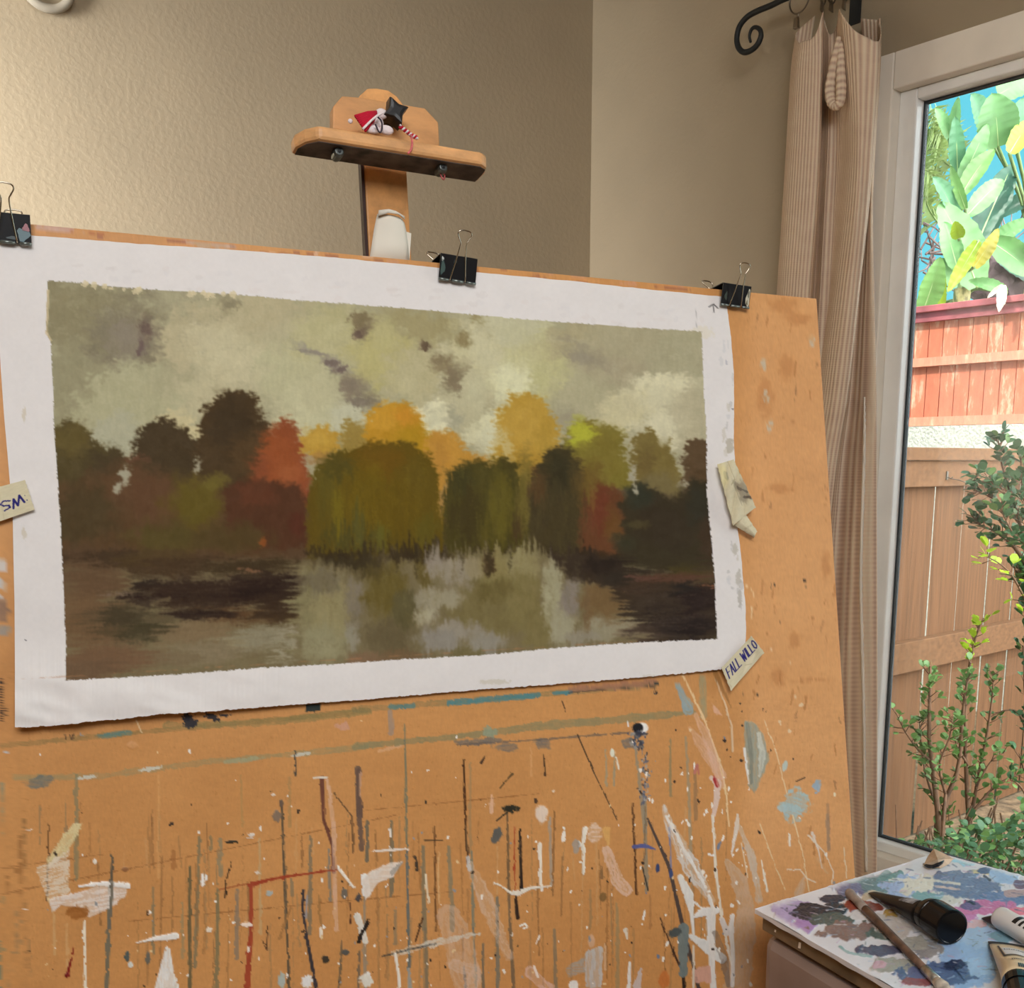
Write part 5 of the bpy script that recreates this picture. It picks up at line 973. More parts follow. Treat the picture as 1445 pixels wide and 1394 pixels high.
# ------------------------------------------------------------------ binder clips
m_black = M('black_lacquer', (22, 23, 26), 0.32, 0.0, 0.1, spec=0.5)
m_wire = M('nickel_wire', (196, 186, 168), 0.22, 1.0, 0.05)
m_smear = vcol('clip_smear', 0.5)
def binder_clip(label, px, py, wpx, smear, tilt=0.0, back=(-0.5, 0.30, 20)):
    o = bp(px, py, 0.0)
    ppm = (Vector(bl(px + wpx / 2, py)) - Vector(bl(px - wpx / 2, py))).length
    Wd = ppm; H = Wd * 0.58; D = Wd * 0.50
    root = thing('binder_clip', label, 'binder clip', o, 'black binder clips along the top of the board')
    fr = Matrix((BX, BY, BN)).transposed().to_4x4(); fr.translation = o; fr = fr @ Matrix.Rotation(tilt, 4, 'Z')
    mb = MB()     # folded sheet: triangular section open at the lower edge, jaws on board front and back
    zf, zb, zt = 0.0052, -0.0075, 0.004; yj, yt = -H * 0.52, H * 0.50
    th = 0.0008
    sec = [(yj, zf), (yt - 0.001, zf + D * 0.30), (yt, zf + D * 0.26), (yt, zb - D * 0.26), (yt - 0.001, zb - D * 0.30), (yj, zb)]
    sec2 = [(yj, zf + th), (yt, zf + D * 0.30 + th), (yt + th, zf + D * 0.26), (yt + th, zb - D * 0.26), (yt, zb - D * 0.30 - th), (yj, zb - th)]
    n = len(sec); vs = []
    for x in (-Wd / 2, Wd / 2): vs += [fr @ Vector((x, y, z)) for y, z in sec] + [fr @ Vector((x, y, z)) for y, z in sec2]
    fs = []
    for i in range(n - 1):
        fs += [(i, i + 1, 2 * n + i + 1, 2 * n + i), (n + i + 1, n + i, 3 * n + i, 3 * n + i + 1), (i + 1, i, n + i, n + i + 1), (2 * n + i, 2 * n + i + 1, 3 * n + i + 1, 3 * n + i)]
    fs += [(0, 2 * n, 3 * n, n), (n - 1, 2 * n - 1, 4 * n - 1, 3 * n - 1)]
    mb.add(vs, fs); mb.build('clip_body', m_black, root)
    # curled lips that hold the handles
    mb = MB()
    for z, s in ((zf, 1), (zb, -1)):
        for x0, x1 in ((-0.5, -0.24), (-0.14, 0.16), (0.26, 0.5)):
            mb.tube([fr @ Vector((x0 * Wd, yj, z + s * 0.0011)), fr @ Vector((x1 * Wd, yj, z + s * 0.0011))], 0.0013, 8)
    mb.build('lip', M('worn_lip_metal', (120, 128, 124), 0.3, 0.7), root, smooth=True)
    def handle(sgn, z0, ang, Lh, xs):
        pts = []
        prof = [(-0.20, 0), (-0.13, 0.35), (-0.075, 0.70), (-0.11, 0.80), (-0.17, 0.90), (-0.14, 0.975), (0.0, 1.0), (0.14, 0.975), (0.17, 0.90), (0.11, 0.80), (0.075, 0.70), (0.13, 0.35), (0.20, 0)]
        ca, sa = math.cos(ang), math.sin(ang)
        for x, t in prof: pts.append(fr @ Vector((x * Wd * 1.05 + xs * Wd * t, yj + t * Lh * ca, z0 + sgn * t * Lh * sa)))
        MB().tube(catmull(pts, 40), 0.00062 * Wd / 0.034, 8).build('handle', m_wire, root, smooth=True)
    handle(1, zf + 0.0016, math.radians(24), Wd * 1.22, 0.02)
    handle(-1, zb - 0.0016, math.radians(back[2]), Wd * 0.98, back[0])
    if smear:
        for x, y, rx, ry, c in smear:
            mb = MB(); vs = []
            for i in range(12):
                a = i * math.pi / 6; q = 1 + 0.25 * math.sin(3 * a + x * 40); yy = (y + ry * q * math.sin(a)) * H
                xx = max(-0.495, min(0.495, x + rx * q * math.cos(a))) * Wd
                yy = max(yj + 0.0005, min(yt - 0.0015, yy)); tt = (yy - yj) / (yt - 0.001 - yj)
                vs.append(fr @ Vector((xx, yy, zf + D * 0.30 * tt + th + 0.0004)))
            mb.add(vs, [tuple(range(12))], 0, c)
            mb.build('paint_smear', m_smear, root, paint=True)
    return root
binder_clip('black binder clip at the far left, lower right corner smeared blue-grey', 9, 326, 69, [(0.34, -0.22, .13, .22, (120, 140, 146)), (0.40, .02, .07, .14, (176, 130, 136)), (0.1, -.36, .10, .06, (96, 104, 106))], back=(0.18, .3, 12))
binder_clip('black binder clip in the middle of the board top, near the paper-wrapped easel mast', 642, 383, 51, [(-0.42, -.05, .06, .3, (70, 90, 86)), (-0.44, .28, .03, .1, (200, 204, 200)), (-.1, .25, .05, .08, (60, 66, 64))], -0.06, back=(-0.42, .3, 20))
binder_clip('black binder clip at the top right canvas corner, cream paint on its side', 1032, 420, 39, [(0.42, -.1, .07, .42, (206, 200, 176)), (0.42, .1, .035, .16, (84, 82, 66)), (0.40, -.3, .035, .12, (120, 116, 96)), (-.36, -.1, .05, .2, (66, 74, 66))], -0.04, back=(-0.5, .3, 20))

# ------------------------------------------------------------------ masking tape scraps
m_tape = vcol('masking_tape', 0.7, 0.2, 0.25, 500, 0.0003)
def tape(name, label, pts, off, paintf, curl=None, n=(60, 40), cat='masking tape'):
    """pts: four photo corners (tl, tr, br, bl) on the board"""
    TL, TR, BR, BL = [np.array(q, float) for q in pts]; u, v = np.meshgrid(np.linspace(0, 1, n[0]), np.linspace(0, 1, n[1]))
    u, v = u.ravel()[:, None], v.ravel()[:, None]
    pp = (TL * (1 - u) + TR * u) * (1 - v) + (BL * (1 - u) + BR * u) * v
    u, v = u[:, 0], v[:, 0]
    jag = 2.0 * fbm(v * 9, u * 0 + 2, 51, 3); pp[:, 0] += jag * ((u < .04) | (u > .96)) * 1.0
    x, y = pp[:, 0], pp[:, 1]
    zz_ = off + 0.0004 * (fbm(u * 4, v * 4, 52, 2) + 1)
    if curl is not None: zz_ = zz_ + curl(u, v)
    P = Paint(u * 100, v * 100, (214, 204, 172)); P.c += (6 * fbm(u * 9, v * 30, 53, 3))[:, None]; paintf(P)
    rb = rim_back(-BN * 0.0003); rb.cols = nlin(P.c)
    o = np_mesh(name, px2w(x, y, BO, BN, zz_), n[1], n[0], m_tape, nlin(P.c), None, rb, tuple(bp(*np.mean(pts, 0))))
    return tag(o, label, cat)
INK = (38, 34, 112)
def write(P, strokes, w=2.6, ar=2.0):
    for st in strokes: P.line(st, w, INK, 1, soft=1.2)
def p_fall(P):     # hand lettering FALL WILLO
    def let(x0, segs, s=1): write(P, [[(x0 + a * 8.0, 16 + bb * 42) for a, bb in sg] for sg in segs], 3.0)
    let(8, [[(0, 0), (0, 1)], [(0, 0), (.9, 0)], [(0, .45), (.7, .45)]]); let(18, [[(0, 1), (.5, 0), (1, 1)], [(.2, .6), (.8, .6)]]); let(29, [[(0, 0), (0, 1), (.9, 1)]]); let(38.5, [[(0, 0), (0, 1), (.9, 1)]])
    let(54, [[(0, 0), (.3, 1), (.6, .25), (.9, 1), (1.25, 0)]]); let(66.5, [[(.2, 0), (.2, 1)]]); let(71, [[(0, 0), (0, 1), (.9, 1)]]); let(80, [[(0, 0), (0, 1), (.9, 1)]]); let(89, [[(.5, 0), (.05, .25), (.05, .75), (.5, 1), (.95, .75), (.95, .25), (.5, 0)]])
    P.poly([(60, 62), (85, 70), (70, 88), (40, 92)], (228, 216, 186), .7, soft=6); P.line([(52, 70), (66, 90)], 1.5, (180, 166, 130), .7)
tape('masking_tape', 'cream masking tape at the lower right canvas corner, lettered FALL WILLO in dark ink', [(1019, 942), (1061, 897), (1078, 921), (1031, 975)], 0.0078, p_fall, lambda u, v: 0.002 * sm(.8, 1, u) + 0.002 * sm(.5, 1, v) * sm(.3, 0, u), (90, 40))
def p_sm(P):       # upside-down end of a word
    P.line([(58, 50), (45, 45), (38, 52), (44, 60), (54, 62), (56, 70), (44, 74)], 4, INK, 1); P.line([(62, 76), (66, 48), (72, 72), (79, 42), (86, 68)], 4.5, INK, 1); P.ell(90, 48, 1.2, 2.2, INK, 1); P.ell(92, 64, 1.2, 2.2, INK, 1)
    P.line([(40, 0), (40, 100)], 1.2, (196, 184, 150), .7)
tape('masking_tape', 'cream masking tape on the left canvas edge with upside-down ink letters', [(-28, 694), (36, 677), (48, 719), (-22, 743)], 0.0062, p_sm, None, (80, 50))
def p_crum(P):
    P.poly([(52, 38), (100, 45), (100, 80), (60, 84), (56, 60)], (150, 138, 116), .8, soft=10, rag=10, ns=10); P.ell(28, 22, 12, 9, (132, 132, 124), .8, rag=.5, ns=8); P.poly([(0, 0), (40, 4), (30, 30), (0, 40)], (232, 218, 160), .7, soft=14)
    P.line([(60, 0), (64, 34), (40, 40)], 2.5, (172, 160, 126), .8); P.line([(52, 44), (56, 80)], 3, (170, 160, 134), .7); P.line([(64, 50), (96, 66)], 6, (90, 80, 72), .6, rag=3); P.line([(70, 70), (98, 78)], 4, (86, 72, 62), .7, rag=3)
tape('masking_tape', 'crumpled yellowed masking tape with grey stains, curling off the right canvas edge', [(1013, 655), (1036, 648), (1066, 716), (1034, 742)], 0.0072, p_crum, lambda u, v: 0.004 * np.sin(np.pi * v) * (0.4 + u) + 0.003 * np.abs(np.sin(5 * u + 7 * v)) + 0.004 * sm(.7, 1, v), (40, 70))
tape('masking_tape', 'torn cream tape scrap hanging below the crumpled tape on the right canvas edge', [(1034, 739), (1052, 724), (1068, 750), (1064, 759)], 0.0082, lambda P: P.line([(20, 50), (90, 60)], 8, (196, 182, 150), .6), lambda u, v: 0.003 * np.sin(3 * u), (30, 24))

# ------------------------------------------------------------------ easel
m_oak = wood('honey_oak', (208, 152, 98), (4, 34, 34), 0.42, 0.16, 0.1)
m_mast = wood('oak_mast', (190, 134, 76), (46, 3, 46), 0.42, 0.22, 0.12)
m_bar = wood('worn_bar', (208, 156, 104), (4, 40, 40), 0.45, 0.28, 0.2)
m_dk = wood('mast_slot_dark', (52, 26, 16), (40, 4, 40), 0.6, 0.2)
root_e = at(560, 900, 1.18); root_e.z = 0
easel = thing('easel', 'wooden studio easel holding the drawing board, its top clamp showing above', 'easel', root_e)
MO = -0.0075
def bf(x, y, z): return BFR @ Vector((x, y, z))
ml, mr_ = bl(511, 300, MO), bl(577.5, 300, MO)
mtop = bl(540, 134, MO); x0m, x1m = ml.x, mr_.x
ybase = (0.03 - bf((x0m + x1m) / 2, 0, MO - 0.012).z) / BY.z + 0.0
MB().box((x0m + 0.0045, ybase, MO - 0.014), (x1m, mtop.y - 0.02, MO), BFR).build('mast', m_mast, easel, bevel=0.0015)
MB().box((x0m + 0.0015, ybase, MO - 0.0095), (x0m + 0.0044, bl(508, 215, MO).y, MO - 0.001), BFR).build('mast_slot', m_dk, easel)
# foot, rear leg and tray below the frame
fc = bf((x0m + x1m) / 2, ybase, MO - 0.012)
hd = Vector((BX.x, BX.y, 0)).normalized(); hn = Vector((BN.x, BN.y, 0)).normalized()
fm = Matrix((hd, hn, ZZ)).transposed().to_4x4(); fm.translation = Vector((fc.x, fc.y, 0))
MB().box((-0.30, -0.045, 0.0), (0.30, 0.045, 0.042), fm).box((-0.30, -0.55, 0), (-0.25, -0.0451, 0.042), fm).box((0.25, -0.55, 0), (0.30, -0.0451, 0.042), fm).build('foot', m_oak, easel, bevel=0.003)
rt = bf((x0m + x1m) / 2, bl(540, 560, MO).y, MO - 0.03); rbm = fm @ Vector((0, -0.50, 0.03))
MB().tube([rt, rbm], 0.018, 6).box((-0.25, -0.52, 0.0), (0.25, -0.48, 0.04), fm).build('rear_leg', m_oak, easel)
trz = bl(600, 1500, 0).y
MB().box((-0.22 + x0m + 0.02, trz - 0.022, MO - 0.0), (0.22 + x0m, trz - 0.0005, 0.05), BFR).build('tray', m_oak, easel, bevel=0.002)
# back plate with clipped corners, and the rounded mast head behind it
def zc(x, y): return 380 + x / 4.25, 100 + y / 4.25
def bpoly(pts, off): return [BFR @ bl(*zc(*q), off) for q in pts]
MB().prism(bpoly([(520, 420), (524, 180), (545, 145), (590, 105), (645, 104), (715, 116), (765, 152), (802, 200), (815, 440)], MO + .001), -BN * 0.022).build('mast_head', wood('pale_oak_head', (220, 160, 98), (46, 3, 46), 0.4, 0.15, 0.1), easel, bevel=0.001)
MB().prism(bpoly([(382, 350), (382, 215), (438, 148), (560, 158), (800, 200), (935, 222), (1016, 308), (1024, 470)], MO + 0.0145), -BN * 0.013).build('back_plate', m_oak, easel, bevel=0.0015)
# clamp bar: lit rounded nose, dark underside
NO = 0.046
ba, bb_ = bl(*zc(245, 380), NO), bl(*zc(1215, 535), NO)
yb_ = ba.y; ang = math.atan2(bb_.y - ba.y, bb_.x - ba.x)
xl, xr = bl(*zc(150, 400), 0.024).x, bl(*zc(1278, 500), 0.024).x
Bf = BFR @ Matrix.Translation((xl, ba.y - math.tan(ang) * (ba.x - xl), 0)) @ Matrix.Rotation(ang, 4, 'Z')
Wb = (xr - xl) / math.cos(ang); hb = 0.0125
plan = [(0, MO + 0.015), (0.0, 0.022), (0.006, 0.036), (0.016, NO), (Wb - 0.010, NO), (Wb - 0.003, NO - 0.006), (Wb, 0.028), (Wb, MO + 0.015)]
MB().prism([Bf @ Vector((x, -0.003, z)) for x, z in plan], (Bf.to_3x3() @ Vector((0, hb, 0)))).build('clamp_bar', m_bar, easel, bevel=0.0032)
m_under_shade = M('bar_underside_shade', (70, 60, 54), 0.6, var=0.5, scale=60)  # dark sheet under the bar, its shade put in as colour
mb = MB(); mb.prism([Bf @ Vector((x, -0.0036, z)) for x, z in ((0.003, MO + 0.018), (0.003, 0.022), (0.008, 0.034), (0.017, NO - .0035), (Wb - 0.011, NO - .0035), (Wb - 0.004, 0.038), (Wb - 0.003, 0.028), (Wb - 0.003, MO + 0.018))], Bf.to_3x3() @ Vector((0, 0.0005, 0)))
mb.build('underside_shade', m_under_shade, easel)
mw = M('paint_fleck_white', (230, 226, 218), 0.5); 
for x, w in ((0.040, .006), (0.070, .008), (0.083, .007), (0.150, .002)):
    fl_ = MB(); fl_.add([Bf @ Vector((x + dx * w, dy, 0.0343)) for dx, dy in ((-1, -.001 + .002), (-.3, 0.0045), (.2, .003), (1, .0012), (.6, .0005), (-.5, .0005))], [(0, 1, 2, 3, 4, 5)])
    fl_.build('paint_fleck', mw, easel)
# lugs under the bar
m_lug = M('lug_metal', (92, 96, 94), 0.35, 0.8)
for (x, y) in ((405, 505), (1025, 598)):
    q = bl(*zc(x, y), 0.028); c = BFR @ q
    MB().tube([c + BN * -0.004 + BY * 0.006, c + BN * -0.003, c + BN * 0.006, c + BN * 0.009], [0.003, 0.0048, 0.0048, 0.0036], 14).tube([c + BN * 0.0089, c + BN * 0.0098], 0.0018, 8, mi=1).build('lug', [m_lug, m_black], easel, smooth=False, bevel=0.0006)
# four-lobed black knob
kc = BFR @ bl(*zc(745, 262), 0.022)
mb = MB(); kn = 40
kr = Matrix.Rotation(math.radians(22), 3, BN)
def kring(off, sc):
    out = []
    for i in range(kn):
        a = 2 * math.pi * i / kn; rad = (0.0101 + 0.0031 * (1 - 2 * abs(math.sin(2 * a)) ** 0.72)) * sc
        out.append(kc + kr @ (BX * math.cos(a) * rad + BY * math.sin(a) * rad) + BN * off)
    return out
mb.loft([kring(-0.006, .9), kring(-0.004, 1), kring(0.007, 1), kring(0.0095, .88), kring(0.0100, .5)])
mb.tube([kc - BN * 0.016, kc - BN * 0.005], 0.006, 14)
mb.build('knob', M('black_knob_plastic', (26, 26, 28), 0.38, spec=0.5), easel, smooth=False)

# folded paper wrapped on the mast above the board
m_paper = M('cream_paper', (230, 222, 206), 0.8, var=0.03, bump=0.2, bscale=90, bdist=0.001)
pc = [(645, 852), (735, 860), (800, 890), (815, 962), (850, 975), (838, 1130), (598, 1110), (620, 960)]
pg = thing('folded_paper', 'cream folded paper wrapped round the easel mast above the board', 'paper', BFR @ bl(*zc(720, 1000), MO))
o1 = 0.0035
mb = MB(); rows = []
for (l, rr_), k in zip((((645, 862), (790, 890)), ((636, 900), (806, 915)), ((624, 960), (818, 965)), ((612, 1040), (828, 1040)), ((596, 1150), (838, 1150))), range(5)):
    A0_, A1_ = bl(*zc(*l), MO), bl(*zc(*rr_), MO)
    rows.append([BFR @ (A0_.lerp(A1_, t) + Vector((0, 0, 0.0015 + 0.0035 * math.sin(math.pi * t)))) for t in [i / 8 for i in range(9)]])
mb.grid(rows[::-1]); mb.build('sheet', m_paper, pg, smooth=True, solid=0.0006)
mb = MB()
mb.grid([[BFR @ (bl(*zc(x, y), MO) + Vector((0, 0, zz_))) for x, y, zz_ in row] for row in (((640, 885, .006), (700, 872, .0085), (760, 880, .0085), (800, 905, .006)), ((643, 852, .007), (700, 850, .009), (742, 862, .009), (796, 888, .007)))][::1])
mb.build('folded_top', m_paper, pg, smooth=True, solid=0.0007)
mb = MB(); mb.grid([[BFR @ (bl(*zc(x, y), MO) + Vector((0, 0, z))) for x, y, z in row] for row in (((800, 1120, .001), (838, 1150, .0005)), ((805, 962, .001), (850, 976, .0005)))])
mb.build('side_flap', m_paper, pg, solid=0.0006)

# red and white yarn doll on the clamp
dl = lambda x, y, o=0.030: BFR @ bl(*zc(x, y), o)
doll = thing('yarn_doll', 'small red and white yarn doll with twisted cord tucked behind the black knob', 'yarn doll', dl(640, 350))
m_red_y = M('red_yarn', (196, 22, 52), 0.85, var=.15, bump=.6, bscale=500, bdist=.001); m_wh_y = M('white_yarn', (236, 222, 222), 0.85, var=.06, bump=.6, bscale=500, bdist=.001); m_pink = M('red_white_twist', (220, 96, 96), 0.8, var=.4, scale=160); m_dkc = M('dark_cord', (58, 50, 60), 0.8)
mb = MB()
for k in range(26):
    t = k / 25; a = dl(655 - 12 * t, 245 + 30 * t, 0.026); b_ = dl(512 + 62 * t, 272 + 90 * t, 0.030 + .004 * math.sin(k * 2.1)); mb.tube([a, a.lerp(b_, .5) + BN * .003, b_], 0.0012, 5)
mb.build('red_tassel', m_red_y, doll, smooth=True)
def blob(cx, cy, rx, ry, off, mat, name, nz=None):
    mb = MB(); c = dl(cx, cy, off); rx, ry = rx / 4.25 / 1390, ry / 4.25 / 1390
    rings = [[c + BX * rx * math.cos(a) * math.sin(p_) + BY * ry * math.sin(a) * math.sin(p_) + BN * (min(rx, ry) * 0.8 * math.cos(p_)) for a in [2 * math.pi * i / 16 for i in range(16)]] for p_ in [0.05 + (math.pi - .1) * j / 8 for j in range(9)]]
    mb.loft(rings); return mb.build(name, mat, doll, smooth=True)
blob(672, 258, 34, 28, 0.026, m_wh_y, 'head'); blob(640, 312, 42, 36, 0.025, m_wh_y, 'body'); blob(615, 350, 50, 24, 0.029, m_wh_y, 'leg'); blob(700, 356, 42, 26, 0.029, m_wh_y, 'leg'); blob(486, 302, 13, 13, 0.026, m_wh_y, 'bobble')
mb = MB(); mb.tube(catmull([dl(560, 350, .036), dl(610, 300, .036), dl(650, 268, .037), dl(690, 245, .036)], 14), 0.0011, 6); mb.build('white_cord', m_wh_y, doll, smooth=True)
mb = MB(); mb.tube(catmull([dl(640, 268, .036), dl(672, 300, .037), dl(676, 350, .036), dl(660, 368, .036), dl(636, 320, .036)], 16), 0.0008, 5); mb.tube(catmull([dl(650, 262, .036), dl(628, 290, .036), dl(590, 318, .036)], 8), 0.0008, 5); mb.build('dark_cord', m_dkc, doll, smooth=True)
mb = MB()
for ph in (0, math.pi):
    pts = catmull([dl(782, 332, .032), dl(820, 360, .034), dl(852, 385, .036), dl(888, 402, .041)], 40)
    mb.tube([q + BY * 0.0011 * math.sin(k * .8 + ph) + BN * 0.0011 * math.cos(k * .8 + ph) for k, q in enumerate(pts)], 0.0011, 5, mi=0 if ph else 1)
mb.build('twisted_cord', [m_red_y, m_wh_y], doll, smooth=True)
MB().tube(catmull([dl(850, 385, .039), dl(852, 398, .046), dl(857, 430, .0476), dl(851, 470, .0478), dl(832, 496, .0478)], 18), 0.0010, 6).build('cord_end', m_pink, doll, smooth=True)
pk = thing('pink_thread', 'loop of pink thread hanging from the right lug under the easel clamp', 'thread', dl(1035, 625, .026))
MB().tube(catmull([dl(1022, 605, .0305), dl(1032, 635, .0305), dl(1046, 652, .030), dl(1052, 628, .0295), dl(1040, 612, .030)], 20), 0.0008, 5).build('loop', m_pink, pk, smooth=True)

# ------------------------------------------------------------------ curtain
m_cur, nt, pb = base_mat('ribbed_curtain_cloth')
uvn = nt.nodes.new('ShaderNodeUVMap'); uvn.uv_map = 'cloth'; sp = nt.nodes.new('ShaderNodeSeparateXYZ'); nt.links.new(uvn.outputs[0], sp.inputs[0])
def mth(op, a, b=None):
    n = nt.nodes.new('ShaderNodeMath'); n.operation = op
    for i, v in enumerate((a, b)):
        if v is None: continue
        if isinstance(v, (int, float)): n.inputs[i].default_value = v
        else: nt.links.new(v, n.inputs[i])
    return n.outputs[0]
rib = mth('SINE', mth('MULTIPLY', sp.outputs['X'], 2 * math.pi / 0.0105))
weave = mth('SINE', mth('MULTIPLY', sp.outputs['Y'], 2 * math.pi / 0.0065))
wn = _noise(nt, uvn.outputs[0], 14, 3)
fac = mth('ADD', mth('ADD', mth('MULTIPLY', rib, 0.26), mth('MULTIPLY', weave, 0.07)), mth('ADD', mth('MULTIPLY', wn, 0.3), 0.35))
cc_ = _ramp(nt, fac, [(0.12, (204, 172, 150)), (0.5, (240, 216, 190)), (0.88, (250, 236, 212))])
nt.links.new(cc_, pb.inputs['Base Color']); pb.inputs['Roughness'].default_value = 0.85; pb.inputs['Specular IOR Level'].default_value = 0.15
_bump(nt, pb, rib, 0.5, 0.0016)
tl = nt.nodes.new('ShaderNodeBsdfTranslucent'); nt.links.new(cc_, tl.inputs[0]); mx = nt.nodes.new('ShaderNodeMixShader'); mx.inputs[0].default_value = 0.12
nt.links.new(pb.outputs[0], mx.inputs[1]); nt.links.new(tl.outputs[0], mx.inputs[2]); nt.links.new(mx.outputs[0], nt.nodes['Material Output'].inputs[0])
# fold lines: x in the photo at each height, and how far each stands out from the wall
ROWY = [None, 100, 200, 300, 415, 560, 700, 1000, 1236]
FOLDS = [  # (top y, xs..., depths at top / mid / bottom)
 (22, [1150, 1140, 1132, 1124, 1114, 1104, 1100, 1120, 1150], (.05, .05, .05)),
 (46, [1124, 1117, 1111, 1105, 1097, 1088, 1084, 1100, 1140], (.06, .06, .06)),
 (60, [1127, 1121, 1114, 1107, 1100, 1091, 1088, 1104, 1142], (.115, .11, .10)),
 (58, [1133, 1129, 1124, 1118, 1110, 1102, 1100, 1114, 1150], (.135, .135, .12)),
 (50, [1150, 1150, 1146, 1140, 1131, 1122, 1120, 1132, 1160], (.14, .14, .125)),
 (18, [1161, 1160, 1157, 1152, 1143, 1136, 1132, 1144, 1168], (.13, .125, .115)),
 (24, [1162, 1161, 1159, 1156, 1149, 1142, 1138, 1150, 1172], (.075, .07, .07)),
 (48, [1170, 1170, 1169, 1164, 1158, 1150, 1146, 1158, 1178], (.09, .09, .09)),
 (40, [1180, 1180, 1180, 1176, 1170, 1162, 1156, 1166, 1184], (.09, .08, .08)),
 (14, [1184, 1188, 1190, 1184, 1172, 1152, 1136, 1120, 1140], (.12, .085, .075)),
 (20, [1188, 1194, 1199, 1192, 1178, 1160, 1143, 1126, 1144], (.15, .13, .12)),
 (42, [1205, 1208, 1210, 1205, 1192, 1174, 1156, 1134, 1150], (.165, .155, .145)),
 (54, [1226, 1224, 1220, 1214, 1203, 1186, 1166, 1142, 1156], (.16, .155, .145)),
 (58, [1240, 1239, 1232, 1224, 1212, 1196, 1176, 1150, 1162], (.145, .140, .135)),
 (40, [1243, 1242, 1234, 1225, 1211, 1194, 1173, 1147, 1160], (.10, .10, .10)),
 (30, [1239, 1238, 1230, 1222, 1212, 1201, 1187, 1172, 1184], (.065, .06, .06)),
 (26, [1241, 1240, 1232, 1227, 1224, 1219, 1211, 1204, 1211], (.075, .08, .09)),
 (26, [1242, 1241, 1234, 1230, 1231, 1233, 1227, 1224, 1226], (.07, .085, .10)),
 (28, [1240, 1240, 1235, 1231, 1233, 1236, 1237, 1238, 1237], (.06, .075, .09)),
 (26, [1215, 1220, 1222, 1222, 1224, 1226, 1228, 1228, 1226], (.045, .045, .05))]
NS, NT = 220, 120
cols_ = []
tgrid = []
for (yt_, xs, dp) in FOLDS:
    col = []
    for i, (x, y) in enumerate(zip(xs, ROWY)):
        yv = yt_ if y is None else y
        f_ = i / 8; d = dp[0] + (dp[1] - dp[0]) * min(1, f_ * 2) if f_ < .5 else dp[1] + (dp[2] - dp[1]) * (f_ - .5) * 2
        col.append(Vector(rw(x, yv, d)))
    col[-1] = col[-2].lerp(col[-1], (col[-2].z - 0.015) / max(1e-6, col[-2].z - col[-1].z))
    cols_.append(catmull(col, NT))
rows = [catmull([c[j] for c in cols_], NS) for j in range(NT)]
mb = MB(); mb.grid(rows)
arc = [0]
for a, b_ in zip(rows[30][:-1], rows[30][1:]): arc.append(arc[-1] + (b_ - a).length)
croot = rm(-0.1, (CO - JB).length * 0 + GB - 0.22, 0)
cur = thing('curtain', 'gathered tan ribbed curtain hanging beside the glass door', 'curtain', croot)
cl = mb.build('drape', m_cur, cur, smooth=True, solid=0.0015)
uvl = cl.data.uv_layers.new(name='cloth')
uvs = np.zeros((len(cl.data.loops), 2), np.float32); vi = np.zeros(len(cl.data.loops), np.int32); cl.data.loops.foreach_get('vertex_index', vi)
uvs[:, 0] = np.array(arc)[vi % NS]; uvs[:, 1] = 2.4 - (vi // NS) / NT * 2.4
uvl.data.foreach_set('uv', uvs.ravel())
# white selvage down the leading edge
sv = [(1219.5, 560, .106), (1218, 640, .108), (1213.5, 800, .110), (1215, 900, .110), (1217.5, 1000, .111), (1219, 1110, .111), (1221, 1230, .111)]
L_s = catmull([rw(x - .6, y, d) for x, y, d in sv], 90); R_s = catmull([rw(x + (3.5 if y > 600 else 1.5), y, d + .001) for x, y, d in sv], 90)
mb = MB(); mb.grid([[a, (a + b_) * .5 - E1 * .0015 + E2 * 0.001 * math.sin(k * 1.7), b_ + E2 * 0.0012 * math.sin(k * 2.9)] for k, (a, b_) in enumerate(zip(L_s, R_s))])
mb.build('selvage', M('white_selvage', (240, 234, 222), 0.85, var=.03), cur, smooth=True, solid=0.001)
# pinched fold: a ribbed pod with a slit, hanging between the two big folds
lp = [(1184, 52), (1180, 75), (1175, 100), (1171.5, 125), (1173, 143), (1179, 150), (1185.5, 144), (1187, 125), (1186.5, 100), (1186.5, 78), (1186, 60)]
lr = [3, 5.5, 6.6, 7.2, 6.6, 5.4, 6.4, 7.0, 6.2, 5.0, 3]
LP_ = catmull([rw(x, y, .150 + .012 * min(1, k / 4, (10 - k) / 4)) for k, (x, y) in enumerate(lp)], 90)
mb = MB(); mb.tube(LP_, [np.interp(k / 89 * 10, range(11), lr) / 555 * (1 + .04 * math.sin(k * 1.9)) for k in range(90)], 12)
pf = mb.build('pinch_fold', m_cur, cur, smooth=True)
uvl = pf.data.uv_layers.new(name='cloth'); uvs = np.zeros((len(pf.data.loops), 2), np.float32); vi = np.zeros(len(pf.data.loops), np.int32); pf.data.loops.foreach_get('vertex_index', vi)
uvs[:, 0] = (vi // 12) * 0.0027; uvs[:, 1] = (vi % 12) * .004; uvl.data.foreach_set('uv', uvs.ravel())

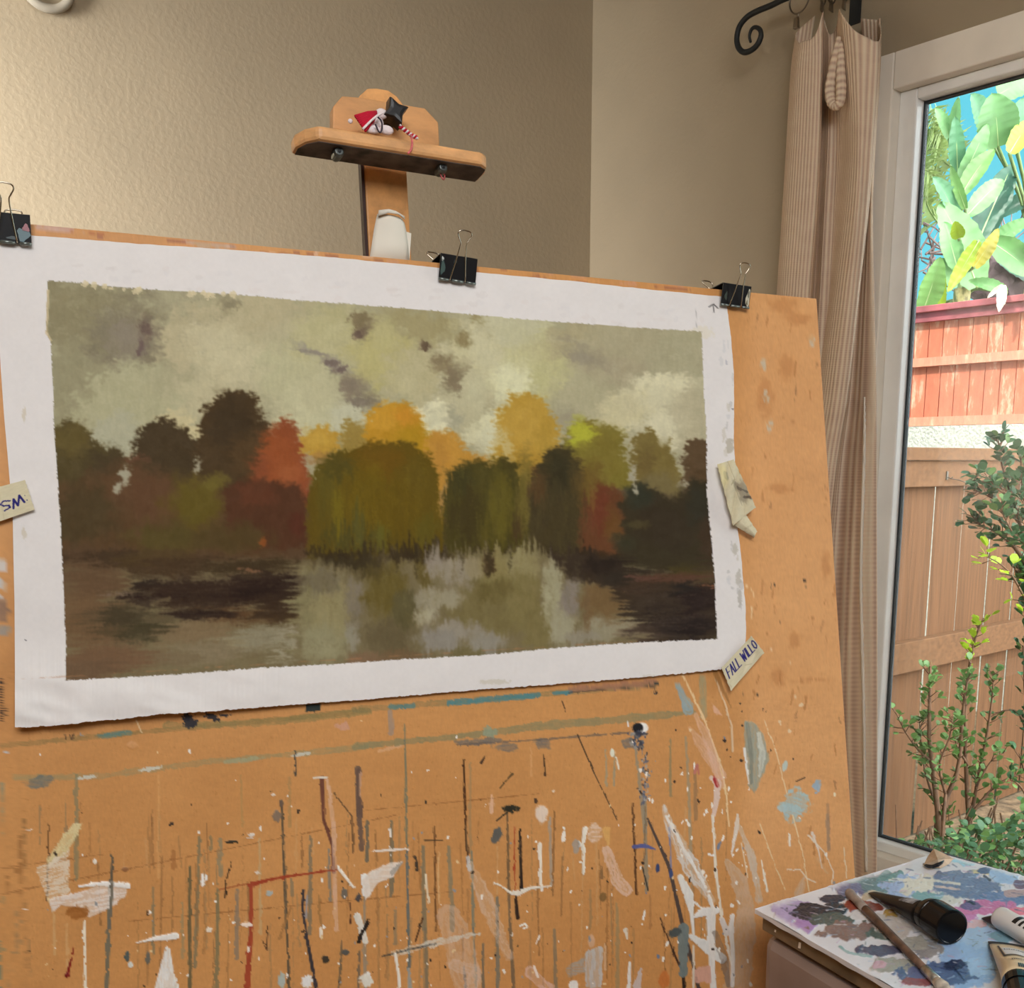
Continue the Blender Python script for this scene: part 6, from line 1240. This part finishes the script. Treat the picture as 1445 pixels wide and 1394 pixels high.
# curtain rod with scroll end, bracket, rings with clips
m_iron = M('black_iron', (44, 46, 46), 0.5, 0.2, var=.15, bump=.2, bscale=120)
RD = 0.105
def zt_(x, y): return 1010 + x / 5.78, y / 5.78
rod = thing('curtain_rod', 'black wrought iron curtain rod with a scrolled end', 'curtain rod', rw(1110, 3, RD))
sc = [(285, 345), (275, 295), (292, 240), (325, 222), (362, 245), (368, 300), (335, 370), (280, 415), (225, 425), (185, 385), (172, 310), (195, 215), (255, 140), (340, 90), (450, 45), (560, -8), (700, -55), (860, -95)]
pts = catmull([rw(*zt_(x, y), RD) for x, y in sc], 110)
MB().tube(pts, [min(0.0075, 0.0035 + 0.0045 * k / 40) * (1.0 if k > 30 else .95) for k in range(110)], 10).build('scroll', m_iron, rod, smooth=True)
er = pts[-1]; MB().tube([er - E2 * 0.005, er + E2 * 2.3], 0.008, 12).build('rod', m_iron, rod, smooth=True)
bk = rw(1206, 8, 0.0)
MB().box((-0.004, -0.012, bk.z - 0.045), (0.0, 0.020, bk.z + 0.13), Matrix.Translation((bk - CO).dot(E2) * E2) @ RFR).tube([bk + ZZ * (er.z - bk.z) + E1 * -0.004, bk + ZZ * (er.z - bk.z - 0.012) - E1 * (RD - 0.01), bk + ZZ * (er.z - bk.z - 0.008) - E1 * (RD + 0.004)], 0.007, 8).box((-RD - 0.02, -0.006, bk.z + 0.0), (-0.085, 0.006, bk.z + 0.10), Matrix.Translation((bk - CO).dot(E2) * E2 + E2 * 0.004) @ RFR).build('bracket', m_iron, rod)
m_ring = M('dull_ring_metal', (120, 110, 98), 0.3, 0.9); m_clip = M('clip_metal', (150, 138, 122), 0.28, 0.9)
def curtain_ring(label, cx, cyc, clipx, clipy, Rp, spin, depth):
    c = rw(cx, cyc, RD); R_ = Rp / 560
    t = thing('curtain_ring', label, 'curtain ring', c, 'metal clip rings on the curtain rod')
    d1 = (E2 * math.cos(spin) - E1 * math.sin(spin))
    MB().tube([c + d1 * R_ * math.cos(a) + ZZ * R_ * math.sin(a) for a in [2 * math.pi * k / 36 for k in range(36)]], 0.0022, 8, closed=True).build('hoop', m_ring, t, smooth=True)
    lo = c - ZZ * R_; q = rw(clipx, clipy, depth)
    MB().tube([lo + ZZ * .002, lo - ZZ * 0.006, q + ZZ * 0.012], 0.0016, 6).build('link', m_ring, t)
    mb = MB(); fr = Matrix((d1, -E1, ZZ)).transposed().to_4x4(); fr.translation = q
    mb.hexa([fr @ Vector(v_) for v_ in ((-.0075, -.006, -.014), (.0075, -.006, -.014), (.0075, .006, -.014), (-.0075, .006, -.014), (-.0055, -.004, .012), (.0055, -.004, .012), (.0055, .004, .012), (-.0055, .004, .012))])
    mb.build('clip', m_clip, t, bevel=.001)
curtain_ring('metal clip ring furthest left on the curtain rod, its clip pinching the curtain edge', 1128, -1, 1124, 32, 18, 0.1, RD - .02)
curtain_ring('clip ring above the left front fold of the curtain, turned edge-on', 1161, -14, 1160, 8, 18, 1.2, .125)
curtain_ring('clip ring above the recessed fold of the curtain, turned edge-on', 1173, -16, 1173, 8, 18, 1.35, .10)
curtain_ring('clip ring above the large right fold of the curtain, turned edge-on', 1192, -20, 1191, 5, 18, 1.25, .14)

# round grey ring hanging on the back wall at the top left
cw = hit(62, -24, rm(0, 0.004, 0), E2)
t = tag(MB().tube([cw + E2 * 0.012 + E1 * 0.056 * math.cos(a) + ZZ * 0.056 * math.sin(a) for a in [2 * math.pi * k / 48 for k in range(48)]], 0.010, 10, closed=True).build('wall_ring', M('grey_ring', (160, 152, 136), 0.7), None, smooth=True, loc=cw), 'grey ring on the beige back wall, cut by the top left edge of the photo', 'wall ring')

# ------------------------------------------------------------------ palette on its cabinet
lc = dirw(1065, 1283); TZ = EYE.z + lc.z * (1.0 / lc.y)
def tp(px, py, z=0.0): return hit(px, py, Vector((0, 0, TZ + z)), ZZ)
K0, K1 = tp(1065, 1283), tp(1325, 1204); K2 = K1 + (tp(1445, 1237) - K1) * 3.0; K3 = K0 + (tp(1262, 1396) - K0) * 2.1
croot = (K0 + K1 + K2 + K3) / 4; croot.z = 0
cab = thing('palette_cabinet', 'brown painting cabinet under the paint-covered palette sheet, bottom right', 'cabinet', croot)
def inset(q, d):
    c = (K0 + K1 + K2 + K3) / 4; v = (q - c); return q - v.normalized() * d
m_slab = M('paint_spotted_brown_edge', (124, 106, 82), 0.6, var=.15, scale=30); m_side = M('brown_grey_cabinet_side', (152, 133, 124), 0.35, var=.08, scale=12)
TH = 0.004
s4 = [inset(q, 0.008) for q in (K0, K3, K2, K1)]
MB().prism([q - ZZ * (TH + 0.0005) for q in s4], -ZZ * 0.016).build('top', m_slab, cab, bevel=.001)
s5 = [inset(q, 0.009) for q in (K0, K3, K2, K1)]
bx_ = MB(); bx_.prism([Vector((q.x, q.y, 0.03)) for q in s5][::-1], ZZ * (TZ - TH - 0.0505)); bx_.build('body', m_side, cab, bevel=.012)
MB().prism([Vector((q.x, q.y, 0)) for q in [inset(q, 0.05) for q in (K0, K3, K2, K1)]][::-1], ZZ * 0.0299).build('plinth', m_slab, cab)
fd = (K3 - K0).normalized(); fnn = Vector((-fd.y, fd.x, 0)); fnn = -fnn if fnn.dot(K1 - K0) > 0 else fnn
# paint flecks on the slab edge
for t, w_, h_ in ((0.055, .004, .007), (0.165, .006, .008), (0.182, .007, .012), (0.02, .003, .003)):
    c = s4[0] + (s4[1] - s4[0]).normalized() * t - ZZ * 0.0135 + fnn * 0.0006; d = (s4[1] - s4[0]).normalized()
    mb = MB(); mb.add([c - d * w_ * .5 - ZZ * h_ * .5, c + d * w_ * .4 - ZZ * h_ * .4, c + d * w_ * .5 + ZZ * h_ * .5, c - d * w_ * .3 + ZZ * h_ * .4], [(0, 1, 2, 3)])
    mb.build('paint_fleck', mw, cab)
# the palette sheet itself
NXp, NYp = 420, 420
u, v = np.meshgrid(np.linspace(0, 1, NXp), np.linspace(0, 1, NYp)); u, v = u.ravel(), v.ravel()
kk = [np.array(q) for q in (K0, K1, K2, K3)]
Pp = (kk[0] * (1 - u[:, None]) + kk[1] * u[:, None]) * (1 - v[:, None]) + (kk[3] * (1 - u[:, None]) + kk[2] * u[:, None]) * v[:, None]
edge = np.minimum(np.minimum(u, 1 - u), np.minimum(v, 1 - v))
X, Y = proj(Pp)
pp = Paint(X, Y, (226, 226, 232))
def PE(x, y, rx, ry, c, a=1, ang=0, **k_):
    k_.setdefault('rag', .6); k_.setdefault('ns', 10); k_.setdefault('soft', .14); k_.setdefault('h', .0007)
    pp.ell(*Q4(x, y), rx / 3.247, ry / 3.247, c, a, ang, jit=12, **k_)
for S_ in ((1200, 640, 150, 110, (160, 192, 232)), (1180, 740, 120, 60, (150, 186, 230)), (1250, 560, 90, 50, (176, 204, 236)), (740, 322, 140, 42, (108, 134, 140)), (840, 285, 60, 26, (110, 150, 150)), (640, 345, 70, 28, (120, 116, 150)), (900, 340, 92, 50, (164, 184, 222)), (1010, 330, 110, 44, (226, 222, 208)), (1090, 360, 80, 50, (214, 214, 206)), (1005, 382, 62, 26, (128, 170, 176)), (1200, 330, 160, 56, (112, 128, 164)), (1120, 290, 80, 30, (120, 134, 166)), (1330, 390, 130, 34, (106, 128, 172)), (1140, 475, 100, 38, (204, 126, 184)), (1130, 505, 70, 18, (226, 168, 184)), (1290, 425, 120, 28, (206, 116, 166)), (1420, 442, 40, 16, (238, 128, 148)), (1200, 420, 40, 20, (110, 90, 140)),
          (395, 440, 96, 50, (180, 162, 204)), (440, 506, 66, 28, (176, 138, 196)), (480, 446, 84, 34, (32, 36, 52)), (590, 432, 60, 26, (30, 34, 50)), (560, 482, 110, 26, (80, 92, 88)), (560, 386, 50, 18, (40, 44, 66)), (640, 532, 130, 36, (138, 112, 106)), (790, 548, 66, 24, (92, 108, 102)), (680, 412, 70, 24, (152, 74, 58)), (755, 425, 36, 16, (130, 66, 52)), (760, 372, 60, 22, (202, 184, 156)), (830, 462, 40, 26, (174, 140, 70)), (860, 520, 60, 60, (198, 190, 184)), (790, 490, 50, 40, (206, 200, 196)), (700, 460, 50, 24, (226, 228, 232)),
          (780, 625, 100, 26, (86, 86, 110)), (850, 690, 110, 28, (166, 166, 156)), (1060, 735, 150, 46, (86, 106, 146)), (1130, 690, 60, 20, (50, 60, 90)), (950, 768, 66, 16, (150, 92, 96)), (780, 690, 30, 16, (208, 172, 186)), (960, 720, 50, 26, (110, 120, 160)), (1190, 205, 76, 24, (160, 220, 240)), (1260, 260, 60, 14, (226, 214, 160)), (1255, 258, 36, 14, (84, 98, 140)), (1350, 285, 80, 28, (170, 200, 236)), (1425, 318, 34, 18, (118, 92, 116)), (1410, 360, 60, 16, (190, 160, 160)), (1000, 620, 60, 30, (150, 146, 146)), (930, 590, 60, 30, (170, 168, 160)), (1340, 480, 80, 10, (232, 232, 236)), (1240, 500, 40, 20, (226, 190, 196)), (1100, 545, 50, 24, (190, 186, 186)), (1250, 700, 60, 40, (170, 204, 240)), (1360, 560, 70, 30, (130, 170, 186))):
    PE(S_[0], S_[1], S_[2] * 1.12, S_[3] * 1.15, S_[4], .97)
for pts, w_, c in (([(600, 605), (640, 632), (745, 650)], 12, (140, 176, 176)), ([(500, 410), (620, 440)], 4, (220, 220, 230)), ([(540, 440), (630, 430)], 6, (206, 210, 220)), ([(330, 430), (420, 462), (470, 480)], 4, (120, 110, 150)), ([(985, 228), (1045, 222), (1075, 210)], 10, (20, 18, 20)), ([(1262, 280), (1288, 300)], 12, (26, 24, 40)), ([(1180, 395), (1215, 410)], 12, (30, 26, 50)), ([(1085, 680), (1120, 700), (1170, 760)], 5, (40, 50, 80)), ([(1000, 690), (1180, 730)], 4, (50, 64, 110)), ([(400, 420), (470, 470)], 5, (20, 22, 30)), ([(830, 300), (1010, 300), (1150, 320)], 12, (232, 226, 212)), ([(1040, 330), (1150, 345)], 10, (226, 200, 190))):
    pp.line([Q4(*q) for q in pts], w_ / 3.247, c, .9, rag=1.2, ns=4, h=.0006, dry=.25)
for k in range(260):
    x, y = rn.uniform(350, 1440), rn.uniform(220, 780); c = rn.choice([(226, 230, 238), (90, 100, 130), (170, 196, 226), (200, 170, 200), (120, 130, 130)]); pp.line([Q4(x, y), Q4(x + rn.uniform(-40, 60), y + rn.uniform(-8, 14))], rn.uniform(.6, 2), c, .55, rag=.8, ns=4, h=.0004)
rimw = (1 - sm(0.0, .045, edge + .012 * fbm(X / 7, Y / 5, 61, 3)))[:, None]
pp.c = pp.c * (1 - rimw * .9) + np.array([232, 231, 236]) * rimw * .9
Pp[:, 2] += 0.0002 + pp.h * (1 + .6 * fbm(X / 3, Y / 2, 62, 3)) + 0.0002 * fbm(X / 9, Y / 6, 63, 2) + 0.002 * (1 - sm(0, .06, edge)) * fbm(u * 9, v * 9, 64, 2)
m_pal = vcol('palette_paint', 0.34, 0.45, 0.15, 500, 0.0006)
rb = rim_back(Vector((0, 0, -TH))); rb.cols = nlin(pp.c)
pal = np_mesh('palette_sheet', Pp, NYp, NXp, m_pal, nlin(pp.c), None, None, tuple((K0 + K2) / 2))
# (grid runs back edge to front edge, so its rim is built separately below)
bmr = MB()
idx = [K0, K1, K2, K3]
for a, b_ in zip(idx, idx[1:] + idx[:1]):
    n_ = 60; up = [a.lerp(b_, k / n_) + ZZ * 0.0006 for k in range(n_ + 1)]; dn = [q - ZZ * (TH + 0.0006) + ZZ * 0.0006 * math.sin(k * .9) for k, q in enumerate(up)]
    bmr.grid([up, dn])
bmr.add([q - ZZ * TH for q in idx], [(0, 1, 2, 3)])
bmr.build('sheet_edge', M('palette_edge_white', (226, 224, 226), 0.6), pal)
tag(pal, 'white palette sheet smeared with blue, pink and grey paint, on the brown cabinet', 'palette')

# torn paper scrap at the far corner
sp_ = thing('paper_scrap', 'torn beige paper scrap with a black smudge at the far corner of the palette', 'paper', tp(1318, 1212))
mb = MB(); pts = [(985, 232), (1005, 190), (1032, 155), (1060, 168), (1095, 185), (1120, 200), (1100, 225), (1060, 245)]
ctr = tp(*Q4(1050, 205), .012); ring_ = [tp(*Q4(*q), .002 + .010 * (1 if 1 < k < 5 else 0)) for k, q in enumerate(pts)]
mb.add([ctr] + ring_, [(0, k + 1, (k + 1) % 8 + 1) for k in range(8)]); mb.build('scrap', M('beige_scrap', (206, 180, 152), 0.7, var=.1, scale=60), sp_, solid=.0008)
mb = MB(); mb.tube(catmull([tp(*Q4(988, 228), .0045), tp(*Q4(1020, 236), .0050), tp(*Q4(1060, 222), .0075), tp(*Q4(1078, 208), .0085)], 12), [.0006, .0018, .0022, .0024, .0022, .002, .0024, .002, .0018, .0014, .001, .0005], 6); mb.build('smudge', m_black, sp_)

# brush
bz = lambda x, y, z: tp(*Q4(x, y), z)
br = thing('paint_brush', 'worn brown-handled paint brush lying across the palette', 'paint brush', bz(850, 560, .006))
a0, a1, a2, a3, a4 = bz(640, 352, .0058), bz(690, 405, .0058), bz(930, 645, .0052), bz(1030, 745, .0050), bz(1085, 800, .0050)
m_bh = M('worn_brush_handle', (98, 74, 60), 0.45, var=.35, scale=70); m_bd = M('paint_crusted_handle', (150, 134, 122), 0.6, var=.2, scale=60)
MB().tube([a0.lerp(a2, t) for t in (0.30, .45, .6, .8, 1.0)] + [a2.lerp(a3, .6)], [.0044, .0042, .0040, .0038, .0036, .0034], 12).build('handle', m_bh, br, smooth=True)
MB().tube([a0.lerp(a2, t) for t in (0.0, .01, .03, .06, .10, .2, .2999)], [.0022, .0044, .0052, .0050, .0042, .0044, .0044], 12).build('handle_end', m_bd, br, smooth=True)
MB().tube([a2.lerp(a3, .6), a2.lerp(a3, .62), a2.lerp(a3, .9), a3.lerp(a4, .3)], [.0034, .0042, .0044, .0046], 12).build('ferrule', M('ferrule_metal', (176, 172, 164), 0.3, .8, var=.3, scale=90), br, smooth=True)
MB().tube([a3.lerp(a4, .3), a3.lerp(a4, .8), a4.lerp(a3, -.6)], [.0044, .006, .002], 10).build('bristles', M('bristle', (196, 186, 172), 0.8, var=.2, scale=120), br, smooth=True)

# paint tubes
def ellring(c, ax, up, ra, rbb, n=24):
    s = ax.cross(up).normalized(); return [c + s * ra * math.cos(2 * math.pi * k / n) + up * rbb * math.sin(2 * math.pi * k / n) for k in range(n)]
WC = 0.45
def tube_body(mb, A, B, R, Rc, fr_, mi=0):
    """A: crimped end on the sheet, B: shoulder; flattens to a crimp at A"""
    rings = []
    for t in fr_:
        k = min(1, t / 0.97)
        h = 0.0012 + (R - 0.0012) * k; w_ = R * (WC + (1 - WC) * k ** .7)
        c = A.lerp(B, t); c.z = TZ + 0.0016 + h
        ax = (B - A).normalized(); ax.z = 0; ax.normalize()
        rings.append(ellring(c, ax, ZZ, w_, h))
    mb.loft(rings, mi); return rings
def steps(n): return [k / n for k in range(n + 1)]
m_tb = M('black_tube', (15, 15, 17), 0.36, spec=.3); m_capb = M('black_cap', (10, 10, 12), 0.26, spec=.3)
A, B = bz(752, 368, 0), bz(985, 520, 0)
tb = thing('paint_tube', 'black paint tube lying on the palette, its wide cap facing the viewer', 'paint tube', (A + B) / 2, 'paint tubes on the palette')
R1 = 0.0125; mb = MB(); tube_body(mb, A, B, R1, 0, steps(16)); mb.build('tube', m_tb, tb, smooth=True)
ax = (B - A); ax.z = 0; ax.normalize(); cz = TZ + 0.0016 + 0.0168
c0 = B + ax * 0.001; c0.z = cz - .002; 
capL = (bz(1090, 590, 0) - B).dot(ax) + .006
def capring(t, r_, dz=0): q = B + ax * t; q.z = cz + dz; return ellring(q, ax, ZZ, r_, r_, 32)
mb = MB(); mb.loft([capring(0, .0126, -.002), capring(.004, .0150, -.001), capring(.010, .0160), capring(.012, .0160), capring(.0125, .0154), capring(.014, .0154), capring(.0145, .0168), capring(capL - .002, .0168), capring(capL - .0006, .0163), capring(capL, .0150), capring(capL - .0006, .0143)]); mb.build('cap', m_capb, tb, smooth=False, bevel=0)
mb = MB(); lb = []
for k in range(7):
    an = math.radians(50 + k * 9)
    s = ax.cross(ZZ).normalized(); row = []
    for t in (.62, .9): q = A.lerp(B, t); kk_ = min(1, t / .97); h = .0012 + (R1 - .0012) * kk_; w_ = R1 * (WC + (1 - WC) * kk_ ** .7); q.z = TZ + .0016 + h; row.append(q + s * (w_ + .0003) * math.cos(an) + ZZ * (h + .0003) * math.sin(an))
    lb.append(row)
mb.grid(lb); mb.build('label', M('grey_label', (120, 122, 126), 0.5, var=.5, scale=140), tb)
# white tube, cut by the frame
A, B = bz(1264, 484, 0), bz(1500, 625, 0)
tw = thing('paint_tube', 'white paint tube with a dark crimped end, at the right edge on the palette', 'paint tube', (A + B) / 2, 'paint tubes on the palette')
m_tw = M('white_tube', (228, 226, 224), 0.4, var=.04)
mb = MB(); tube_body(mb, A, A.lerp(B, .36), .0085, 0, steps(8)); mb.build('crimped_end', m_tb, tw, smooth=True)
A2 = A.lerp(B, .27); ax = (B - A); ax.z = 0; ax.normalize(); mb = MB()
def wr(t, r_): q = A2 + ax * t; q.z = TZ + .0016 + .0108; return ellring(q, ax, ZZ, r_, r_, 24)
mb.loft([wr(0, .0078), wr(.0015, .0102), wr(.004, .0108), wr(.075, .0108), wr(.078, .010)]); mb.build('tube', m_tw, tw, smooth=True)
mb = MB(); mb.loft([wr(.0781, .008), wr(.079, .009), wr(.098, .009), wr(.0985, .008)]); mb.build('cap', m_capb, tw)
s = ax.cross(ZZ).normalized(); mb = MB()
for t0, t1 in ((.026, .031), (.034, .037), (.040, .044)):
    mb.grid([[A2 + ax * t + Vector((0, 0, TZ + .0124 - (A2 + ax * t).z)) + s * .0110 * math.cos(math.radians(an)) + ZZ * .0110 * math.sin(math.radians(an)) for t in (t0, t1)] for an in range(40, 111, 10)])
mb.build('lettering', m_black, tw)
# cream tube with a printed label and black cap
A, B = bz(1372, 628, 0), bz(1424, 880, 0)
tcr = thing('paint_tube', 'cream paint tube with a black-framed label and black cap, nearest corner at the right edge', 'paint tube', (A + B) / 2, 'paint tubes on the palette')
tcr['label'] = 'cream paint tube with a black-framed label and black cap, below the white tube'
m_cr = M('cream_tube', (228, 206, 168), 0.4, var=.04)
ax = (B - A); ax.z = 0; Lc = ax.length; ax.normalize(); s = ax.cross(ZZ).normalized()
if s.x < 0: s = -s
rc = .0135; c_of = s * 0.0
def cring(t, k, ex=0):
    q = A + ax * (t * Lc) + c_of; h = .0014 + (rc - .0014) * k; w_ = rc * 1.22 + (rc - rc * 1.22) * k; q.z = TZ + .0016 + h
    return q, h + ex, w_ + ex
mb = MB(); rings = []
for t in steps(12):
    k = min(1, .12 + t * 1.1); q, h, w_ = cring(t * .9, k); rings.append(ellring(q, ax, ZZ, w_, h))
mb.loft(rings); mb.build('tube', m_cr, tcr, smooth=True)
mb = MB(); q, h, w_ = cring(-.10, .0); q2, h2, w2 = cring(0, .10); mb.loft([ellring(q, ax, ZZ, w_, h), ellring(q2, ax, ZZ, w2 * 1.01, h2)]); mb.build('crimped_end', m_tb, tcr)
mb = MB()
for t0, t1, r0, r1 in ((.90, .93, 1.02, 1.04), (.93, 1.02, 1.04, 1.04), (1.02, 1.05, .98, .98), (1.05, 1.45, 1.0, 1.0)):
    q, h, w_ = cring(t0, 1); q2, h2, w2 = cring(t1, 1); mb.loft([ellring(q, ax, ZZ, w_ * r0, h * r0), ellring(q2, ax, ZZ, w2 * r1, h2 * r1)])
mb.build('cap', m_capb, tcr)
def cpt(t, an, ex=.0004):
    k = min(1, .12 + t / .9 * 1.1); q, h, w_ = cring(t, k); return q + s * (w_ + ex) * math.cos(math.radians(an)) + ZZ * (h + ex) * math.sin(math.radians(an))
mb = MB(); mb.grid([[cpt(t, an) for t in (.20, .35, .50)] for an in range(122, 39, -8)]); mb.build('label', m_tw, tcr)
mb = MB()
mb.grid([[cpt(t, an, .0006) for t in (.12, .30, .50, .56)] for an in (132, 125)]); mb.grid([[cpt(t, an, .0007) for t in (.52, .56)] for an in range(131, 39, -8)])
for k in range(9): mb.grid([[cpt(t, an, .0007) for t in (.27 + .01 * (k % 2), .31)] for an in (116 - k * 7, 112 - k * 7)])
for k in range(7): mb.grid([[cpt(t, an, .0006) for t in (.70, .735)] for an in (112 - k * 6, 108.5 - k * 6)])
for k in range(6): mb.grid([[cpt(t, an, .0006) for t in (.80, .87)] for an in (96 - k * 6, 91.5 - k * 6)])
mb.build('lettering', m_black, tcr)
